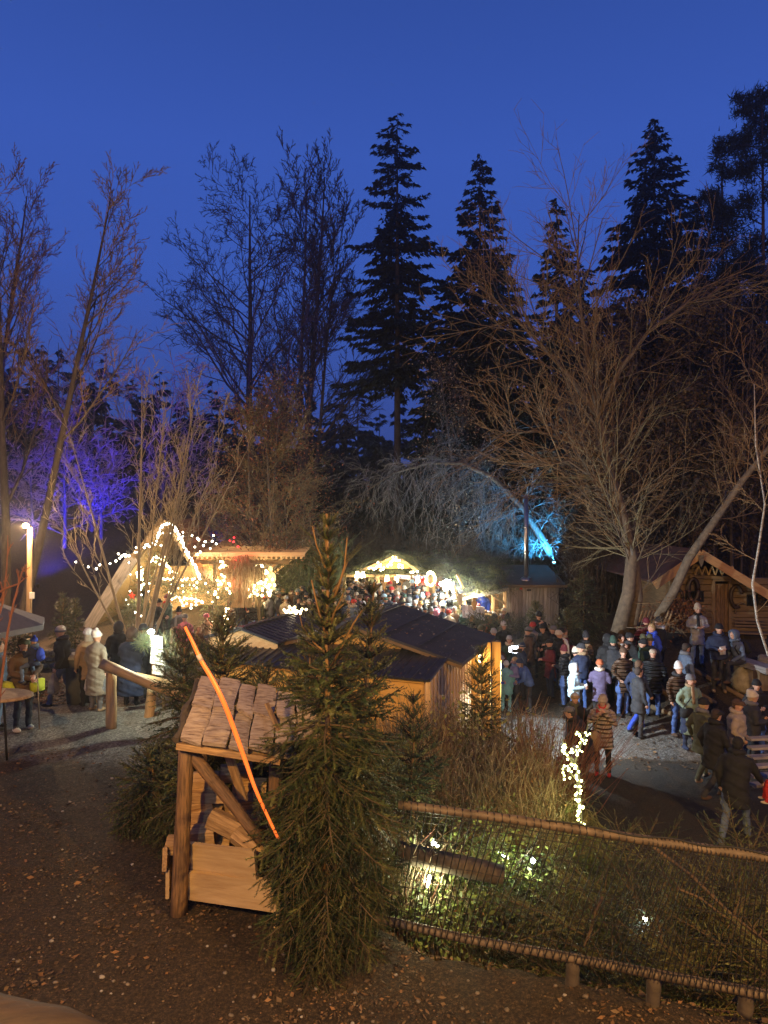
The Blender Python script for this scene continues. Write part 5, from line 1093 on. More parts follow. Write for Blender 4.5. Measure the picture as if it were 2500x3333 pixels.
lamp('SPOT', 'spot_light', cs.location + Vector((-.05, .1, .12)), 2900, (.045, .42, 1.0), .08, aim=P(1640, 1560, 31), size=100, blend=.6, parent=cs)
# big willow (leaning, right)
WILL = [[(2010, 2060, 19, .20, .2), (2045, 1930, 19, .18, .3), (2058, 1810, 19, .17, 1), (2020, 1650, 19.2, .14, 2.0), (1975, 1500, 19.4, .12, 1.4), (1945, 1350, 19.6, .10, 1), (1850, 1220, 19.8, .075, 1.2), (1740, 1100, 20, .05, 1.4), (1640, 1000, 20.2, .03, 1.4), (1560, 960, 20.2, .012)],
        [(2050, 2060, 19.3, .17, .1), (2075, 1950, 19.2, .16, .2), (2062, 1815, 19.1, .15)],
        [(1945, 1350, 19.6, .085, .6), (1915, 1200, 19.6, .065, 1), (1890, 1000, 19.8, .045, 1.2), (1880, 850, 20, .03, 1.2), (1885, 700, 20, .012)],
        [(1950, 1350, 19.6, .085, .5), (2020, 1200, 19.3, .07, 1), (2110, 1080, 19.2, .055, 1.3), (2220, 1000, 19.0, .04, 1.5), (2310, 920, 19, .012)],
        [(1975, 1500, 19.4, .06, 1), (1860, 1440, 19.2, .045, 1.5), (1740, 1400, 19.2, .03, 1.5), (1640, 1420, 19.2, .01)],
        [(2030, 1700, 19.2, .05, 1), (1940, 1560, 18.9, .04, 1.5), (1850, 1500, 18.7, .028, 1.5), (1760, 1520, 18.6, .01)]]
limb_tree('willow_tree', base_at(2010, 19), WILL, [mat('willow_bark', (.15, .105, .062), (.07, .048, .03), scale=9, bump=.6), M['twig_brown']], 'big leaning willow with a dense cloud of thin golden-brown twigs', .2, dict(dens=4.6, ang=(25, 80), L=2.8, r=.026, spec=dict(BROOM, n=[0, 7, 3])), seed=22)
# sucker bursts at the pollard head
limb_tree('willow_suckers', base_at(2060, 18.8), [[(2058, 1830, 18.9, .05, 4), (2058, 1800, 18.9, .05, 4), (2050, 1770, 18.9, .04)], [(2005, 1600, 19.1, .05, 2.5), (1995, 1560, 19.1, .05, 2.5), (1985, 1530, 19.1, .04)]], [M['bark_grey'], M['twig_olive']], 'burst of thin upright shoots at the forked head of the leaning willow', .1, dict(dens=7, ang=(15, 95), L=2.9, r=.018, spec=dict(BROOM, n=[0, 5, 2])), seed=23, cat='tree')
# leaning trunk across the hut
limb_tree('leaning_tree', base_at(2150, 19.6), [[(2140, 2010, 19.6, .13, 0), (2190, 1930, 19.4, .125, 0), (2240, 1820, 19.2, .115, .2), (2330, 1690, 19, .10, .8), (2420, 1560, 18.8, .085, 1.2), (2510, 1450, 18.6, .06, 1.2), (2590, 1300, 18.6, .03)]], [mat('lean_bark', (.20, .155, .105), (.10, .075, .05), scale=9, bump=.5), M['twig_brown']], 'bare trunk leaning diagonally in front of the alpine hut', .13, dict(dens=5, ang=(30, 80), L=2.4, r=.02, spec=BROOM), seed=24)
limb_tree('birch_tree', base_at(2500, 15), [[(2560, 2200, 15, .03, 0), (2500, 2130, 15, .03, 0), (2465, 2020, 15, .028, .3), (2450, 1900, 15, .028, .3), (2470, 1780, 15, .024, .6), (2490, 1640, 15, .02, 1), (2460, 1450, 15, .016, 1), (2455, 1250, 15, .01)]], [M['birch'], M['twig_brown']], 'thin crooked birch sapling rising in front of the hut roof', .03, dict(dens=4, ang=(30, 80), L=1.5, r=.012, spec=BROOM), seed=25)
for k, (u_, v0, v1, Y_, lab) in enumerate(((2330, 1500, 900, 27, 'straight thin bare sapling in the brown thicket above the hut'), (2120, 1700, 1000, 28, 'thin bare sapling between willow and hut'), (2410, 1700, 950, 26, 'pale thin stem rising behind the hut roof'))):
    b = base_at(u_, Y_); bare_tree(b, hfor(v1, Y_, b), .05, dict(SP_UP, n=[14, 5, 3, 2], len=[.2, .5, .5, .5]), BW, lab, seed=60 + k, rmin=.009, group='saplings above the hut')
M['leaf_dull3'] = mat('leaf_dull3', (.13, .075, .03), (.07, .04, .018), scale=2, bump=0)
# brown leafy thicket mass, right background: individual trees with dull leaves
DL = [mat('leaf_dull', (.07, .045, .024), (.035, .024, .013), scale=2, bump=0), M['leaf_dull3'], mat('leaf_dull2', (.11, .07, .035), (.055, .036, .02), scale=2, bump=0)]
for k, (u_, Y_, v_, n_) in enumerate(((1960, 30, 1010, 3800), (2090, 29, 930, 4600), (2210, 30, 960, 4600), (2330, 31, 1000, 4200), (2440, 29, 930, 4200), (2540, 30, 1000, 3000), (2020, 27, 1330, 3600), (2200, 26.5, 1300, 3600), (2380, 27, 1330, 3600), (1900, 29, 1300, 3000))):
    b = base_at(u_, Y_); bare_tree(b, hfor(v_, Y_, b), .10, dict(SP_BROAD, levels=3, n=[15, 6, 4], start=[.2, .2, .1], len=[.36, .5, .45]), BW, ['bushy tree with dull brown leaves behind the willow crown', 'tallest of the brown-leaved trees behind the willow', 'brown-leaved tree above the alpine hut gable', 'brown-leaved tree over the alpine hut roof', 'brown-leaved tree below the dark pine', 'brown-leaved tree half outside the picture', 'lower brown thicket tree behind the willow trunk', 'lower brown thicket tree above the leaning trunk', 'lower brown thicket tree behind the hut ridge', 'brown-leaved tree between spruce and willow'][k], 'tree', 'brown-leaved trees on the slope', seed=70 + k, rmin=.010, leaves=(n_, .085, DL), name='leafy_tree')

# ------------------------------------------------------------------ conifers
def conifer(base, H, Rmax, mats, label, seed=1, crown0=.12, tris=9000, group=None, droop=.35, shape=.8, size=.55, irregular=.3, name='spruce_tree', cat='tree', trunk_r=None, tier=None, fat=.16):
    r = np.random.RandomState(seed); t = empty(name, base, label, cat, group)
    mb = MB(); tr_ = trunk_r or H * .011
    mb.tube([Vector(base) + Vector((0, 0, -.3)), Vector(base) + Vector((0, 0, H * .5)), Vector(base) + Vector((0, 0, H * .99))], [tr_, tr_ * .6, .02], 7); mb.build('trunk', M['bark'], t, smooth=True)
    nb = int(tier or H * 6.5); tt = np.sort(r.uniform(0, 1, nb)); az = r.uniform(0, 2 * np.pi, nb)
    zb = crown0 + (1 - crown0) * tt
    L = Rmax * (1 - tt) ** shape * r.uniform(1 - irregular, 1 + irregular * .6, nb) + .12
    w8 = L ** 1.25 / (L ** 1.25).sum(); cnt = np.maximum(4, (w8 * tris / 2).astype(int)); idx = np.repeat(np.arange(nb), cnt); N = len(idx)
    f = r.uniform(.0, 1, N) ** .65; Lb = L[idx]; a = az[idx]
    fall = droop * (1 - zb[idx] * .55)
    z = base[2] + H * zb[idx] - Lb * fall * (f - .35 * f * f * f * 1.3) + r.normal(0, .04, N)
    side = r.normal(0, .16, N) * Lb * (1.05 - f)
    x = base[0] + np.cos(a) * Lb * f - np.sin(a) * side; y = base[1] + np.sin(a) * Lb * f + np.cos(a) * side
    C = np.stack([x, y, z], 1)
    ang2 = a + r.normal(0, .6, N); dirv = np.stack([np.cos(ang2) * .75, np.sin(ang2) * .75, -r.uniform(.05, .9, N)], 1); dirv /= np.linalg.norm(dirv, axis=1, keepdims=True)
    wv = np.cross(dirv, r.normal(0, 1, (N, 3))); wv /= np.linalg.norm(wv, axis=1, keepdims=True)
    s_ = (size * r.uniform(.4, 1.2, N) * (.45 + .55 * (1 - zb[idx])))[:, None]
    V = np.stack([C - wv * s_ * fat, C + wv * s_ * fat, C + dirv * s_ + wv * s_ * .02], 1).reshape(-1, 3)
    np_mesh('crown', V, np.arange(3 * N).reshape(-1, 3), mats, None, t)
    tw = Twigs()
    for i in range(nb):
        c_, s2 = math.cos(az[i]), math.sin(az[i]); z0 = base[2] + H * zb[i]; l_ = L[i]; fl = droop * (1 - zb[i] * .55)
        tw.add([(base[0], base[1], z0), (base[0] + c_ * l_ * .5, base[1] + s2 * l_ * .5, z0 - l_ * fl * .42), (base[0] + c_ * l_, base[1] + s2 * l_, z0 - l_ * fl * .6)], .035, .01)
    tw.build('limbs', [M['twig_dark']], t)['kind'] = 'stuff'
    return t
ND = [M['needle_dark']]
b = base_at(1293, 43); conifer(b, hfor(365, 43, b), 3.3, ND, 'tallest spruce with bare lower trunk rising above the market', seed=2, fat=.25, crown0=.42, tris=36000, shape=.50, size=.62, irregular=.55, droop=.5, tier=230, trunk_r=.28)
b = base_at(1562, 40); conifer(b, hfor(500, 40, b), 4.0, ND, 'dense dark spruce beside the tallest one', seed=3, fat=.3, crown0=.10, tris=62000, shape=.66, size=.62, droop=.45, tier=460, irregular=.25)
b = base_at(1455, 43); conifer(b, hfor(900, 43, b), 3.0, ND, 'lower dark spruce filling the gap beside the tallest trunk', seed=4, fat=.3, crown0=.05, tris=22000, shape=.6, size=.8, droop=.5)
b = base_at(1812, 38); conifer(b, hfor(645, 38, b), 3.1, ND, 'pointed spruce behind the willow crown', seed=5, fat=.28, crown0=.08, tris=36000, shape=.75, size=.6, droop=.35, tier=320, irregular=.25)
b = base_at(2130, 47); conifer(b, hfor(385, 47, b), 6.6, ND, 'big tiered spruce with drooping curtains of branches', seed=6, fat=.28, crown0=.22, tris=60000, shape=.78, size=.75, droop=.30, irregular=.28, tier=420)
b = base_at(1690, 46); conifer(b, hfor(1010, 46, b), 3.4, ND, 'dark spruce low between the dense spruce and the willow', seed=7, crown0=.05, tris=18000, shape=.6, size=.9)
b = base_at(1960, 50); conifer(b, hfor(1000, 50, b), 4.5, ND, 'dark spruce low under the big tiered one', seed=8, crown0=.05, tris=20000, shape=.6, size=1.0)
b = base_at(1380, 50); conifer(b, hfor(1250, 50, b), 3.4, ND, 'small dark spruce behind the bluish-lit slim tree', seed=81, crown0=.05, tris=14000, shape=.6, size=.9)
# pines on the far right
def pine(base, H, puffs, label, seed, tr_=.16):
    t = empty('pine_tree', base, label, 'tree', 'pines at the picture edge'); r = np.random.RandomState(seed)
    mb = MB(); mb.tube([Vector(base), Vector(base) + Vector((.2, 0, H * .5)), Vector(base) + Vector((.1, 0, H))], [tr_, tr_ * .7, .04], 7); mb.build('trunk', mat('pine_bark', (.16, .08, .045), (.07, .04, .025), scale=6, bump=.5), t, smooth=True)
    VV = []; tw = Twigs()
    for (f, dx, rad) in puffs:
        c = np.array([base[0] + dx, base[1] + r.uniform(-1.2, 1.2), base[2] + H * f]); tw.add([(base[0] + .1, base[1], c[2] - .7), (base[0] + dx * .5, base[1], c[2] - .35), tuple(c)], .05, .015)
        for _ in range(int(9 * rad)):
            cc_ = c + r.normal(0, .42, 3) * rad * np.array([1, 1, .55]); n = 95
            d = r.normal(0, 1, (n, 3)); d[:, 2] += .5; d /= np.linalg.norm(d, axis=1, keepdims=True); w_ = np.cross(d, r.normal(0, 1, (n, 3))); w_ /= np.linalg.norm(w_, axis=1, keepdims=True)
            p0 = cc_ + r.normal(0, .16, (n, 3)) * rad; VV.append(np.stack([p0 - w_ * .03, p0 + w_ * .03, p0 + d * .34], 1).reshape(-1, 3))
    V = np.concatenate(VV); np_mesh('crown', V, np.arange(len(V)).reshape(-1, 3), ND, None, t); tw.build('limbs', [M['twig_dark']], t)
b = base_at(2345, 40); pine(b, hfor(560, 40, b), [(.985, 0, .9), (.95, -.4, 1.2), (.91, .6, 1.4), (.88, -.9, 1.5), (.83, .2, 1.8), (.79, -1.2, 1.7), (.74, 1.0, 1.9), (.70, -.6, 2.0), (.64, .5, 2.2), (.58, -1, 2.2), (.52, .6, 2.2), (.46, -.8, 2.2)], 'pine with rounded tufted crown at the edge of the wood', 91)
b = base_at(2475, 37); pine(b, hfor(290, 37, b), [(.985, .2, .9), (.955, -1.0, 1.0), (.95, .7, 1.2), (.92, -.3, 1.4), (.90, -1.4, 1.1), (.87, .8, 1.5), (.84, -.4, 1.6), (.79, .8, 1.6), (.75, -1.1, 1.5), (.70, .5, 1.8), (.64, -1.2, 1.8), (.59, .6, 1.8), (.53, -.7, 2), (.47, .5, 2)], 'tallest pine reaching up at the picture edge', 92)
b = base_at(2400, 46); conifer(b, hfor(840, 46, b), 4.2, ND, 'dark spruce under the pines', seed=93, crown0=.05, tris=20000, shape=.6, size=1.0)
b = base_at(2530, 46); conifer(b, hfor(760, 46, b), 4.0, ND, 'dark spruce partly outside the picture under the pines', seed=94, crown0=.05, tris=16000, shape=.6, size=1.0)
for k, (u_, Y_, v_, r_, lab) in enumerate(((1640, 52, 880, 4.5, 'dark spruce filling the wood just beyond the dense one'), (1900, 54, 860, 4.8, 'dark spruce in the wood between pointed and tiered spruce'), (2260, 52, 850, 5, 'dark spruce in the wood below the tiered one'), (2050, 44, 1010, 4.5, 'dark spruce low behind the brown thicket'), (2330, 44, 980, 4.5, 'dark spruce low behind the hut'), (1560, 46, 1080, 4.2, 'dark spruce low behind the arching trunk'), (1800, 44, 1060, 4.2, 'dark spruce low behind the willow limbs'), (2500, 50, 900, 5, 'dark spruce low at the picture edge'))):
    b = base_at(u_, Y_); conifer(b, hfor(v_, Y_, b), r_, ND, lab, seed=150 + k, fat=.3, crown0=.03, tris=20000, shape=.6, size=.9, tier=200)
# far hazy wood
far = [(60, 85, 1090), (-20, 78, 1150), (135, 82, 1120), (190, 74, 1110), (250, 80, 1190), (345, 84, 1150), (430, 88, 1230), (520, 84, 1210), (600, 80, 1270), (690, 86, 1240), (770, 78, 1290), (850, 84, 1240), (930, 88, 1280), (1010, 80, 1300), (1090, 84, 1270), (1165, 76, 1240), (1235, 88, 1330), (1300, 84, 1290), (1360, 78, 1350), (300, 70, 1240), (480, 68, 1310), (640, 68, 1350), (900, 66, 1340), (1120, 64, 1350), (10, 60, 1240), (110, 62, 1230), (-60, 64, 1100), (1500, 70, 1150), (1650, 72, 1120), (1780, 75, 1150), (2000, 72, 1050), (2250, 74, 1000), (2420, 70, 960), (780, 58, 1420), (1000, 58, 1400), (560, 56, 1430), (1230, 57, 1440), (400, 54, 1420), (240, 54, 1360)]
pos_w = ['leftmost', 'second', 'third', 'fourth', 'fifth', 'sixth', 'seventh', 'eighth', 'ninth', 'tenth']
far_s = sorted(far); 
for k, (u_, Y_, v_) in enumerate(far_s):
    b = base_at(u_, Y_); H_ = hfor(v_, Y_, b)
    conifer(b, H_, H_ * R.uniform(.24, .31), ND, '', seed=200 + k, fat=.32, crown0=.02, tris=6800, shape=.75, size=1.3, group='hazy far spruces', droop=.35, tier=60)
    o = [x for x in COL.objects if x.name.startswith('spruce_tree')][-1]
farl = []
for o in COL.objects:
    if o.name.startswith('spruce_tree') and o.get('group') == 'hazy far spruces':
        farl.append(o)
bins = {}
for o in farl: bins.setdefault(next((n_ for lim, n_ in ((60, 'behind the edge trunks'), (200, 'above the glowing blue trees'), (330, 'beyond the pale many-stemmed tree'), (470, 'above the A-frame hut'), (620, 'beside the broad bare tree'), (730, 'right behind the broad bare trunk'), (880, 'between the two bare trees'), (1030, 'behind the narrow bare tree'), (1140, 'beside the narrow bare tree'), (1270, 'before the tallest bare spruce trunk'), (1400, 'behind the bluish slim tree'), (1700, 'behind the dense dark spruce'), (2100, 'behind the willow crown')) if 1250 + o.location.x / o.location.y * F < lim), 'behind the alpine hut'), []).append(o)
for an, L_ in bins.items():
    L_.sort(key=lambda o: -(o.dimensions.z + sum(c.dimensions.z for c in o.children[:1])))
    for k, o in enumerate(L_):
        w_ = [''] if len(L_) == 1 else ['tallest ', 'lowest '] if len(L_) == 2 else ['tallest ', 'second tallest ', 'third tallest ', 'fourth tallest ', 'fifth tallest ']
        o['label'] = (w_[k] + 'hazy far spruce ' + an) if w_[k] else 'lone hazy far spruce ' + an; o['category'] = 'tree'
# blue-lit trees, far left
for k, (u_, Y_, v_, lab) in enumerate(((210, 33, 1400, 'leafy shrub tree flooded with deep blue light on the bank'), (330, 34, 1480, 'second shrub tree in deep blue light nearer the hut'), (110, 34, 1480, 'shrub tree in deep blue light beside the tall bare trunks'), (520, 36, 1250, 'bare tree with branch tips lit blue above the bank'), (300, 35, 1190, 'bare tree whose spreading top branches glow blue'))):
    b = base_at(u_, Y_); bare_tree(b, hfor(v_, Y_, b), .10, dict(SP_BROAD, levels=3, n=[24, 8, 4], start=[.12, .15, .1], len=[.5, .5, .45], prof=[.3, .3, .3], up=[.02, .03, .02, 0]), [M['bark_grey'], M['leaf_pale']], lab, 'tree', seed=110 + k, rmin=.020, leaves=(500, .05, [M['leaf_pale'], M['leaf_dry']]) if k < 3 else None)
for (u_, v_, Y_, au, av, aY, pw, sz, lab) in ((120, 1725, 29.5, 200, 1560, 33, 4200, 95, 'blue spotlight on the dark bank below the glowing shrub'), (300, 1735, 30, 360, 1230, 35, 4200, 70, 'blue spotlight on the bank aimed at the high branches'), (700, 1760, 31.5, 850, 900, 46, 5000, 50, 'blue spotlight behind the pergola aimed at the broad bare tree')):
    q = P(u_, v_, Y_); q.z = G(q.x, q.y) + .25; sb = empty('coloured_spot', q, lab, 'spotlight', 'blue spotlights')
    mb = MB(); mb.tube([q + Vector((0, .1, -.15)), q + Vector((0, 0, .02))], [.06, .09], 10); mb.build('housing', M['black'], sb)
    lamp('SPOT', 'spot_light', q + Vector((0, .1, .15)), pw * 1.5, (.008, .008, 1.0), .1, aim=P(au, av, aY), size=sz, blend=.7, parent=sb)

# ------------------------------------------------------------------ near spruces with modelled needles
rt = np.random.RandomState(5)
def twig_template(nn=46, needle=.085, w=.02):
    """unit twig along +X; mesh arrays of spine + needles; material 0 needles, 1 stem"""
    V = []; T = []; Mi = []
    for i in range(2):
        for k in range(3): a = k * 2.094; r_ = .016 * (1 - i * .7); V.append((float(i), r_ * math.cos(a), r_ * math.sin(a)))
    for i in range(1):
        for k in range(3):
            k2 = (k + 1) % 3; T += [(i * 3 + k, i * 3 + k2, i * 3 + 3 + k2), (i * 3 + k, i * 3 + 3 + k2, i * 3 + 3 + k)]; Mi += [1, 1]
    for i in range(nn):
        x = (i + .5) / nn; a = rt.uniform(0, 6.283); l_ = needle * rt.uniform(.8, 1.15) * (1 - .12 * x); sl = .55
        d = np.array([sl, math.cos(a) * .75, math.sin(a) * .75]); d /= np.linalg.norm(d); p = np.array([x, 0, 0]); s_ = np.cross(d, [1, 0, 0]); s_ /= np.linalg.norm(s_); n0 = len(V)
        V += [tuple(p - s_ * w / 2), tuple(p + s_ * w / 2), tuple(p + d * l_)]; T.append((n0, n0 + 1, n0 + 2)); Mi.append(0)
    return np.array(V), np.array(T), np.array(Mi)
TW = [twig_template(56, .120, .030), twig_template(56, .110, .030)]
TWF = [twig_template(12, .17, .085)]
TWM = [twig_template(20, .13, .066), twig_template(20, .12, .066)]
def bake_twigs(name, items, mats, parent, tmpl=None, kind=None, scale_w=1.0):
    """items: list of (origin, dir, length, matset) -> one mesh"""
    tmpl = tmpl or TW
    O = np.array([tuple(i[0]) for i in items]); D = np.array([tuple(i[1]) for i in items]); L = np.array([i[2] for i in items]); MS = np.array([i[3] for i in items])
    D /= np.linalg.norm(D, axis=1, keepdims=True); ref = np.random.RandomState(1).normal(0, 1, D.shape); Y_ = np.cross(ref, D); Y_ /= np.linalg.norm(Y_, axis=1, keepdims=True); Z_ = np.cross(D, Y_)
    VV, TT, MM = [], [], []; off = 0
    for k, (V, T, Mi) in enumerate(tmpl):
        s = np.arange(len(items)) % len(tmpl) == k
        if not s.any(): continue
        o, d, y, z, l_, ms = O[s], D[s], Y_[s], Z_[s], L[s], MS[s]; m = len(o)
        wid = np.minimum(l_, .22)[:, None, None] * scale_w
        P_ = o[:, None] + V[None, :, 0, None] * l_[:, None, None] * d[:, None] + wid * (V[None, :, 1, None] * y[:, None] + V[None, :, 2, None] * z[:, None])
        VV.append(P_.reshape(-1, 3)); TT.append((T[None] + (np.arange(m) * len(V))[:, None, None]).reshape(-1, 3) + off); off += m * len(V)
        mi = np.where(Mi[None] == 1, 3, ms[:, None]); MM.append(mi.reshape(-1))
    o_ = np_mesh(name, np.concatenate(VV), np.concatenate(TT), mats, np.concatenate(MM), parent)
    if kind: o_['kind'] = kind
    return o_
M['limb'] = mat('spruce_limb', (.12, .075, .04), (.06, .04, .022), scale=5, rough=.8, bump=.2)
NM = [M['needle'], M['needle_dk'], M['needle_tip'], M['limb']]
def near_spruce(base, H, Rf, label, seed, whorls, top_shoots=5, dens=1.0, tw_len=.15, lean=(0, 0), tiered=True, maxtw=5200, group=None, candle=.30, name='spruce_tree', upz=None, candles=None, ncand=900, sw=1.15):
    """Rf(t): crown radius at relative height t. leader and whorl branches with side twigs"""
    rn = random.Random(seed); t = empty(name, base, label, 'tree', group)
    base = Vector(base); top = base + Vector((lean[0] * H, lean[1] * H, H))
    mb = MB(); mb.tube([base.lerp(top, i / 8) + Vector((rn.gauss(0, .008), rn.gauss(0, .008), 0)) for i in range(9)], [max(.012, .055 * H / 4 * (1 - i / 8.6)) for i in range(9)], 8, jit=.05); mb.build('trunk', M['shoot'], t, smooth=True)
    items = []; bt = Twigs()
    for w in range(whorls):
        th = (w + rn.uniform(-.25, .25)) / whorls; th = min(.97, max(.0, th)); rr = Rf(th)
        if rr < .03: continue
        nb = rn.randint(5, 7) if th < .8 else rn.randint(4, 5); a0 = rn.uniform(0, 6.28)
        for k in range(nb):
            az = a0 + k * 6.283 / nb + rn.uniform(-.25, .25); L = rr * rn.uniform(.7, 1.12)
            el = math.radians((62 if th > .82 else 48) * max(0, th - candle) / (1 - candle) - 12 * (1 - th) + rn.uniform(-8, 8)) if upz is None else math.radians(upz(th) + rn.uniform(-8, 8))
            p0 = base.lerp(top, th); d = Vector((math.cos(az) * math.cos(el), math.sin(az) * math.cos(el), math.sin(el)))
            seg = 6; pts = [p0]; q = p0.copy(); dd = d.copy(); sag = -.10 if th < .55 else .05
            for i in range(seg):
                dd = (dd + Vector((rn.gauss(0, .05), rn.gauss(0, .05), sag if i < 4 else .10))).normalized(); q = q + dd * (L / seg); pts.append(q)
            bt.add(pts, .012 + .006 * L, .004, 4)
            step = .075 / dens; ns = max(3, int(L / step))
            for j in range(ns):
                f = (j + .5) / ns
                if f < .05 and th > .8: continue
                x = f * seg; i0 = min(int(x), seg - 1); bp = pts[i0].lerp(pts[i0 + 1], x - i0); bd = (pts[i0 + 1] - pts[i0]).normalized()
                hz = bd.cross(Vector((0, 0, 1)))
                if hz.length < .1: hz = bd.orthogonal()
                hz.normalize()
                for sd in (-1, 1):
                    if rn.random() < .12: continue
                    ln = min(L * (1 - f) * .6 + .11, .40) * rn.uniform(.7, 1.2); dv = (bd * .75 + hz * sd * .8 + Vector((0, 0, rn.uniform(-.55, .05) if th < .7 else rn.uniform(-.05, .3)))).normalized()
                    nsub = max(1, int(ln / tw_len)); p_ = bp.copy(); msel = 2 if (rn.random() < (.18 if th < .7 else .4)) else (1 if rn.random() < .5 else 0)
                    for s_ in range(nsub):
                        l2 = ln / nsub; items.append((p_.copy(), dv.copy(), l2 * 1.08, msel))
                        if nsub > 1 and s_ < nsub - 0:
                            for s3 in (-1, 1):
                                if rn.random() < .55: items.append((p_ + dv * l2 * .6, (dv * .6 + hz.cross(Vector((0, 0, 1))) * 0 + dv.cross(Vector((0, 0, 1))).normalized() * s3 * .8 + Vector((0, 0, -.25 if th < .7 else .1))).normalized(), l2 * rn.uniform(.6, .95), msel))
                        p_ = p_ + dv * l2; dv = (dv + Vector((0, 0, -.16 if th < .6 else .04))).normalized()
                    
            # needles along the branch end itself
            for j in range(int(L / .10)):
                f = .35 + .65 * (j + .5) / max(1, int(L / .10)); x = f * seg; i0 = min(int(x), seg - 1); bp = pts[i0].lerp(pts[i0 + 1], x - i0); bd = (pts[i0 + 1] - pts[i0]).normalized(); items.append((bp, bd, .12, 2 if th > .7 else 0))
            items.append((pts[-1], (pts[-1] - pts[-2]).normalized(), .10, 2))
    # leader needles
    nl_ = int(H * .25 / .1)
    for j in range(nl_): f = 1 - .25 * (1 - j / nl_); items.append((base.lerp(top, f), (top - base).normalized(), .12, 2))
    bt.build('branches', [M['limb']], t)['kind'] = 'stuff'
    for (c_, r_) in (candles or []):
        pts = [P(*q) for q in c_]; mb = MB(); mb.tube(pts, [r_ * (1 - .6 * i / (len(pts) - 1)) for i in range(len(pts))], 6); mb.build('candle_limb', M['shoot'], t, smooth=True)
        for a_, b_ in zip(pts, pts[1:]):
            d_ = (b_ - a_); k_ = max(1, int(d_.length / .055))
            for i in range(k_): items.insert(0, (a_ + d_ * i / k_, d_.normalized(), .085, 2))
            if rn.random() < .8:
                q = a_.lerp(b_, rn.random()); e_ = d_.normalized() + Vector((rn.gauss(0, .6), rn.gauss(0, .6), 0)); items.insert(0, (q, e_, .15, 2)); items.insert(0, (q + e_.normalized() * .13, e_, .12, 2))
        items.insert(0, (pts[-1] - (pts[-1] - pts[-2]).normalized() * .05, (pts[-1] - pts[-2]), .09, 2))
    if sw < 1.4: maxtw = int(maxtw * .68); sw *= 1.15
    if len(items) > maxtw: h0 = items[:ncand]; rest = items[ncand:]; rn.shuffle(rest); items = h0 + rest[:maxtw]
    bake_twigs('needles', items, NM, t, TW if sw > 1.4 else (TWM if tw_len < .2 else TWF), scale_w=sw)
    return t
def Rmain(t):
    return float(np.interp(t, [0, .05, .15, .29, .43, .57, .66, .74, .80, .90, 1], [.28, .48, .66, .78, .76, .54, .36, .18, .08, .06, .03]))
CAND = [([(1068, 1870, 6.5), (1050, 1825, 6.48), (1030, 1775, 6.46), (1017, 1712, 6.45)], .014), ([(1078, 1860, 6.5), (1066, 1810, 6.5), (1058, 1750, 6.52), (1060, 1735, 6.52)], .012), ([(1082, 1960, 6.5), (1105, 1900, 6.45), (1122, 1840, 6.4), (1130, 1750, 6.4)], .014), ([(1085, 1925, 6.5), (1112, 1880, 6.6), (1130, 1830, 6.62), (1132, 1812, 6.62)], .012),
  ([(1070, 2090, 6.5), (1045, 2020, 6.4), (1030, 1960, 6.35), (1014, 1888, 6.3)], .014), ([(1070, 1930, 6.5), (1050, 1890, 6.6), (1040, 1860, 6.65), (1036, 1842, 6.65)], .011), ([(1072, 2180, 6.5), (1110, 2110, 6.35), (1150, 2030, 6.25), (1180, 1985, 6.2)], .013), ([(1066, 2130, 6.5), (1020, 2090, 6.55), (985, 2040, 6.6), (975, 2000, 6.6)], .012), ([(1075, 2020, 6.5), (1098, 1985, 6.5), (1120, 1965, 6.45)], .010), ([(1068, 2010, 6.5), (1045, 1985, 6.5), (1030, 1975, 6.45)], .010), ([(1076, 2060, 6.5), (1085, 2000, 6.3), (1110, 1950, 6.2), (1122, 1915, 6.2)], .011)]
bz = 1.25
near_spruce((P(1062, 1, 6.5).x, 6.5, bz), P(1068, 1672, 6.5).z - bz, Rmain, 'large spruce with bare candle-like leader standing nearest in the middle', 7, 34, dens=1.0, maxtw=4700, lean=(.004, 0), candles=CAND, sw=1.5)
near_spruce((P(1155, 1, 7.3).x, 7.3, bz), P(1240, 1895, 7.3).z - bz, lambda t: float(np.interp(t, [0, .3, .6, .75, 1], [.5, .55, .42, .30, .04])), 'second spruce leaning out behind the large one with a tall crooked leader', 12, 22, maxtw=4200, lean=(.055, 0))
near_spruce((P(725, 1, 9.4).x, 9.4, 1.1), P(722, 2000, 9.4).z - 1.1, lambda t: float(np.interp(t, [0, .3, .6, .75, .9, 1], [.75, .75, .6, .5, .3, .04])), 'young spruce with long pale shoots behind the plank roof', 14, 22, maxtw=4600)
near_spruce((P(600, 1, 10.2).x, 10.2, 1.1), P(614, 2055, 10.2).z - 1.1, lambda t: float(np.interp(t, [0, .3, .6, .8, .92, 1], [.7, .7, .5, .4, .25, .03])), 'thin young spruce with bare stem behind the handrail end', 15, 20, dens=.8, maxtw=2600)
near_spruce((P(1008, 1, 8.2).x, 8.2, .9), P(1002, 2110, 8.2).z - .9, lambda t: float(np.interp(t, [0, .3, .6, .8, .92, 1], [.9, .9, .6, .42, .3, .03])), 'dark spruce standing close behind the large one', 16, 24, maxtw=5200)
near_spruce((P(860, 1, 9.0).x, 9.0, 1.0), P(865, 2160, 9.0).z - 1.0, lambda t: float(np.interp(t, [0, .3, .6, .8, 1], [.9, .85, .6, .4, .03])), 'bushy young spruce between plank roof and market roofs', 17, 20, maxtw=4200)
near_spruce((P(500, 1, 9.4).x, 9.4, 1.2), P(505, 2440, 9.4).z - 1.2, lambda t: float(np.interp(t, [0, .4, .8, 1], [.75, .62, .3, .03])), 'small dark spruce beside the round post of the firewood shelter', 18, 14, maxtw=3000)
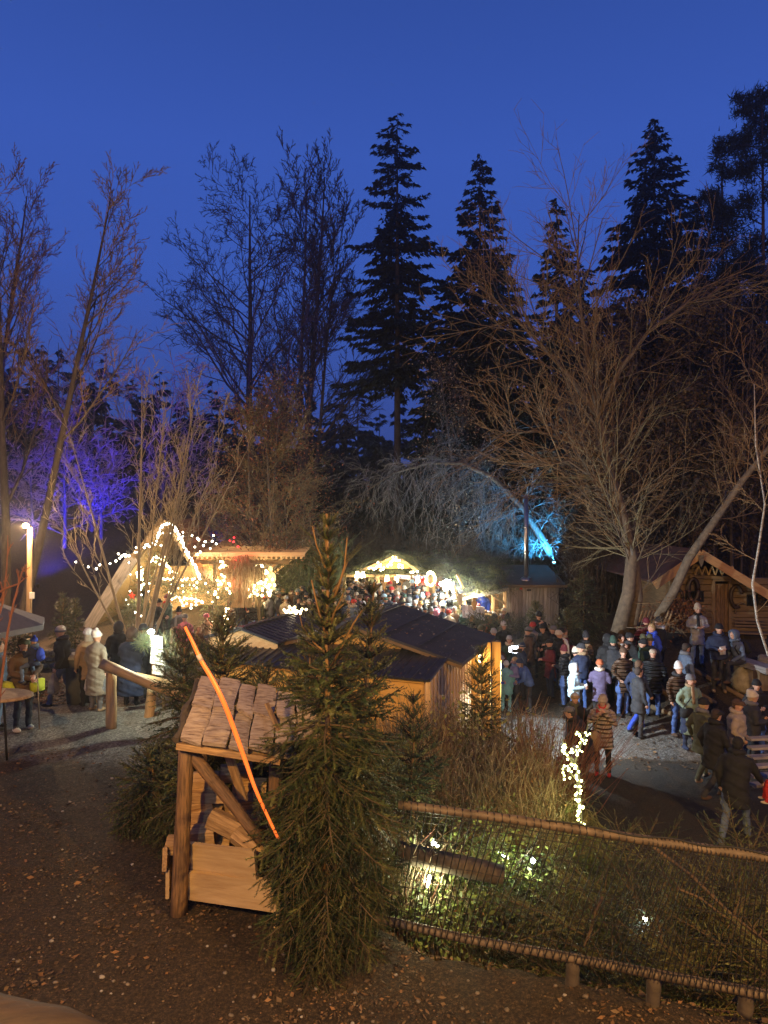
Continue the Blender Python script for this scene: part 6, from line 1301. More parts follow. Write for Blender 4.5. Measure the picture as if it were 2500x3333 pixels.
near_spruce((P(600, 1, 8.7).x, 8.7, 1.2), P(590, 2400, 8.7).z - 1.2, lambda t: float(np.interp(t, [0, .4, .8, 1], [.6, .5, .3, .03])), 'dark spruce half hidden inside the firewood shelter', 19, 14, maxtw=2600)
near_spruce((P(1345, 1, 8.6).x, 8.6, .45), P(1352, 2260, 8.6).z - .45, lambda t: float(np.interp(t, [0, .4, .8, 1], [.75, .6, .3, .03])), 'small spruce in front of the larch-boarded wall', 20, 18, maxtw=3600)
near_spruce((P(1568, 1, 12.0).x, 12.0, .1), P(1572, 2100, 12.0).z - .1, lambda t: float(np.interp(t, [0, .3, .6, .8, 1], [.7, .6, .45, .3, .03])), 'slender young spruce beside the open orange shutter', 22, 22, dens=.8, maxtw=2600)
for k, (u_, Y_, v_, rf, lab) in enumerate(((1845, 21.5, 1990, 1.1, 'christmas spruce with straw ornaments in front of the grey shed'), (1745, 24.6, 1960, .7, 'little spruce leaning against the grey shed'), (1900, 23, 1860, 1.3, 'tall dark spruce beside the grey shed'), (205, 19, 1935, .5, 'young bare-topped spruce on the dark bank'), (245, 19.5, 1955, .45, 'smaller young spruce on the dark bank beside its twin'), (60, 16, 2010, .8, 'pale-shooted spruce by the street lamp base'))):
    b = base_at(u_, Y_); near_spruce(b, hfor(v_, Y_, b), lambda t, rf=rf: rf * (1 - t) ** .8 + .05, lab, 30 + k, 16, dens=.45, maxtw=2200, tw_len=.25)
# orange-lit bare shoots at the left edge
sh_ = empty('bare_shrub', base_at(-20, 9), 'bare shrub with orange-pink lit shoots at the edge beside the parasol', 'shrub')
tw = Twigs(); rn = random.Random(3)
for pth in ([(-60, 2400, 9), (-20, 2060, 9), (10, 1960, 9), (22, 1850, 9), (26, 1768, 9)], [(-10, 2330, 9), (25, 2060, 9), (45, 1960, 9), (72, 1860, 9), (78, 1860, 9)], [(-60, 1960, 9), (20, 1915, 9), (60, 1900, 9), (90, 1875, 9)], [(-30, 1990, 9), (5, 1950, 9), (20, 1900, 9)]):
    pts = [P(*q) for q in pth]; tw.add(pts, .02, .006, 6)
    for i in range(len(pts) - 1):
        for _ in range(3):
            p0 = pts[i].lerp(pts[i + 1], rn.random()); tw.add([p0, p0 + Vector((rn.uniform(-.07, .09), 0, rn.uniform(.05, .18)))], .008, .004, 4)
tw.build('shoots', [mat('pink_shoot', (.30, .12, .075), (.18, .07, .04), bump=.1)], sh_)

# ------------------------------------------------------------------ fir branches laid over roofs
items = []; rn = random.Random(8)
for quad, n_ in fir_roofs:
    q = [Vector(x) for x in quad]; nrm = (q[1] - q[0]).cross(q[3] - q[0]).normalized(); down = ((q[0] - q[3]) + (q[1] - q[2])).normalized()
    if nrm.z < 0: nrm = -nrm
    for _ in range(int(n_ * 1.3)):
        p0 = quad_pt(q, rn.random(), rn.random() ** 1.3) + nrm * rn.uniform(0, .22); d = (down + Vector((rn.gauss(0, .8), rn.gauss(0, .4), rn.gauss(0, .25)))).normalized(); L = rn.uniform(.5, 1.1)
        sidev = d.cross(nrm).normalized(); ms = rn.choice([0, 0, 1, 2])
        for j in range(4): items.append((p0 + d * L * j / 4, d + Vector((0, 0, -.12 * j)), L / 3.4, ms))
        for j in range(5):
            for s_ in (-1, 1): items.append((p0 + d * L * (j + .3) / 6, d * .7 + sidev * s_ * .8 + Vector((0, 0, -.2)), L * .34 * (1 - j * .13), ms))
o = bake_twigs('fir_branches', items, NM, None, TWF, kind='stuff'); tag(o, 'thick layer of cut fir branches laid over the market roofs', 'fir branches')
# garland bush at the A-frame front and evergreens near it
def bush(label, spots, n, L, seed, mats=NM, name='evergreen_bush', cat='bush', tmpl=None):
    rn = random.Random(seed); b0 = P(*spots[0][:3]); t = empty(name, b0, label, cat); its = []
    for _ in range(n):
        s = rn.choice(spots); c_ = P(s[0], s[1], s[2]); v = Vector((rn.gauss(0, 1), rn.gauss(0, 1), rn.gauss(0, 1))).normalized() * rn.random() ** .4
        p0 = c_ + Vector((v.x * s[3], v.y * s[3] * .7, v.z * s[4])); its.append((p0, (v + Vector((0, 0, .3)) + Vector((rn.gauss(0, .4), rn.gauss(0, .4), rn.gauss(0, .4)))), L * rn.uniform(.6, 1.3), rn.choice([0, 1, 0, 2])))
    bake_twigs('foliage', its, mats, t, tmpl or TWF); return t
bush('fir garland bundles across the A-frame front', [(480, 1890, 24.5, .5, .25), (540, 1900, 24.5, .5, .25), (600, 1915, 24.5, .6, .35), (650, 1915, 24.5, .5, .45), (575, 1930, 24.5, .4, .25), (505, 1825, 25.4, .35, .35)], 900, .28, 41)
bush('dark evergreen bushes at the thatched foot of the A-frame', [(420, 2010, 22.5, .7, .5), (470, 2030, 22.5, .7, .5), (510, 1990, 23, .5, .5), (440, 1985, 23.5, .4, .3)], 900, .28, 42)
bush('lit evergreen bush between the A-frame and the pergola', [(690, 1960, 24.8, .5, .8), (715, 1880, 24.9, .45, .8), (740, 1930, 24.8, .4, .6), (700, 2020, 24, .4, .5)], 800, .28, 43)
bush('pale green lit evergreen bush by the pergola brace', [(925, 1880, 26.2, .45, .45), (900, 1905, 26.2, .3, .3), (960, 1890, 26.5, .4, .4)], 700, .25, 44)
bush('bush wound with warm bulbs under the angel figure', [(850, 1915, 25.3, .5, .35), (820, 1925, 25.3, .4, .3)], 420, .22, 45)
bush('evergreen branches leaning over the signpost', [(550, 2120, 14.2, .25, .35), (570, 2160, 14.0, .3, .35), (470, 2090, 14.4, .12, .15), (590, 2200, 13.6, .3, .3)], 900, .16, 46, tmpl=TW)
bush('dark evergreen hedge behind the queue near the food stall', [(1560, 2015, 23.6, .5, .2), (1600, 2030, 23, .6, .25), (1650, 2030, 22.8, .6, .3), (1700, 2040, 22.6, .5, .3)], 900, .22, 47)
# dry reed sheaf
rf = empty('straw_sheaf', P(790, 1900, 25), 'big arching sheaf of dry straw beside the red-lit shrub', 'straw sheaf'); tw = Twigs(); rn = random.Random(5)
for _ in range(420):
    a = rn.uniform(0, 6.283); c_ = P(788, 1975, 25); e_ = rn.uniform(.2, .75); q0 = c_ + Vector((rn.gauss(0, .2), rn.gauss(0, .15), 0)); top = q0 + Vector((math.cos(a) * .3 * e_, math.sin(a) * .3, rn.uniform(1.3, 1.9))); end = top + Vector((math.cos(a) * e_, math.sin(a) * e_, -rn.uniform(.4, 1.1))); tw.add([q0, q0.lerp(top, .6), top, top.lerp(end, .5) + Vector((math.cos(a) * .15, 0, .1)), end], .010, .005)
tw.build('straw', [mat('straw', (.30, .21, .10), (.18, .12, .06), bump=0)], rf)
bamboo = empty('reed_clump', P(990, 1900, 28.5), 'tall green reed clump behind the crowd beside the pergola', 'plant'); tw = Twigs()
for _ in range(420):
    q0 = P(rn.uniform(930, 1100), 1930, rn.uniform(27.8, 29.5)); tw.add([q0, q0 + Vector((rn.gauss(0, .25), 0, rn.uniform(.8, 1.4))), q0 + Vector((rn.gauss(0, .7), rn.gauss(0, .3), rn.uniform(1.6, 2.6)))], .014, .004)
tw.build('stems', [M['leaf_green']], bamboo)

# ------------------------------------------------------------------ thicket between fence and stall
rn = random.Random(77)
def lane_edge(y): return float(np.interp(y, [6.5, 8, 9.5, 11, 12.5, 14], [2.2, 2.2, 2.5, 2.9, 3.0, 2.6]))
tw = Twigs(); lv = []
def in_thicket():
    while True:
        y = rn.uniform(7.3, 12.6); x = rn.uniform(.1, 3.1)
        if x > lane_edge(y) - .1 or (x > 1.1 and y < 8.5): continue
        s_, t_ = roofz(np.array([x]), np.array([y]))
        if s_[0] < .12 and t_[0] > -.35: continue
        return x, y
THM = [mat('stem_brown', (.24, .17, .10), (.13, .09, .055), bump=0), mat('dry_stem', (.42, .34, .22), (.27, .21, .13), bump=0), mat('stem_red', (.17, .06, .035), (.10, .04, .025), bump=0), M['leaf_green']]
for _ in range(6800):
    x, y = in_thicket(); z = G(x, y); h_ = rn.uniform(.6, 1.5 + .2 * max(0, y - 8)) * (1 if x < 2.6 else .9); a = rn.uniform(0, 6.28); l_ = rn.uniform(.1, .6)
    p = [(x, y, z), (x + .25 * l_ * math.cos(a), y + .25 * l_ * math.sin(a), z + h_ * .5), (x + l_ * math.cos(a) * .7, y + l_ * math.sin(a) * .7, z + h_ * .85), (x + l_ * math.cos(a) * 1.2, y + l_ * math.sin(a), z + h_ * (1 if rn.random() < .5 else .8))]
    mi = rn.choices([0, 1, 2, 3], [5, 4, 1, 1])[0]; tw.add([Vector(q) for q in p], .0065, .0025, 3, mi)
    if rn.random() < .5:
        q = Vector(p[2]); 
        for _k in range(3): tw.add([q, q + Vector((rn.gauss(0, .14), rn.gauss(0, .14), rn.uniform(.02, .22)))], .0035, .0015, 3, mi)
    lv.append(Vector(p[2])); lv.append(Vector(p[1]))
o = tw.build('undergrowth', THM, None); tag(o, 'dense dry undergrowth of brown stems between fence and stall', 'undergrowth', kind='stuff')
o = leaf_cloud('undergrowth_leaves', lv, 15000, .022, [M['leaf_dry'], M['leaf_pale'], M['leaf_green'], M['twig_brown']], None, 5, spread=.09, droop=.0); tag(o, 'withered leaves hanging in the dry undergrowth', 'leaves', kind='stuff')
# green lit leaves near the garden lamps
lv2 = [P(u_, v_, Y_) for (u_, v_, Y_) in ((1400, 2900, 7.5), (1330, 2890, 7.6), (1450, 2830, 7.7), (1540, 2760, 8.1), (1600, 2790, 8), (1480, 2950, 7.3), (1360, 2960, 7.3), (1700, 2760, 8), (1660, 2830, 7.7), (1560, 2900, 7.5))]
o = leaf_cloud('ivy_leaves', lv2, 3600, .032, [M['leaf_green'], mat('leaf_fresh', (.20, .26, .06), (.12, .16, .04), bump=0)], None, 6, spread=.26, droop=.1); tag(o, 'green leaves lit by the garden lamps on the bank', 'leaves', kind='stuff')
# hazel leaves near the stall wall
o = leaf_cloud('hazel_leaves', [P(1520, 2360, 11.4), P(1560, 2390, 11.4), P(1590, 2350, 11.4), P(1500, 2330, 11.4)], 170, .05, [mat('leaf_yellow', (.30, .28, .08), (.2, .19, .06), bump=0)], None, 8, spread=.32); tag(o, 'yellowing hazel leaves beside the larch wall', 'leaves', kind='stuff')
# dogwood with red stems
dw = empty('dogwood_shrub', base_at(1760, 11.9), 'dogwood shrub with straight red-brown stems beside the children', 'shrub'); tw = Twigs()
for _ in range(300):
    c_ = base_at(rn.uniform(1690, 1860), rn.uniform(11.3, 12.3)); a = rn.gauss(.15, .33); h_ = rn.uniform(1.0, 2.1)
    tw.add([c_, c_ + Vector((h_ * a * .45, rn.gauss(0, .1), h_ * .5)), c_ + Vector((h_ * a, rn.gauss(0, .2), h_))], .0085, .003)
    if rn.random() < .5: q = c_ + Vector((h_ * a * .45, 0, h_ * .5)); tw.add([q, q + Vector((rn.gauss(0, .15), 0, h_ * .35))], .005, .002)
tw.build('stems', [mat('dogwood', (.22, .08, .045), (.14, .05, .03), bump=0)], dw)
# grass tuft
gt = empty('grass_tuft', base_at(1800, 10.4), 'rounded clump of arching yellow-green grass beside the lit sapling', 'grass clump'); tw = Twigs()
for _ in range(1900):
    c_ = base_at(rn.gauss(1790, 45), rn.gauss(10.3, .35)); a = rn.uniform(0, 6.28); l_ = rn.uniform(.15, .55); h_ = rn.uniform(.6, 1.15)
    tw.add([c_, c_ + Vector((math.cos(a) * l_ * .4, math.sin(a) * l_ * .4, h_)), c_ + Vector((math.cos(a) * l_, math.sin(a) * l_, h_ * .85)), c_ + Vector((math.cos(a) * l_ * 1.4, math.sin(a) * l_ * 1.4, h_ * .5))], .006, .002)
tw.build('blades', [mat('grass_blade', (.26, .23, .07), (.16, .14, .045), bump=0)], gt)
# light-wrapped sapling
LT = [[(1890, 2690, 9.4), (1884, 2600, 9.4), (1880, 2520, 9.4), (1872, 2490, 9.4), (1858, 2470, 9.4)], [(1862, 2450, 9.4), (1885, 2430, 9.4), (1900, 2405, 9.4), (1908, 2388, 9.4), (1890, 2384, 9.4), (1872, 2386, 9.4)], [(1822, 2450, 9.4), (1832, 2430, 9.4), (1838, 2420, 9.4), (1842, 2448, 9.4), (1855, 2448, 9.4)], [(1838, 2525, 9.4), (1835, 2500, 9.4), (1850, 2495, 9.4), (1860, 2498, 9.4)]]
ls_ = empty('lit_sapling', P(1890, 2700, 9.4), 'small sapling tightly wrapped in yellow-green fairy lights at the lane edge', 'sapling'); tw = Twigs()
tw.add([P(1892, 2720, 9.45), P(1885, 2600, 9.45), P(1880, 2500, 9.45), P(1858, 2465, 9.45)], .035, .02, 7); tw.add([P(1870, 2490, 9.45), P(1888, 2430, 9.45), P(1908, 2388, 9.45), P(1915, 2350, 9.45)], .018, .005, 5); tw.add([P(1862, 2480, 9.45), P(1838, 2440, 9.45), P(1830, 2400, 9.45)], .014, .004, 5); tw.add([P(1880, 2540, 9.45), P(1845, 2505, 9.45), P(1830, 2500, 9.45)], .012, .004, 5)
tw.build('stem', [M['bark_grey']], ls_)
light_string('yellow-green fairy lights wound round the sapling at the lane edge', LT, M['bulb_green'], .0155, .021, .024, src=[(1880, 2560, 9.2, 9, (.9, 1, .35)), (1885, 2650, 9.2, 7, (.9, 1, .35)), (1885, 2430, 9.2, 6, (.9, 1, .35)), (1835, 2460, 9.2, 3, (.9, 1, .35))])
tw = Twigs(); gb = empty('grass_clump', P(1880, 2690, 9.3), 'long arching grass blades at the foot of the lit sapling', 'grass clump')
for _ in range(260):
    c_ = base_at(rn.gauss(1870, 28), rn.gauss(9.5, .15)); a = rn.uniform(0, 6.28); l_ = rn.uniform(.1, .5); h_ = rn.uniform(.3, .9)
    tw.add([c_, c_ + Vector((math.cos(a) * l_ * .4, math.sin(a) * l_ * .4, h_)), c_ + Vector((math.cos(a) * l_, math.sin(a) * l_, h_ * .9)), c_ + Vector((math.cos(a) * l_ * 1.5, math.sin(a) * l_ * 1.5, h_ * .45))], .007, .002)
tw.build('blades', [M['leaf_green']], gb)
# fir branches heaped behind the mesh fence
items = []; bt = Twigs(); rn = random.Random(9)
for _ in range(640):
    f_ = rn.random() ** .8; x = .35 + 4.2 * f_; ye = float(np.interp(x, [-.1, 3.75], [6.65, 5.35])); y = ye + rn.uniform(.28, 2.6); z0 = G(x, y); p0 = Vector((x, y, z0 * .35 + rn.uniform(.25, 1.15 + .1 * x)))
    if x < 1.6 and y - ye < .9 and rn.random() < .8: continue
    a = rn.uniform(-.6, 3.8); el = rn.uniform(.1, 1.1); d = Vector((math.cos(a) * math.cos(el), math.sin(a) * math.cos(el) * .6, math.sin(el))); L = rn.uniform(.5, 1.1)
    sidev = d.cross(Vector((0, 0, 1))).normalized(); ms = rn.choice([0, 0, 1, 2, 2]); bt.add([p0, p0 + d * L * .5, p0 + d * L + Vector((0, 0, -.04))], .008, .003, 4)
    for j in range(4): items.append((p0 + d * L * j / 4, d, L / 3.6, ms))
    for j in range(7):
        for s_ in (-1, 1): items.append((p0 + d * L * (j + .6) / 7.5, d * .75 + sidev * s_ * .8 + Vector((0, 0, rn.uniform(-.25, .1))), L * .36 * (1 - j * .10), ms))
o = bake_twigs('fir_heap', items, NM, None, [twig_template(22, .13, .044)], kind='stuff'); tag(o, 'heap of cut fir branches behind the wire mesh fence', 'fir branches')
o = bt.build('fir_sticks', [M['limb']], None); tag(o, 'bare sticks among the cut fir branches behind the fence', 'sticks', kind='stuff')
for k, (a_, b_, r_) in enumerate((((2130, 2760, 6.9), (2500, 3070, 6.2), .02), ((2200, 2890, 6.6), (2420, 3010, 6.4), .014), ((1960, 2920, 6.7), (1900, 3080, 6.3), .016))):
    q0, q1 = P(*a_), P(*b_); tw = Twigs(); tw.add([q0, q0.lerp(q1, .35) + Vector((0, 0, .03)), q0.lerp(q1, .7) + Vector((0, 0, -.02)), q1], r_, r_ * .7, 6)
    for _ in range(8): p_ = q0.lerp(q1, rn.random()); tw.add([p_, p_ + Vector((rn.uniform(-.15, .15), rn.uniform(-.1, .1), rn.uniform(.05, .2)))], r_ * .4, .003, 4)
    o = tw.build('bare_branch', [M['limb']], None); tag(o, ('long knobbly branch slanting down at the picture edge behind the fence', 'short pinkish branch above the long slanting one', 'upright forked branch behind the middle of the mesh')[k], 'branch')
# scrub and tall weeds at the back of the market and on the slopes
tw = Twigs(); rn = random.Random(10); lv = []
for _ in range(5200):
    u_ = rn.uniform(500, 2560); Y_ = rn.uniform(31, 44) if u_ < 1850 else rn.uniform(24.5, 40); b = base_at(u_, Y_); h_ = rn.uniform(1.0, 4.2); a = rn.uniform(0, 6.28); l_ = rn.uniform(.2, 1.2)
    if 2120 < u_ < 2560 and Y_ < 29: continue
    p1 = b + Vector((l_ * .3 * math.cos(a), l_ * .3 * math.sin(a), h_ * .55)); p2 = b + Vector((l_ * math.cos(a), l_ * math.sin(a), h_)); tw.add([b, p1, p2], .02, .006)
    for _k in range(3): q = p1.lerp(p2, rn.random()); tw.add([q, q + Vector((rn.gauss(0, .5), rn.gauss(0, .5), rn.uniform(.1, .8)))], .010, .004)
    lv.append(p2); lv.append(p1)
o = tw.build('scrub', [mat('twig_scrub', (.10, .068, .038), (.05, .035, .02), scale=3, bump=0)], None); tag(o, 'tangled bare scrub on the slope behind the market', 'scrub', kind='stuff')
o = leaf_cloud('scrub_leaves', lv, 12000, .07, [M['leaf_dull3'], DL[0], DL[2]], None, 15, spread=.5, droop=.3); tag(o, 'dull dry leaves in the scrub behind the market', 'leaves', kind='stuff')
# bracken by the hut
o = leaf_cloud('bracken', [P(2190, 1985, 21), P(2215, 1980, 21), P(2240, 1985, 21), P(2170, 2000, 20.7), P(2200, 2005, 20.7)], 1500, .05, [M['leaf_dry'], mat('leaf_rust', (.30, .11, .03), (.18, .07, .02), bump=0)], None, 31, spread=.28); tag(o, 'rust-brown withered hedge under the hut wall', 'hedge')
tw = Twigs(); fe = empty('stick_fence', P(2085, 2060, 20.3), 'short fence of slanting pale sticks between willow trunk and hut', 'fence')
for i in range(9): q = P(2062 + i * 12, 2070, 20.2); beam('stick', fe, q, q + Vector((.28, 0, .75)), .04, .04, M['log_pale'])
# drystone / leaves heap near man with hat
o = scatter_leaves('leaf_heap', 1400, (-8.2, -6.2), (15.2, 17.5), (.03, .07), [M['leaf_dry'], mat('leaf_red', (.25, .09, .05), (.14, .05, .03), bump=0)], seed=16); tag(o, 'heap of reddish leaves along the far side of the gravel path', 'leaves', kind='stuff')
# ------------------------------------------------------------------ people
CLR = dict(black=(.012, .012, .014), charcoal=(.035, .035, .04), grey=(.16, .16, .17), lightgrey=(.38, .38, .38), white=(.72, .70, .66), cream=(.62, .55, .42), beige=(.42, .34, .25), tan=(.33, .22, .12),
    brown=(.10, .055, .03), darkbrown=(.045, .028, .02), orange=(.40, .11, .04), ochre=(.60, .34, .10), red=(.50, .025, .02), maroon=(.15, .02, .03), pink=(.60, .18, .25), navy=(.018, .028, .07), blue=(.03, .08, .55),
    jeans=(.07, .13, .34), lightjeans=(.22, .32, .48), lightblue=(.42, .60, .72), slate=(.11, .15, .22), teal=(.22, .50, .50), lilac=(.30, .26, .46), green=(.03, .07, .05), olive=(.09, .09, .045), sage=(.20, .27, .20), yellow=(.55, .60, .04), stone=(.30, .26, .20), plum=(.10, .08, .16), skin=(.52, .30, .20), gold=(.30, .17, .07), greyhair=(.42, .40, .38), blond=(.40, .27, .12))
def cloth(c, puff=False, fuzzy=False):
    nm = 'cloth_' + c + ('_puffer' if puff else '') + ('_fleece' if fuzzy else '')
    if nm in _mats: return _mats[nm]
    k = CLR[c]; m = mat(nm, k, tuple(x * .72 for x in k), scale=9, rough=.85 if not puff else .5, bump=.5 if not fuzzy else .9, bscale=14 if not fuzzy else 60, dist=.02, var=0)
    if puff:
        n, l = m.node_tree.nodes, m.node_tree.links; t = [x for x in n if x.type == 'TEX_COORD'][0]; wv = n.new('ShaderNodeTexWave'); wv.bands_direction = 'Z'; wv.inputs['Scale'].default_value = 3.4; wv.inputs['Distortion'].default_value = .6; wv.inputs['Detail'].default_value = 1
        l.new(t.outputs['Object'], wv.inputs[0]); bn = n.new('ShaderNodeBump'); bn.inputs['Strength'].default_value = 1.0; bn.inputs['Distance'].default_value = .06; l.new(wv.outputs['Fac'], bn.inputs['Height'])
        old = [x for x in n if x.type == 'BUMP' and x != bn][0]; l.new(old.outputs[0], bn.inputs['Normal']); l.new(bn.outputs[0], n['Principled BSDF'].inputs['Normal'])
    return m
M['skin'] = mat('skin', (.56, .33, .23), (.50, .27, .18), scale=4, rough=.5, bump=.05)
M['eye'] = mat('eye', (.03, .02, .02), rough=.3, bump=0); M['lip'] = mat('lip', (.36, .12, .10), rough=.5, bump=0)
# joints: (elbow, wrist) for left(-x) and right(+x); legs: (knee, ankle) each
ST = [((-.115, .02, .49), (-.12, -.02, .09)), ((.115, .02, .49), (.12, -.02, .09))]
WK = [((-.10, .20, .50), (-.10, .26, .10)), ((.10, -.02, .50), (.10, -.30, .16))]
WK2 = [((-.12, -.12, .50), (-.14, -.40, .12)), ((.11, .20, .52), (.12, .30, .09))]
POSE = dict(
    stand=(0, [((-.27, -.02, 1.13), (-.25, .07, .88)), ((.27, -.02, 1.13), (.25, .07, .88))], ST),
    hold=(0, [((-.27, -.01, 1.14), (-.09, .26, 1.16)), ((.27, -.01, 1.14), (.10, .26, 1.14))], ST),
    one=(0, [((-.27, -.02, 1.13), (-.25, .07, .88)), ((.27, .0, 1.14), (.12, .27, 1.20))], ST),
    eat=(6, [((-.26, .10, 1.16), (-.06, .22, 1.44)), ((.27, .08, 1.16), (.08, .23, 1.40))], ST),
    pocket=(0, [((-.30, -.04, 1.14), (-.20, .12, .98)), ((.30, -.04, 1.14), (.20, .12, .98))], ST),
    walk=(5, [((-.27, -.10, 1.13), (-.27, .05, .90)), ((.27, .06, 1.13), (.24, .22, .94))], WK),
    stride=(14, [((-.28, .0, 1.13), (-.25, .10, .90)), ((.28, .18, 1.16), (.30, .44, 1.06))], WK2),
    bend=(24, [((-.27, .12, 1.16), (-.10, .30, 1.10)), ((.27, .14, 1.16), (.10, .32, 1.12))], ST),
    reach=(4, [((-.27, -.02, 1.13), (-.25, .07, .88)), ((.30, .24, 1.30), (.32, .46, 1.38))], ST),
    carry=(0, [((-.28, .10, 1.14), (-.04, .30, 1.06)), ((.28, .10, 1.14), (.06, .32, 1.02))], ST),
    sit=(14, [((-.27, .06, 1.13), (-.14, .30, 1.02)), ((.27, .06, 1.13), (.14, .32, .98))], [((-.12, .44, .86), (-.12, .42, .42)), ((.13, .44, .88), (.12, .50, .44))]),
    held=(0, [((-.24, .14, 1.16), (-.10, .32, 1.28)), ((.24, .14, 1.16), (.10, .32, 1.28))], [((-.22, .30, .80), (-.26, .22, .40)), ((.22, .30, .80), (.26, .22, .40))]))
_body = {}
def body_mesh(pose, hem, bulk=1.0, turn=0, vox=.0185):
    bulk = min((1.0, 1.1, 1.2, 1.3), key=lambda q: abs(q - bulk)); key = (pose, hem, bulk, turn, vox)
    if key in _body: return _body[key]
    lean, arms, legs = POSE[pose]; hip = Vector((0, 0, .93)); RL_ = Matrix.Rotation(math.radians(-lean), 3, 'X')
    up = lambda p: hip + RL_ @ (Vector(p) - hip)
    mb = MB(); caps = []       # caps: (a, b, radius, slot)  slots: 0 skin 1 coat 2 trousers 3 shoes
    def ring(c, rx, ry, n=14, rm=None):
        return [Vector(c) + ((rm or Matrix.Identity(3)) @ Vector((rx * math.cos(2 * math.pi * i / n), ry * math.sin(2 * math.pi * i / n), 0))) for i in range(n)]
    B = bulk; rings = []
    spine = [(.93, .185, .145), (1.06, .180, .145), (1.20, .195, .15), (1.33, .21, .15), (1.41, .195, .125), (1.455, .12, .095), (1.48, .075, .075)]
    hz = {'short': [(.86, .185, .145)], 'mid': [(.62, .215, .175), (.75, .205, .165), (.86, .192, .152)], 'long': [(.36, .235, .19), (.55, .225, .18), (.75, .208, .165), (.86, .192, .152)], 'cloak': [(.25, .36, .28), (.6, .33, .26), (.86, .29, .22)]}[hem]
    if pose in ('sit', 'held'): hz = [(.84, .19, .15)]
    for z, rx, ry in hz: rings.append(ring((0, .0, z), rx * B, ry * B))
    for z, rx, ry in spine:
        k = 1.35 if hem == 'cloak' and z < 1.4 else 1; rings.append(ring(up((0, 0, z)), rx * B * k if z < 1.45 else rx, ry * B * k if z < 1.45 else ry, rm=RL_))
    mb.loft(rings); caps.append((Vector((0, 0, hz[0][0] + .02)), hip, .17 * B, 1)); caps.append((hip, up((0, 0, 1.30)), .15 * B, 1)); caps.append((up((-.13, 0, 1.38)), up((.13, 0, 1.38)), .09 * B, 1)); caps.append((up((0, 0, 1.44)), up((0, .0, 1.47)), .085, 1))
    for sgn, (kn, an) in zip((-1, 1), legs):
        h0 = Vector((sgn * .09, 0, .90)); kn, an = Vector(kn), Vector(an)
        mb.tube([h0, h0.lerp(kn, .5), kn, kn.lerp(an, .4), an], [.10, .088, .066, .062, .052], 10); caps += [(h0, kn, .085, 2), (kn, an, .06, 2)]
        fd = Vector((0, 1, 0)); lift = -.02
        if pose == 'stride' or pose == 'walk': lift = -.03
        toe = an + Vector((sgn * .03, .15, -.055)); heel = an + Vector((0, -.05, -.045))
        mb.ell((toe + heel) / 2, (.048, .135, .045), nu=10, nv=6); mb.tube([an, an + Vector((0, 0, -.05))], [.055, .055], 8); caps.append((heel, toe, .045, 3))
    hands = []
    for sgn, (el, wr) in zip((-1, 1), arms):
        sh = up((sgn * .185, 0, 1.385)); el, wr = up(el), up(wr)
        mb.tube([sh, sh.lerp(el, .5), el, el.lerp(wr, .5), wr], [.072 * B, .066 * B, .057 * B, .052 * B, .044 * B], 10); caps += [(sh, el, .06, 1), (el, wr, .05, 1)]
        d = (wr - el).normalized(); hc = wr + d * .055; mb.ell(hc, .040, nu=8, nv=6); mb.tube([wr, hc + d * .03], [.034, .030], 8); caps.append((wr + d * .035, hc + d * .05, .035, 0)); hands.append((hc, d, sgn))
    hb = up((0, .012, 1.48)); RH = RL_ @ Matrix.Rotation(math.radians(-turn), 3, 'Z')
    if pose in ('bend', 'stride'): RH = Matrix.Rotation(math.radians(-lean * .3), 3, 'X') @ Matrix.Rotation(math.radians(-turn), 3, 'Z')
    if pose == 'eat': RH = Matrix.Rotation(math.radians(-16), 3, 'X') @ Matrix.Rotation(math.radians(-turn), 3, 'Z')
    hc = up((0, .02, 1.615)); H = lambda x, y, z: hc + RH @ Vector((x, y, z))
    mb.tube([hb + Vector((0, 0, -.04)), hc + Vector((0, 0, -.05))], [.058, .055], 10)
    mb.ell(hc + RH @ Vector((0, -.005, .015)), (.078, .096, .100), rot=RH, nu=16, nv=12); mb.ell(H(0, .030, -.045), (.056, .062, .070), rot=RH, nu=12, nv=9)
    mb.tube([H(0, .082, .020), H(0, .108, -.018), H(0, .085, -.030)], [.010, .017, .012], 6)
    for s_ in (-1, 1): mb.ell(H(s_ * .078, -.002, -.005), (.012, .022, .032), rot=RH, nu=6, nv=5)
    mb.tube([H(-.045, .078, .034), H(0, .092, .036), H(.045, .078, .034)], [.010, .012, .010], 6)
    caps.append((hb + Vector((0, 0, .01)), hc, .05, 0)); caps.append((H(0, 0, -.06), H(0, 0, .06), .09, 0))
    tmp = mb.build('tmp', M['skin'], None)
    rm = tmp.modifiers.new('r', 'REMESH'); rm.mode = 'VOXEL'; rm.voxel_size = vox; sm_ = tmp.modifiers.new('s', 'SMOOTH'); sm_.iterations = 2 if vox < .023 else 1; sm_.factor = .5
    dg = bpy.context.evaluated_depsgraph_get(); dg.update(); ev = tmp.evaluated_get(dg); me = bpy.data.meshes.new_from_object(ev)
    bpy.data.objects.remove(tmp)
    n_ = len(me.vertices); co = np.empty(n_ * 3); me.vertices.foreach_get('co', co); co = co.reshape(-1, 3)
    # folds in the clothes
    F_ = []; 
    lt = np.empty(len(me.polygons), np.int32); me.polygons.foreach_get('loop_total', lt); li = np.empty(len(me.loops), np.int32); me.loops.foreach_get('vertex_index', li)
    V = [tuple(q) for q in co]; faces = []; s0 = 0
    for k in lt: faces.append(tuple(li[s0:s0 + k])); s0 += k
    cen = np.array([co[list(f)].mean(0) for f in faces])
    best = np.full(len(cen), 1e9); slot = np.zeros(len(cen), int)
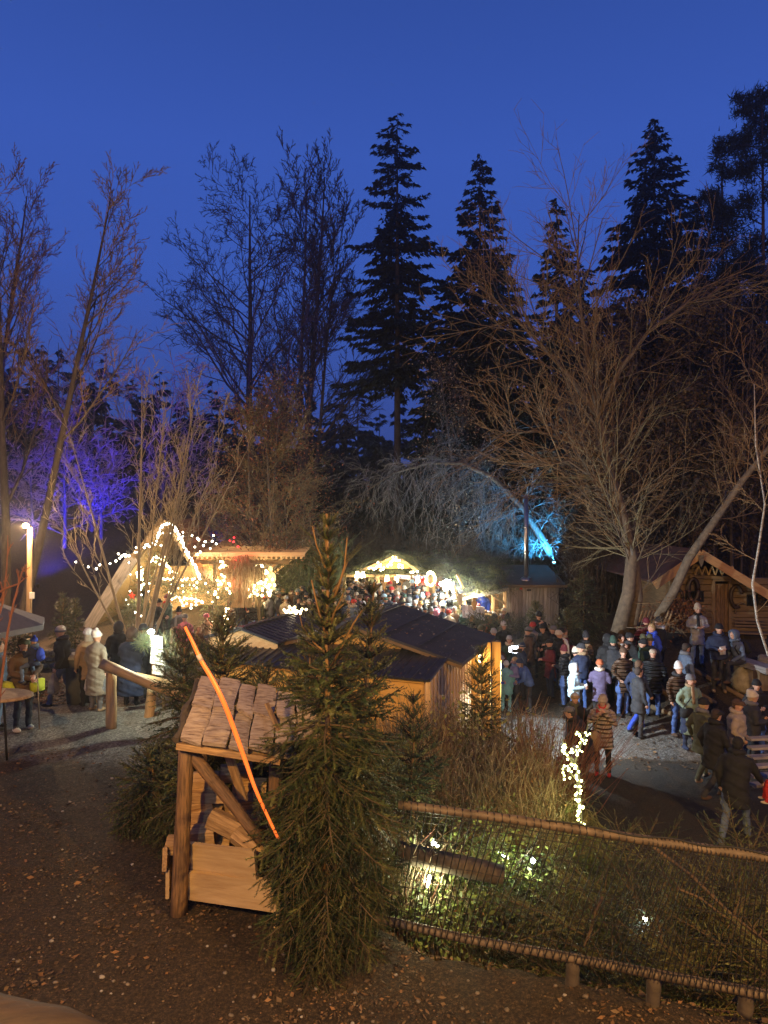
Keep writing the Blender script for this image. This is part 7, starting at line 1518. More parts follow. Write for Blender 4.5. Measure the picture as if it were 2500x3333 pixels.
    for a, b, r_, s_ in caps:
        a_, b_ = np.array(a), np.array(b); ab = b_ - a_; t_ = np.clip(((cen - a_) @ ab) / max(1e-9, ab @ ab), 0, 1); d_ = np.linalg.norm(cen - (a_ + t_[:, None] * ab), axis=1) - r_
        u_ = d_ < best; best[u_] = d_[u_]; slot[u_] = s_
    # hem edge and collar read by height
    torso_r = np.hypot(cen[:, 0], cen[:, 1]); 
    if pose not in ('sit', 'held'): slot[(cen[:, 2] < hz[0][0] - .012) & (slot == 1)] = 2
    nb = co[:, 2] - 1.0; f1 = np.sin(co[:, 2] * 38 + co[:, 0] * 14) * .006 + np.sin(co[:, 2] * 17 - co[:, 0] * 23 + co[:, 1] * 9) * .007 + np.sin(co[:, 2] * 61 + co[:, 1] * 31 + co[:, 0] * 19) * .003
    body = co[:, 2] < 1.42; rad = co.copy(); rad[:, 2] = 0; rn_ = np.linalg.norm(rad, axis=1, keepdims=True); co2 = co + (rad / np.maximum(rn_, .05)) * f1[:, None] * body[:, None]
    out = MB(); out.v = [tuple(q) for q in co2]; out.n = len(out.v); out.f = faces; out.m = list(slot)
    for (c_, d, sgn) in hands:      # four fingers and a thumb, gently curled
        sd = d.cross(Vector((0, 0, 1))) if abs(d.z) < .9 else Vector((0, 1, 0)); sd.normalize(); nrm = d.cross(sd)
        curl = Vector((-sgn, 0, 0)) if abs(d.z) > .6 else Vector((0, 0, -1)) * .6 + Vector((-sgn, 0, 0)) * .6; curl = (curl - d * curl.dot(d)).normalized(); wd = d.cross(curl).normalized()
        for k, L_ in enumerate((.060, .072, .068, .052)):
            b0 = c_ + d * .018 + wd * (k - 1.5) * .0175; out.tube([b0, b0 + d * L_ * .45 + curl * .004, b0 + d * L_ * .75 + curl * .016, b0 + d * L_ * .85 + curl * .034], [.0095, .009, .008, .006], 5, mi=0)
        b0 = c_ - d * .01 - wd * .028; out.tube([b0, b0 - wd * .022 + d * .022 + curl * .008, b0 - wd * .018 + d * .045 + curl * .022], [.011, .0095, .007], 5, mi=0)
    for s_ in (-1, 1):
        out.ell(H(s_ * .031, .083, .016), (.011, .006, .007), rot=RH, mi=4, nu=6, nv=4)
    out.ell(H(0, .089, -.058), (.023, .006, .006), rot=RH, mi=5, nu=6, nv=4)
    o = out.build('body', [M['skin']] * 6, None, smooth=True); me2 = o.data; bpy.data.objects.remove(o); bpy.data.meshes.remove(me)
    HM = Matrix.Translation(hc) @ RH.to_4x4()
    _body[key] = (me2, HM, RL_, hip); return _body[key]
_acc = {}
def acc(kind):
    """accessories in head space (head centre at the origin, face towards +Y) or body space"""
    if kind in _acc: return _acc[kind]
    mb = MB(); smooth = True
    if kind in ('beanie', 'tallbeanie', 'slouch'):
        hgt = {'beanie': .125, 'tallbeanie': .185, 'slouch': .15}[kind]; rr = []
        for i in range(9):
            t = i / 8; z = .018 + (hgt) * math.sin(t * math.pi / 2) ** 1.0; k = math.cos(t * math.pi / 2) ** (.62 if kind != 'tallbeanie' else .8) if i < 8 else .03; k = k * (1.06 if kind == 'slouch' and 0 < i < 6 else 1)
            yb = -.02 * t if kind != 'slouch' else -.06 * t; rr.append([(.094 * k * (1 + .025 * math.cos(9 * a)) * math.cos(a), yb - .008 + .110 * k * (1 + .025 * math.cos(9 * a)) * math.sin(a), z) for a in np.linspace(0, 2 * math.pi, 18, endpoint=False)])
        mb.loft(rr); rr = []
        for z, k in ((.008, 1.0), (.012, 1.06), (.045, 1.07), (.052, 1.0)): rr.append([(.096 * k * math.cos(a), -.008 + .112 * k * math.sin(a), z + .012 * math.sin(a)) for a in np.linspace(0, 2 * math.pi, 18, endpoint=False)])
        mb.loft(rr, mi=1)
    elif kind == 'pompom': mb.ell((0, -.02, .165), .042, nu=9, nv=7, jit=.12)
    elif kind == 'headband':
        rr = []
        for z, k in ((.0, 1.0), (.004, 1.05), (.055, 1.05), (.06, 1.0)): rr.append([(.094 * k * math.cos(a), -.008 + .110 * k * math.sin(a), z + .02 * math.sin(a)) for a in np.linspace(0, 2 * math.pi, 18, endpoint=False)])
        mb.loft(rr)
    elif kind in ('cap', 'flatcap'):
        rr = []
        for i in range(7):
            t = i / 6; k = math.cos(t * math.pi / 2) ** .6 if i < 6 else .03; w = 1.0 if kind == 'cap' else 1.12; rr.append([(.096 * w * k * math.cos(a), (.0 if kind == 'cap' else .022) + .112 * w * k * math.sin(a), .03 + (.095 if kind == 'cap' else .068) * math.sin(t * math.pi / 2)) for a in np.linspace(0, 2 * math.pi, 16, endpoint=False)])
        mb.loft(rr); br = [(-.07, .085, .036), (-.05, .150, .022), (0, .175, .016), (.05, .150, .022), (.07, .085, .036)]
        mb.add([tuple(q) for q in br] + [(x, y, z + .008) for x, y, z in br], [(0, 1, 2, 3, 4), (9, 8, 7, 6, 5)] + [(i, i + 5, i + 6, i + 1) for i in range(4)])
    elif kind == 'hair_short':
        mb.ell((0, -.018, .030), (.088, .098, .096), nu=14, nv=9, jit=.03); mb.ell((0, -.045, -.01), (.080, .070, .080), nu=12, nv=8, jit=.03)
    elif kind == 'hair_long':
        mb.ell((0, -.018, .030), (.088, .098, .096), nu=14, nv=9, jit=.03); rr = []
        for z, rx, ry, y in ((.03, .092, .080, -.03), (-.06, .098, .075, -.035), (-.15, .105, .065, -.045), (-.25, .10, .05, -.06), (-.33, .06, .03, -.06)): rr.append([(rx * (1 + .06 * math.sin(a * 5 + z * 20)) * math.cos(a), y + ry * math.sin(a) * (.55 if math.sin(a) > 0 else 1), z) for a in np.linspace(0, 2 * math.pi, 16, endpoint=False)])
        mb.loft(rr)
    elif kind == 'hair_under':
        rr = []
        for z, rx, ry, y in ((.02, .088, .080, -.03), (-.06, .094, .072, -.035), (-.15, .10, .06, -.045), (-.24, .08, .04, -.06)): rr.append([(rx * (1 + .06 * math.sin(a * 5 + z * 20)) * math.cos(a), y + ry * math.sin(a) * (.3 if math.sin(a) > 0 else 1), z) for a in np.linspace(0, 2 * math.pi, 16, endpoint=False)])
        mb.loft(rr)
    elif kind == 'hood':      # worn up: shell open at the face
        n = 14; rr = []
        for i, (y, s_) in enumerate(((-.155, .25), (-.14, .62), (-.09, .92), (-.02, 1.06), (.045, 1.05), (.075, .98), (.07, .88), (.0, .88))):
            rr.append([(.118 * s_ * math.cos(a), y, .0 + .148 * s_ * math.sin(a) + (.012 if s_ < .9 else 0)) for a in np.linspace(0, 2 * math.pi, n, endpoint=False)])
        mb.loft(rr); mb.tube([(-.09, .02, -.14), (-.03, .09, -.13), (.03, .09, -.13), (.09, .02, -.14), (.06, -.09, -.13), (-.06, -.09, -.13), (-.09, .02, -.14)], .045, 8)
    elif kind == 'collar':    # hood folded down / thick collar
        mb.tube([(-.085, .03, -.135), (0, .075, -.145), (.085, .03, -.135), (.095, -.06, -.115), (0, -.13, -.125), (-.095, -.06, -.115), (-.085, .03, -.135)], [.038, .036, .038, .05, .062, .05, .038], 9)
    elif kind == 'scarf':
        mb.tube([(-.07, .03, -.125), (0, .085, -.135), (.07, .03, -.125), (.075, -.05, -.115), (0, -.09, -.115), (-.075, -.05, -.115), (-.07, .03, -.125)], [.036] * 7, 9)
        mb.loft([[(x, .115 + .02 * k, -.12 - .13 * k) for x in (.0, .075)] + [(x, .135 + .02 * k, -.12 - .13 * k) for x in (.075, .0)] for k in range(4)], mi=1)
    elif kind == 'longscarf':
        mb.tube([(-.07, .03, -.125), (0, .085, -.135), (.07, .03, -.125), (.075, -.05, -.115), (0, -.09, -.115), (-.075, -.05, -.115), (-.07, .03, -.125)], [.036] * 7, 9)
        for k in range(7): mb.loft([[(x, .16, -.12 - .105 * (k + j)) for x in (-.02, .07)] + [(x, .185, -.12 - .105 * (k + j)) for x in (.07, -.02)] for j in (0, 1)], mi=k % 2)
    elif kind == 'glasses':
        for s_ in (-1, 1): mb.tube([(s_ * .032 + .024 * math.cos(a), .098, .014 + .019 * math.sin(a)) for a in np.linspace(0, 6.283, 12)], .0028, 4, cap=False); mb.tube([(s_ * .055, .096, .018), (s_ * .082, .0, .016)], .0025, 4)
        mb.tube([(-.010, .1, .016), (.010, .1, .016)], .0025, 4)
    elif kind == 'backpack':
        mb.ell((0, -.235, 1.20), (.15, .10, .22), nu=14, nv=10); mb.ell((0, -.32, 1.12), (.10, .05, .10), nu=10, nv=7); 
        for s_ in (-1, 1): mb.tube([(s_ * .10, -.16, 1.38), (s_ * .12, .0, 1.455), (s_ * .12, .15, 1.32), (s_ * .15, .08, 1.06), (s_ * .13, -.16, 1.05)], .018, 6)
    elif kind == 'shoulderbag':
        mb.box((.20, .17, .90), (.26, .12, .20)); mb.tube([(.28, .15, 1.0), (.1, .19, 1.25), (-.14, .05, 1.44), (-.02, -.18, 1.25), (.24, -.06, .98)], .011, 5)
    elif kind == 'carrierbag':
        mb.loft([[(x * w_, y * d_, z) for x, y in ((-1, -1), (1, -1), (1, 1), (-1, 1))] for z, w_, d_ in ((.36, .13, .05), (.42, .15, .07), (.62, .12, .05), (.78, .03, .02))]); 
        mb.v = [(x - .27, y + .10, z) for x, y, z in mb.v]; smooth = False
    elif kind == 'cup': mb.tube([(0, .33, 1.13), (0, .33, 1.22)], [.032, .042], 10)
    elif kind == 'roll': mb.ell((0, .33, 1.19), (.09, .035, .035), nu=10, nv=6)
    elif kind == 'napkin': mb.slab([(-.06, .33, 1.04), (.07, .33, 1.02), (.09, .34, 1.22), (-.05, .34, 1.26)], .02)
    elif kind == 'bread': mb.ell((0.02, .27, 1.47), (.06, .035, .03), nu=8, nv=6)
    elif kind == 'mittens':
        for s_ in (-1, 1): mb.ell((s_ * .10, .33, 1.18), (.05, .06, .05), nu=8, nv=6)
    elif kind == 'saddlebags':
        mb.box((-.16, .20, .84), (.25, .10, .22)); mb.box((.30, .02, .86), (.10, .28, .24), Matrix.Rotation(.4, 3, 'Y'))
    elif kind == 'walkstick': mb.tube([(-.10, .36, .05), (-.10, .30, 1.10)], .012, 6)
    elif kind == 'fur_cuffs':
        for s_ in (-1, 1): mb.tube([(s_ * .12, .0, .13), (s_ * .12, .0, .26)], [.075, .085], 10, jit=.15)
    o = mb.build(kind, [M['cable'], M['cable']] if 1 in mb.m else [M['cable']], None, smooth=smooth); me = o.data; bpy.data.objects.remove(o); _acc[kind] = me; return me
NAMES = dict(beanie='hat', tallbeanie='hat', slouch='hat', cap='cap', flatcap='cap', hair_short='hair', hair_long='hair', hair_under='hair', hood='hood', collar='collar', scarf='scarf', longscarf='scarf', glasses='glasses', headband='headband', backpack='backpack', shoulderbag='shoulder_bag', carrierbag='carrier_bag', pompom='pompom', cup='cup', roll='bread_roll', bread='bread', napkin='napkin', mittens='mittens', saddlebags='yellow_pockets', walkstick='walking_stick', fur_cuffs='fur_cuffs')
HEADSPACE = {'beanie', 'tallbeanie', 'slouch', 'cap', 'flatcap', 'hair_short', 'hair_long', 'hair_under', 'hood', 'collar', 'scarf', 'longscarf', 'glasses', 'headband', 'pompom'}
HELD = {'carrierbag', 'shoulderbag', 'backpack', 'walkstick', 'saddlebags', 'cup', 'roll', 'bread', 'napkin'}
pcount = 0
def setm(o, mats):
    for i, m in enumerate(mats):
        if i < len(o.material_slots): o.material_slots[i].link = 'OBJECT'; o.material_slots[i].material = m
HELDNAMES = []
def person(label, loc, face, h=1.70, pose='stand', hem='short', coat='black', legs='charcoal', shoes='darkbrown', head=(('beanie', 'black'),), extra=(), bulk=1.0, turn=0, puff=False, fuzzy=False, group=None, z=None, vox=.021):
    """face: heading in degrees clockwise from 'away from the viewpoint'"""
    global pcount; pcount += 1
    me, HM, RL_, hip = body_mesh(pose, hem, bulk, turn, vox)
    k = h / 1.735; loc = Vector(loc)
    if z is not None: loc.z = z
    t = empty('person', loc, label, 'person', group); t.rotation_euler = (0, 0, -math.radians(face)); t.scale = (k, k, k)
    if pose == 'sit': loc.z -= 0
    b = link('body', me, t); setm(b, [M['skin'], cloth(coat, puff, fuzzy), cloth(legs), cloth(shoes), M['eye'], M['lip']])
    child = 1.0 if h > 1.35 else 1.16
    hat = None
    for it in head:
        kind, c1 = it[0], it[1]; c2 = it[2] if len(it) > 2 else c1
        o = link(NAMES[kind], acc(kind), t); o.matrix_local = HM @ Matrix.Scale(1.0 if kind not in ('beanie',) else 1.02, 4)
        setm(o, [cloth(c1), cloth(c2)])
        if kind == 'pompom' and hat is not None: o.parent = hat; o.matrix_local = Matrix.Identity(4)
        if 'beanie' in kind or kind == 'slouch': hat = o
    for it in extra:
        kind, c1 = it[0], it[1]; o = link(NAMES[kind], acc(kind), t); 
        if kind in ('backpack',) or (POSE[pose][0] and kind in ('shoulderbag',)): o.matrix_local = Matrix.Translation(hip) @ RL_.to_4x4() @ Matrix.Translation(-hip)
        if kind in ('cup', 'roll', 'napkin', 'bread', 'carrierbag', 'backpack', 'shoulderbag', 'walkstick', 'saddlebags'):
            mw = Matrix.Translation(loc) @ Matrix.Rotation(-math.radians(face), 4, 'Z') @ Matrix.Scale(k, 4) @ o.matrix_local
            o.parent = None; o.matrix_world = mw
            lab = it[2] if len(it) > 2 else None
            if kind in ('backpack', 'shoulderbag'):
                o.parent = t; o.matrix_local = (Matrix.Translation(hip) @ RL_.to_4x4() @ Matrix.Translation(-hip))
            else: tag(o, lab or (c1 + ' ' + NAMES[kind].replace('_', ' ') + ' held by the ' + label), {'cup': 'cup', 'roll': 'bread roll', 'napkin': 'napkin', 'bread': 'bread', 'carrierbag': 'bag', 'walkstick': 'stick', 'saddlebags': 'bag'}[kind])
        setm(o, [cloth(c1), cloth(c1)])
    return t
def at(u, vtop, h=1.70, Y0=16): return on_ground(u, vtop, h, Y0)
BL = lambda c, *a: ((('beanie', c) + a),)
# ---- right-hand lane, nearest walkers
p = lambda u, v, Y, g=None: Vector((P(u, 1, Y).x, Y, G(P(u, 1, Y).x, Y) if g is None else g))
person('person in long black overcoat and grey trousers striding away nearest the fence', p(2395, 0, 11.35), 38, 1.74, 'stride', 'mid', 'black', 'slate', 'darkbrown', head=(('hair_short', 'black'), ('collar', 'black')), bulk=1.12)
person('person in black cap and long black jacket with white-soled brown shoes walking', p(2322, 0, 13.1), 75, 1.74, 'walk', 'mid', 'black', 'charcoal', 'brown', head=(('flatcap', 'black'), ('hair_short', 'darkbrown'), ('collar', 'black')), bulk=1.12)
person('person in black beanie and olive coat with grey hood folded back', p(2285, 0, 14.0), 60, 1.70, 'walk', 'mid', 'olive', 'olive', 'tan', head=(('beanie', 'black'), ('collar', 'grey'), ('hair_under', 'blond')), turn=30)
person('person in brown flat cap and beige fleece jacket with folded hood', p(2398, 0, 13.9), 120, 1.74, 'pocket', 'short', 'beige', 'charcoal', 'brown', head=(('flatcap', 'brown'), ('hair_short', 'brown'), ('collar', 'beige')), bulk=1.2, fuzzy=True, turn=25)
person('person in cream knitted hat and dark jacket behind the beige fleece jacket', p(2448, 0, 14.4), 100, 1.72, 'hold', 'short', 'charcoal', 'charcoal', 'brown', head=(('slouch', 'cream'), ('hair_under', 'blond'), ('collar', 'grey')), bulk=1.1)
person('smiling person in black beanie looking back at the picture edge', p(2462, 0, 15.3), 190, 1.68, 'hold', 'mid', 'black', 'jeans', 'black', head=(('beanie', 'black'), ('hair_under', 'darkbrown'), ('collar', 'charcoal')))
person('child in bright red snowsuit and cream shoes held low at the picture edge', Vector((6.75, 11.5, .35)), 300, 1.05, 'sit', 'short', 'red', 'red', 'cream', head=(('beanie', 'red'),), bulk=1.1)
person('person in long sage green coat, grey beanie and glasses facing the viewer', p(2246, 0, 15.6), 170, 1.69, 'pocket', 'long', 'sage', 'navy', 'navy', head=(('beanie', 'grey'), ('glasses', 'darkbrown'), ('scarf', 'tan'), ('hair_under', 'brown')), extra=(('shoulderbag', 'black'),), bulk=1.05)
person('person in brown quilted jacket, pointed white hat and glasses', p(2208, 0, 16.2), 165, 1.70, 'stand', 'short', 'brown', 'jeans', 'brown', head=(('tallbeanie', 'white'), ('glasses', 'brown'), ('collar', 'charcoal')), puff=True, bulk=1.12)
person('person in grey jacket and dark cap looking away behind the couple with pale hats', p(2232, 0, 17.2), 80, 1.72, 'stand', 'short', 'slate', 'charcoal', 'black', head=(('flatcap', 'black'), ('hair_short', 'darkbrown'), ('collar', 'grey')))
person('person in dark blue jacket and bright blue jeans walking across the gravel', p(2072, 0, 16.5), 70, 1.74, 'walk', 'short', 'navy', 'blue', 'charcoal', head=(('hair_short', 'brown'), ('collar', 'charcoal')), bulk=1.05)
person('bareheaded blond person in vivid blue jacket with white paper bag', p(2122, 0, 18.4), 250, 1.76, 'stand', 'short', 'blue', 'lightjeans', 'charcoal', head=(('hair_short', 'blond'), ('collar', 'blue')), bulk=1.1)
person('person in dark green coat behind the vivid blue jacket', p(2095, 0, 17.8), 300, 1.66, 'hold', 'mid', 'green', 'brown', 'brown', head=(('beanie', 'black'), ('collar', 'green')))
person('person in long brown quilted coat with both hands at the face', p(2016, 0, 18.3), 165, 1.72, 'eat', 'long', 'brown', 'white', 'tan', head=(('hair_long', 'darkbrown'), ('scarf', 'lightgrey')), extra=(('fur_cuffs', 'white'),), puff=True, bulk=1.08)
person('child in purple jacket and pink mittens beside the long brown quilted coat', p(2055, 0, 18.6), 120, 1.18, 'hold', 'short', 'lilac', 'teal', 'pink', head=(('beanie', 'pink'),), extra=(('mittens', 'pink'),))
person('person in rust-red knitted hat and purple jacket with cream collar', p(1952, 0, 17.2), 20, 1.60, 'hold', 'mid', 'plum', 'black', 'black', head=(('beanie', 'orange'), ('collar', 'cream')), bulk=1.05)
person('broad person in hooded black jacket seen from behind', p(1980, 0, 18.2), 350, 1.78, 'hold', 'mid', 'black', 'black', 'black', head=(('hood', 'black'),), bulk=1.3)
person('person in navy jacket with fur-trimmed collar turned away', p(1892, 0, 18.0), 330, 1.76, 'hold', 'short', 'navy', 'jeans', 'charcoal', head=(('beanie', 'charcoal'), ('collar', 'tan')), bulk=1.15, turn=-40)
person('person in pale blue jacket and white hooded scarf eating from a bowl', p(1868, 0, 17.1), 110, 1.62, 'hold', 'short', 'lightblue', 'jeans', 'black', head=(('hood', 'lightgrey'), ('hair_short', 'grey')), extra=(('roll', 'white', 'white paper bowl held by the person in pale blue jacket'),), bulk=1.1)
person('person in dark coat with olive scarf holding up a bread roll', p(1868, 0, 14.4), 175, 1.68, 'reach', 'mid', 'black', 'black', 'black', head=(('hair_short', 'greyhair'), ('scarf', 'olive'), ('headband', 'tan')), bulk=1.05)
person('person in grey peaked cap and black jacket leaning over the sapling', p(1905, 0, 13.4), 285, 1.70, 'bend', 'mid', 'black', 'black', 'brown', head=(('cap', 'grey'), ('hair_short', 'charcoal'), ('collar', 'black')), bulk=1.15)
person('person in taupe quilted coat with red and white striped scarf, eating', p(1962, 0, 14.1), 200, 1.68, 'eat', 'mid', 'beige', 'black', 'red', head=(('beanie', 'beige'), ('collar', 'beige'), ('longscarf', 'red', 'cream')), extra=(('shoulderbag', 'black'), ('bread', 'cream', 'pale piece of bread at the mouth of the person in taupe quilted coat')), puff=True, bulk=1.15, turn=20)
bgp = P(1937, 2412, 13.6); mb = MB(); mb.ell(bgp, (.12, .10, .21), nu=12, nv=9, jit=.05); mb.tube([bgp + Vector((0, 0, .2)), bgp + Vector((.06, 0, .5)), bgp + Vector((.1, 0, .55))], .015, 5); tag(mb.build('cloth_bag', cloth('tan', fuzzy=True), smooth=True), 'orange-brown cloth bag hanging between the grey cap and the taupe coat', 'bag')
# ---- by the open hut
person('person in grey-brown jacket and black bobble beanie seen from behind', at(1652, 2002, 1.74), 20, 1.74, 'hold', 'short', 'beige', 'charcoal', 'black', head=(('slouch', 'charcoal'), ('pompom', 'black')), bulk=1.15)
person('person in light grey beanie and green jacket with cream collar facing the viewer', at(1658, 2070, 1.66), 190, 1.66, 'stand', 'short', 'green', 'charcoal', 'black', head=(('beanie', 'lightgrey'), ('collar', 'cream'), ('hair_under', 'darkbrown')))
person('person in rust-brown coat right beside the open orange shutter', at(1618, 2088, 1.64), 30, 1.64, 'hold', 'mid', 'brown', 'charcoal', 'black', head=(('hood', 'tan'),), bulk=1.15)
person('person in navy jacket and white-banded navy hat facing the shutter', at(1700, 2093, 1.62), 265, 1.62, 'hold', 'mid', 'navy', 'charcoal', 'black', head=(('headband', 'white'), ('beanie', 'navy')))
person('tall person in brown-grey coat and striped grey beanie in profile', at(1722, 2042, 1.76), 275, 1.76, 'stand', 'mid', 'brown', 'charcoal', 'black', head=(('beanie', 'grey', 'black'), ('collar', 'charcoal')), bulk=1.12)
person('person in red beanie and beige coat behind the brown-grey coat', at(1734, 2026, 1.72), 40, 1.72, 'hold', 'mid', 'beige', 'charcoal', 'black', head=(('beanie', 'red'),))
person('person in black hat and black jacket with raised hand above the queue', at(1750, 1990, 1.80), 170, 1.80, 'eat', 'short', 'black', 'black', 'black', head=(('beanie', 'black'),), bulk=1.2)
person('person in black beanie bowing towards the grey beanie with long hair', at(1790, 2022, 1.76), 240, 1.76, 'bend', 'short', 'black', 'black', 'black', head=(('beanie', 'black'),), bulk=1.1)
person('person with long brown hair, grey beanie and long black coat', at(1803, 2038, 1.68), 270, 1.68, 'hold', 'long', 'black', 'jeans', 'brown', head=(('beanie', 'grey'), ('hair_under', 'brown')), bulk=1.05)
person('person in white jacket mostly hidden behind the long black coat', at(1828, 2046, 1.66), 60, 1.66, 'stand', 'short', 'white', 'lightjeans', 'black', head=(('beanie', 'black'),))
person('child in pale knitted hat and grey-blue jacket at the back of the brightly lit group', at(1631, 2134, 1.42), 150, 1.42, 'hold', 'short', 'slate', 'charcoal', 'black', head=(('beanie', 'lightgrey'),))
person('child in white hat and turquoise snowsuit seen from behind', at(1648, 2152, 1.38), 20, 1.38, 'stand', 'mid', 'teal', 'teal', 'teal', head=(('beanie', 'white'),), bulk=1.1)
person('bareheaded fair child in lilac jacket facing the turquoise snowsuit', at(1677, 2138, 1.46), 255, 1.46, 'hold', 'short', 'lilac', 'charcoal', 'black', head=(('hair_short', 'blond'), ('collar', 'lightblue')), bulk=1.05)
person('person in navy beanie and blue jacket leaning in to the children', at(1722, 2138, 1.50), 270, 1.50, 'bend', 'short', 'jeans', 'charcoal', 'black', head=(('beanie', 'navy'), ('hair_under', 'gold')), bulk=1.1)
person('person in violet-blue jacket kneeling low between the lit children', at(1612, 2165, 1.35), 95, 1.35, 'hold', 'short', 'blue', 'navy', 'black', head=(('beanie', 'slate'),))
# ---- by the alpine hut
person('person in grey coat, black scarf, pale knitted hat and light jeans', at(2270, 1970, 1.72), 185, 1.72, 'hold', 'mid', 'lightgrey', 'lightjeans', 'black', head=(('tallbeanie', 'beige'), ('scarf', 'black')), fuzzy=True)
person('person in navy parka holding a white napkin', at(2340, 2032, 1.80), 190, 1.80, 'hold', 'short', 'navy', 'charcoal', 'tan', head=(('beanie', 'black'), ('collar', 'navy')), extra=(('napkin', 'white', 'white napkin held by the person in navy parka'),), bulk=1.22)
q_ = P(2408, 2175, 17.9); person('person in grey-blue hooded jacket sitting on the squared log bench', Vector((q_.x, 17.9, P(1, 2160, 17.9).z - .80)), 260, 1.70, 'sit', 'short', 'slate', 'charcoal', 'brown', head=(('hood', 'slate'), ('hair_under', 'darkbrown')), extra=(('backpack', 'black'),))
person('person in black jacket and black beanie beside the maroon jackets', at(2146, 1995, 1.80), 320, 1.80, 'hold', 'short', 'black', 'black', 'black', head=(('beanie', 'black'), ('collar', 'white')), bulk=1.15)
person('person in maroon quilted coat with hood seen from behind', at(2103, 2012, 1.72), 20, 1.72, 'hold', 'mid', 'maroon', 'charcoal', 'black', head=(('beanie', 'maroon'), ('collar', 'maroon')), puff=True, bulk=1.15)
person('small child in maroon suit lifted up beside the willow trunk', at(2060, 2014, 1.55), 100, 1.05, 'held', 'short', 'maroon', 'maroon', 'pink', head=(('beanie', 'maroon'),), z=at(2060, 2014, 1.55).z + .55)
person('person in black coat with orange striped scarf below the maroon coat', at(2072, 2095, 1.60), 60, 1.60, 'bend', 'mid', 'black', 'black', 'black', head=(('hair_short', 'brown'), ('scarf', 'orange', 'cream')))
person('dark-haired person in dark blue anorak in front of the green coat', at(2078, 2172, 1.66), 80, 1.66, 'stand', 'mid', 'charcoal', 'charcoal', 'black', head=(('hair_short', 'darkbrown'),))
# ---- left path
person('person in brown hat and olive trousers carrying a child, stick and yellow pockets', p(74, 0, 13.2), 120, 1.78, 'carry', 'mid', 'brown', 'charcoal', 'cream', head=(('flatcap', 'olive'), ('hair_short', 'darkbrown')), bulk=1.12, extra=(('walkstick', 'tan', 'wooden walking stick held beside the yellow pockets'), ('saddlebags', 'yellow', 'pair of bright yellow pockets worn at the hip on the gravel path')))
person('child in blue bobble hat and blue jacket carried on the arm', p(112, 0, 13.0) + Vector((0, 0, .82)), 285, 1.02, 'held', 'short', 'navy', 'slate', 'navy', head=(('beanie', 'blue'), ('pompom', 'blue'), ('collar', 'slate')), extra=(('backpack', 'blue'),), bulk=1.15)
person('person in dark blue jacket half cut off by the picture edge', p(-8, 0, 13.4), 70, 1.74, 'stand', 'short', 'slate', 'lightjeans', 'black', head=(('hair_short', 'charcoal'), ('collar', 'slate')), bulk=1.15)
person('person in striped knitted hat and black jacket walking along the gravel path', p(208, 0, 15.1), 268, 1.76, 'walk', 'short', 'black', 'slate', 'black', head=(('beanie', 'cream', 'grey'), ('collar', 'charcoal')), extra=(('carrierbag', 'beige', 'narrow pale bag carried by the person in the striped knitted hat'),), bulk=1.1)
person('person in long beige fleece coat and white bobble hat with pale stockings', p(314, 0, 14.5), 25, 1.68, 'stand', 'long', 'stone', 'grey', 'tan', head=(('slouch', 'white'), ('pompom', 'white')), fuzzy=True, bulk=1.08, extra=(('carrierbag', 'white', 'white plastic carrier bag with faded print beside the long beige fleece coat'),))
person('person in white knitted hat with long blond hair behind the beige fleece coat', p(287, 0, 15.0), 310, 1.68, 'stand', 'mid', 'tan', 'black', 'black', head=(('beanie', 'white'), ('hair_under', 'beige')))
person('person in wide dark cloak and brown hood with back turned', p(428, 0, 15.0), 5, 1.68, 'hold', 'cloak', 'navy', 'black', 'black', head=(('hood', 'brown'),))
person('dark clothed person beside the wide cloak near the signpost', p(466, 0, 15.6), 30, 1.66, 'stand', 'mid', 'charcoal', 'black', 'black', head=(('beanie', 'charcoal'),))
person('dark clothed person in the shade between cloak and handrail', p(385, 0, 16.2), 350, 1.64, 'stand', 'mid', 'black', 'black', 'black', head=(('hood', 'charcoal'),))
# ---- at the A-frame
AF = [(515, 1950, 'black', 'black', 100, 'person in black beanie beside the green coat under the fir garland', 'hold', 'beanie', 'charcoal', 1.70, ()),
      (546, 1935, 'maroon', 'green', 265, 'person in striped brown hat, red scarf and green coat at the crib', 'hold', 'beanie', 'charcoal', 1.74, (('scarf', 'red'),)),
      (583, 1980, 'black', 'grey', 190, 'person in black beanie and grey coat looking towards the viewer', 'hold', 'tallbeanie', 'charcoal', 1.70, (('scarf', 'lightgrey'),)),
      (602, 2000, 'grey', 'pink', 185, 'person in grey hooded hat and dusty pink jacket near the rod tip', 'stand', 'beanie', 'charcoal', 1.62, ()),
      (672, 1998, 'pink', 'tan', 300, 'person in pink hat behind the young spruce shoots', 'hold', 'beanie', 'charcoal', 1.60, ()),
      (648, 2040, 'tan', 'brown', 190, 'child in brown hooded jacket low behind the pale shoots', 'stand', 'hood', 'charcoal', 1.25, ())]
for (u_, v_, hc_, cc_, fc, lab, ps, hk, lg, h_, ex) in AF: person(lab, at(u_, v_, h_, 22), fc, h_, ps, 'mid', cc_, lg, 'black', head=((hk, hc_),) + tuple(ex))
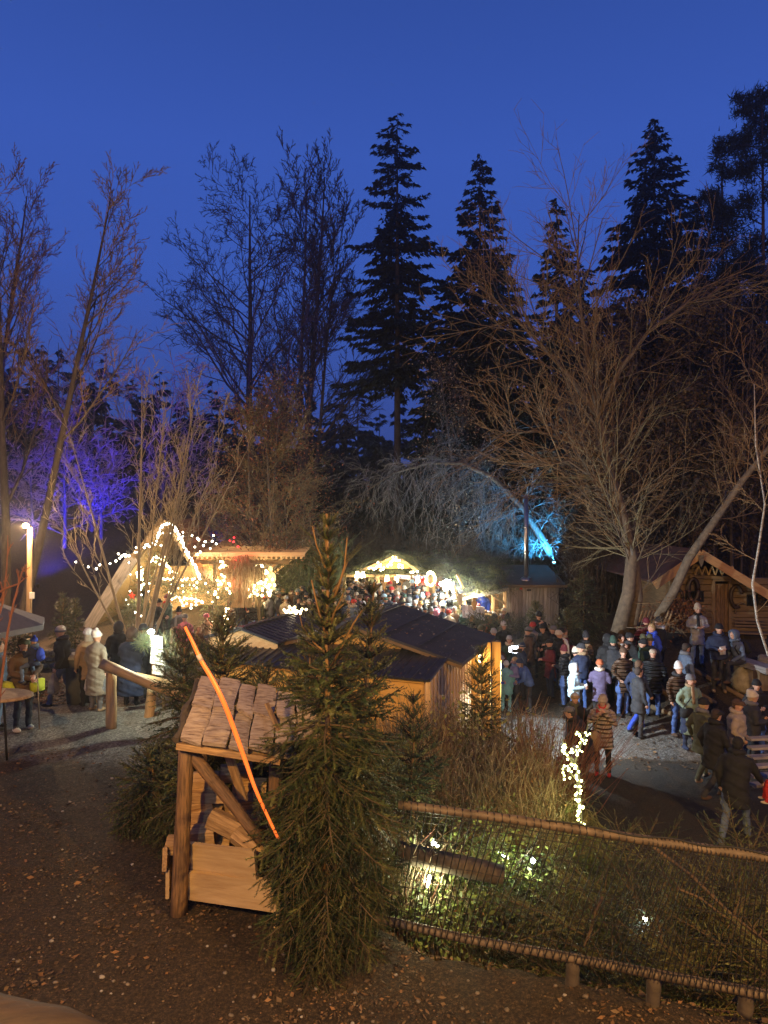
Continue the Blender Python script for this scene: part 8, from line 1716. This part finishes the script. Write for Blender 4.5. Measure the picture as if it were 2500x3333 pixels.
# ---- crowd: (u, v_top, hat kind, hat colour, coat colour, heading, pose, height)
CR = [(785, 1939, 'beanie', 'black', 'black', 110, 'hold', 1.7, 'red scarf'), (778, 1925, 'beanie', 'charcoal', 'black', 20, 'stand', 1.75), (797, 1926, 'hair_short', 'darkbrown', 'black', 10, 'stand', 1.75), (838, 1932, 'tallbeanie', 'lightgrey', 'olive', 30, 'stand', 1.72),
      (858, 1940, 'beanie', 'red', 'white', 60, 'hold', 1.45), (877, 1928, 'hair_short', 'blond', 'grey', 280, 'hold', 1.78), (900, 1888, 'hood', 'ochre', 'ochre', 10, 'stand', 1.65), (893, 1869, 'beanie', 'charcoal', 'black', 20, 'stand', 1.75), (940, 1872, 'hair_short', 'darkbrown', 'black', 5, 'stand', 1.9),
      (922, 1913, 'hair_long', 'gold', 'brown', 20, 'stand', 1.66), (978, 1880, 'beanie', 'white', 'black', 70, 'stand', 1.74), (970, 1903, 'hood', 'lightgrey', 'lightgrey', 20, 'hold', 1.66), (1003, 1897, 'beanie', 'lightgrey', 'charcoal', 180, 'hold', 1.7), (986, 1905, 'hair_short', 'charcoal', 'black', 260, 'hold', 1.78),
      (966, 1919, 'cap', 'slate', 'charcoal', 100, 'hold', 1.68), (950, 1912, 'beanie', 'black', 'brown', 10, 'stand', 1.68), (1022, 1868, 'hair_short', 'black', 'black', 15, 'stand', 1.82), (1052, 1900, 'beanie', 'lightgrey', 'lightgrey', 80, 'stand', 1.66), (1040, 1928, 'hair_short', 'brown', 'navy', 265, 'hold', 1.7),
      (1065, 1862, 'tallbeanie', 'white', 'charcoal', 200, 'stand', 1.72), (1090, 1915, 'hair_short', 'blond', 'slate', 90, 'stand', 1.7), (1114, 1905, 'beanie', 'grey', 'lightgrey', 60, 'hold', 1.7), (1140, 1965, 'beanie', 'beige', 'beige', 10, 'stand', 1.62), (1133, 1858, 'beanie', 'red', 'cream', 190, 'stand', 1.72),
      (1142, 1897, 'hair_short', 'gold', 'charcoal', 90, 'hold', 1.74), (1151, 1892, 'beanie', 'grey', 'black', 30, 'stand', 1.7), (1164, 1893, 'beanie', 'cream', 'black', 110, 'stand', 1.68), (1177, 1899, 'beanie', 'beige', 'charcoal', 60, 'stand', 1.66), (1184, 1880, 'hair_short', 'darkbrown', 'brown', 0, 'stand', 1.78),
      (1207, 1893, 'tallbeanie', 'olive', 'green', 170, 'stand', 1.68), (1192, 1911, 'beanie', 'grey', 'black', 150, 'hold', 1.74), (1216, 1919, 'slouch', 'beige', 'black', 110, 'hold', 1.70), (1222, 1905, 'beanie', 'orange', 'black', 20, 'stand', 1.64), (1233, 1899, 'hood', 'white', 'blue', 170, 'stand', 1.60), (1243, 1925, 'hair_short', 'darkbrown', 'maroon', 45, 'reach', 1.7),
      (1222, 1868, 'hair_short', 'black', 'charcoal', 0, 'stand', 1.85), (1268, 1892, 'beanie', 'red', 'charcoal', 110, 'stand', 1.72), (1285, 1887, 'hair_long', 'brown', 'brown', 60, 'stand', 1.72), (1298, 1896, 'beanie', 'black', 'beige', 20, 'stand', 1.66), (1262, 1920, 'beanie', 'black', 'green', 160, 'hold', 1.7), (1250, 1934, 'beanie', 'lightblue', 'grey', 80, 'stand', 1.6),
      (1292, 1926, 'beanie', 'cream', 'red', 110, 'hold', 1.66), (1316, 1912, 'tallbeanie', 'cream', 'maroon', 95, 'hold', 1.76), (1334, 1914, 'hair_short', 'darkbrown', 'charcoal', 0, 'stand', 1.78), (1359, 1908, 'beanie', 'charcoal', 'olive', 100, 'hold', 1.80), (1367, 1895, 'hair_short', 'gold', 'maroon', 110, 'stand', 1.72), (1374, 1934, 'tallbeanie', 'lightblue', 'black', 60, 'hold', 1.68),
      (1391, 1929, 'beanie', 'red', 'cream', 110, 'stand', 1.66), (1414, 1932, 'beanie', 'charcoal', 'charcoal', 100, 'stand', 1.7), (1438, 1938, 'tallbeanie', 'grey', 'beige', 100, 'stand', 1.68), (1417, 1956, 'hair_long', 'brown', 'pink', 60, 'stand', 1.62), (1463, 1950, 'hood', 'black', 'charcoal', 60, 'stand', 1.68), (1486, 1956, 'hood', 'olive', 'olive', 90, 'hold', 1.70), (1478, 1940, 'beanie', 'cream', 'grey', 30, 'stand', 1.7),
      (1159, 1928, 'beanie', 'beige', 'cream', 60, 'stand', 1.68), (1182, 1958, 'hood', 'white', 'lightgrey', 20, 'stand', 1.62), (1206, 1974, 'beanie', 'black', 'black', 200, 'hold', 1.66), (1262, 1974, 'beanie', 'black', 'maroon', 150, 'hold', 1.66), (1286, 1963, 'hood', 'lightgrey', 'white', 30, 'stand', 1.64), (1384, 1977, 'beanie', 'black', 'charcoal', 190, 'stand', 1.60), (1404, 1981, 'tallbeanie', 'grey', 'grey', 170, 'stand', 1.58),
      (1440, 1971, 'cap', 'black', 'navy', 110, 'hold', 1.72), (1461, 1985, 'beanie', 'red', 'cream', 20, 'stand', 1.66), (1508, 1976, 'beanie', 'black', 'green', 130, 'hold', 1.70), (1557, 1966, 'beanie', 'maroon', 'darkbrown', 20, 'hold', 1.74), (1068, 1948, 'hair_short', 'brown', 'charcoal', 120, 'stand', 1.7), (1098, 1960, 'beanie', 'cream', 'black', 60, 'stand', 1.66), (1025, 1950, 'beanie', 'navy', 'grey', 200, 'stand', 1.68),
      (1590, 2000, 'hair_short', 'gold', 'orange', 60, 'bend', 1.55), (930, 1940, 'beanie', 'lightgrey', 'beige', 30, 'stand', 1.68), (820, 1950, 'beanie', 'navy', 'black', 40, 'stand', 1.66), (752, 1960, 'beanie', 'charcoal', 'brown', 100, 'stand', 1.68), (992, 1945, 'beanie', 'black', 'black', 80, 'stand', 1.72), (1330, 1945, 'hood', 'grey', 'grey', 60, 'stand', 1.66), (1350, 1955, 'beanie', 'lightgrey', 'charcoal', 30, 'stand', 1.64), (1240, 1955, 'beanie', 'slate', 'beige', 60, 'stand', 1.66), (1310, 1955, 'beanie', 'olive', 'black', 100, 'stand', 1.66), (1220, 1950, 'hair_long', 'darkbrown', 'grey', 30, 'stand', 1.66), (1120, 1935, 'hair_long', 'blond', 'charcoal', 30, 'stand', 1.68), (1075, 1895, 'beanie', 'black', 'navy', 40, 'stand', 1.72), (905, 1925, 'beanie', 'grey', 'charcoal', 100, 'stand', 1.68)]
HN = dict(beanie='beanie', tallbeanie='knitted hat', slouch='soft hat', hood='hood', cap='peaked cap')
CN = dict(lightgrey='light grey', darkbrown='dark brown', lightblue='pale blue', slate='grey-blue', gold='light brown')
used_l = set()
rc = random.Random(44)
cols_h = ['black', 'grey', 'charcoal', 'lightgrey', 'white', 'cream', 'beige', 'navy', 'red', 'olive', 'slate', 'maroon', 'brown', 'ochre', 'green', 'lightblue']; cols_c = ['black', 'charcoal', 'navy', 'grey', 'olive', 'brown', 'darkbrown', 'slate', 'maroon', 'black', 'charcoal', 'tan']
cols_u = ['black', 'charcoal', 'navy', 'grey', 'olive', 'brown', 'darkbrown', 'slate', 'maroon', 'tan', 'green', 'beige']
PL = [(c[0], c[1]) for c in CR]
for _ in range(900):
    if len(CR) > 168: break
    if len(CR) < 148: u_, v_ = rc.uniform(745, 1520), rc.uniform(1868, 1990)
    elif len(CR) < 157: u_, v_ = rc.uniform(1530, 1640), rc.uniform(1975, 2060)
    else: u_, v_ = rc.uniform(1780, 2240), rc.uniform(2035, 2120)
    if v_ > 1925 + (u_ - 745) * .10 and u_ < 1500: continue
    if any(abs(u_ - a) < 13 and abs(v_ - b) < 9 for a, b in PL): continue
    PL.append((u_, v_)); CR.append((u_, v_, rc.choice(['beanie', 'beanie', 'beanie', 'tallbeanie', 'hood', 'cap', 'hair_short', 'slouch']), rc.choice(cols_h), rc.choice(cols_c), rc.choice([20, 60, 100, 110, 40, 160, 200, 260, 300]), rc.choice(['stand', 'hold', 'hold', 'pocket']), rc.uniform(1.58, 1.80)))
def anchor(u, v):
    for lim, s_ in ((830, 'by the straw sheaf'), (925, 'by the angel figure'), (1010, 'by the green bush'), (1110, 'by the reed clump'), (1200, 'by the twin lamp'), (1260, 'by the fir gable'), (1330, 'by the white sign'), (1400, 'by the red curtain'), (1480, 'by the floodlight'), (1700, 'by the food counter'), (1900, 'by the dark spruce'), (2060, 'before the willow trunk'), (2600, 'below the alpine hut')):
        if u < lim: return s_
for c_ in CR:
    u_, v_, hk, hcol, ccol, fc, ps, h_ = c_[:8]; hn = CN.get(hcol, hcol); cn = CN.get(ccol, ccol)
    hd = ('long %s hair' % hn if hk == 'hair_long' else 'short %s hair' % hn if hk == 'hair_short' else '%s %s' % (hn, HN[hk]))
    coatn = R.choice(['coat', 'jacket']); dirn = 'facing the viewer' if 135 < fc < 225 else ('seen from behind' if fc <= 35 or fc > 325 else 'in profile')
    lab = 'person with %s and %s %s, %s, %s' % (hd, cn, coatn, dirn, anchor(u_, v_))
    nn_ = 0
    while lab in used_l: ccol = cols_u[(cols_u.index(ccol) + 1) % len(cols_u)] if ccol in cols_u else cols_u[nn_]; nn_ += 1; cn = CN.get(ccol, ccol); lab = 'person with %s and %s %s, %s, %s' % (hd, cn, coatn, dirn, anchor(u_, v_))
    used_l.add(lab)
    if hk.startswith('hair') and hcol not in ('darkbrown', 'brown', 'blond', 'gold', 'greyhair', 'black', 'charcoal'): lab = lab.replace(hn, 'grey'); hcol = 'greyhair'
    head = [(hk, hcol)] if hk != 'tallbeanie' else [(hk, hcol, 'black' if hcol == 'cream' else hcol)]
    if hk == 'tallbeanie': head.append(('pompom', hcol))
    if hk not in ('hood',) and R.random() < .5: head.append(('collar', R.choice(['charcoal', ccol, 'beige', 'black'])))
    if len(c_) > 8: head.append(('scarf', 'red')); lab = 'person in black beanie and red scarf beside the straw sheaf'
    person(lab, at(u_, v_, h_, 26), fc, h_, ps, R.choice(['short', 'mid']), ccol, R.choice(['charcoal', 'navy', 'jeans', 'black']), 'black', head=tuple(head), bulk=R.choice([1.0, 1.15]), puff=R.random() < .3, turn=R.choice([0, 0, 30, -30]), vox=.034 if v_ < 2000 and u_ < 1530 else .026)
# stall keepers
person('stall keeper with fair hair and blue vest behind the bright counter', p(1570, 0, 26.7, .75), 190, 1.74, 'reach', 'short', 'blue', 'navy', 'black', head=(('hair_short', 'blond'),))
person('stall keeper in dark clothes in front of the red curtain', p(1330, 0, 30.4, 1.0), 180, 1.70, 'stand', 'short', 'charcoal', 'black', 'black', head=(('hair_short', 'darkbrown'),))
# ------------------------------------------------------------------ air with light mist
hz_ = MB(); hz_.box((0, 60, 19.5), (190, 150, 42)); hb_ = hz_.build('haze', [bpy.data.materials.new('haze_air')])
hm = hb_.data.materials[0]; hm.use_nodes = True; n, l = hm.node_tree.nodes, hm.node_tree.links
for x in list(n):
    if x.type == 'BSDF_PRINCIPLED': n.remove(x)
pv = n.new('ShaderNodeVolumePrincipled'); pv.inputs['Color'].default_value = (.85, .88, .95, 1); pv.inputs['Density'].default_value = HAZE; pv.inputs['Anisotropy'].default_value = .78
l.new(pv.outputs[0], [x for x in n if x.type == 'OUTPUT_MATERIAL'][0].inputs['Volume'])
tag(hb_, kind='stuff')
# ------------------------------------------------------------------ lamps of the viewing platform behind the viewpoint
lamp('POINT', 'platform_lamp', (-4.2, -1.5, 8.8), 4700, (1, .54, .14), .12)
lamp('POINT', 'platform_lamp', (6.5, -1.0, 7.8), 4600, (1, .56, .16), .12)
lamp('SPOT', 'platform_floodlight', (-2.2, -1.5, 7.6), 420, (.80, .88, 1.0), .10, aim=(-1.4, 7.3, 1.6), size=34, blend=.8)
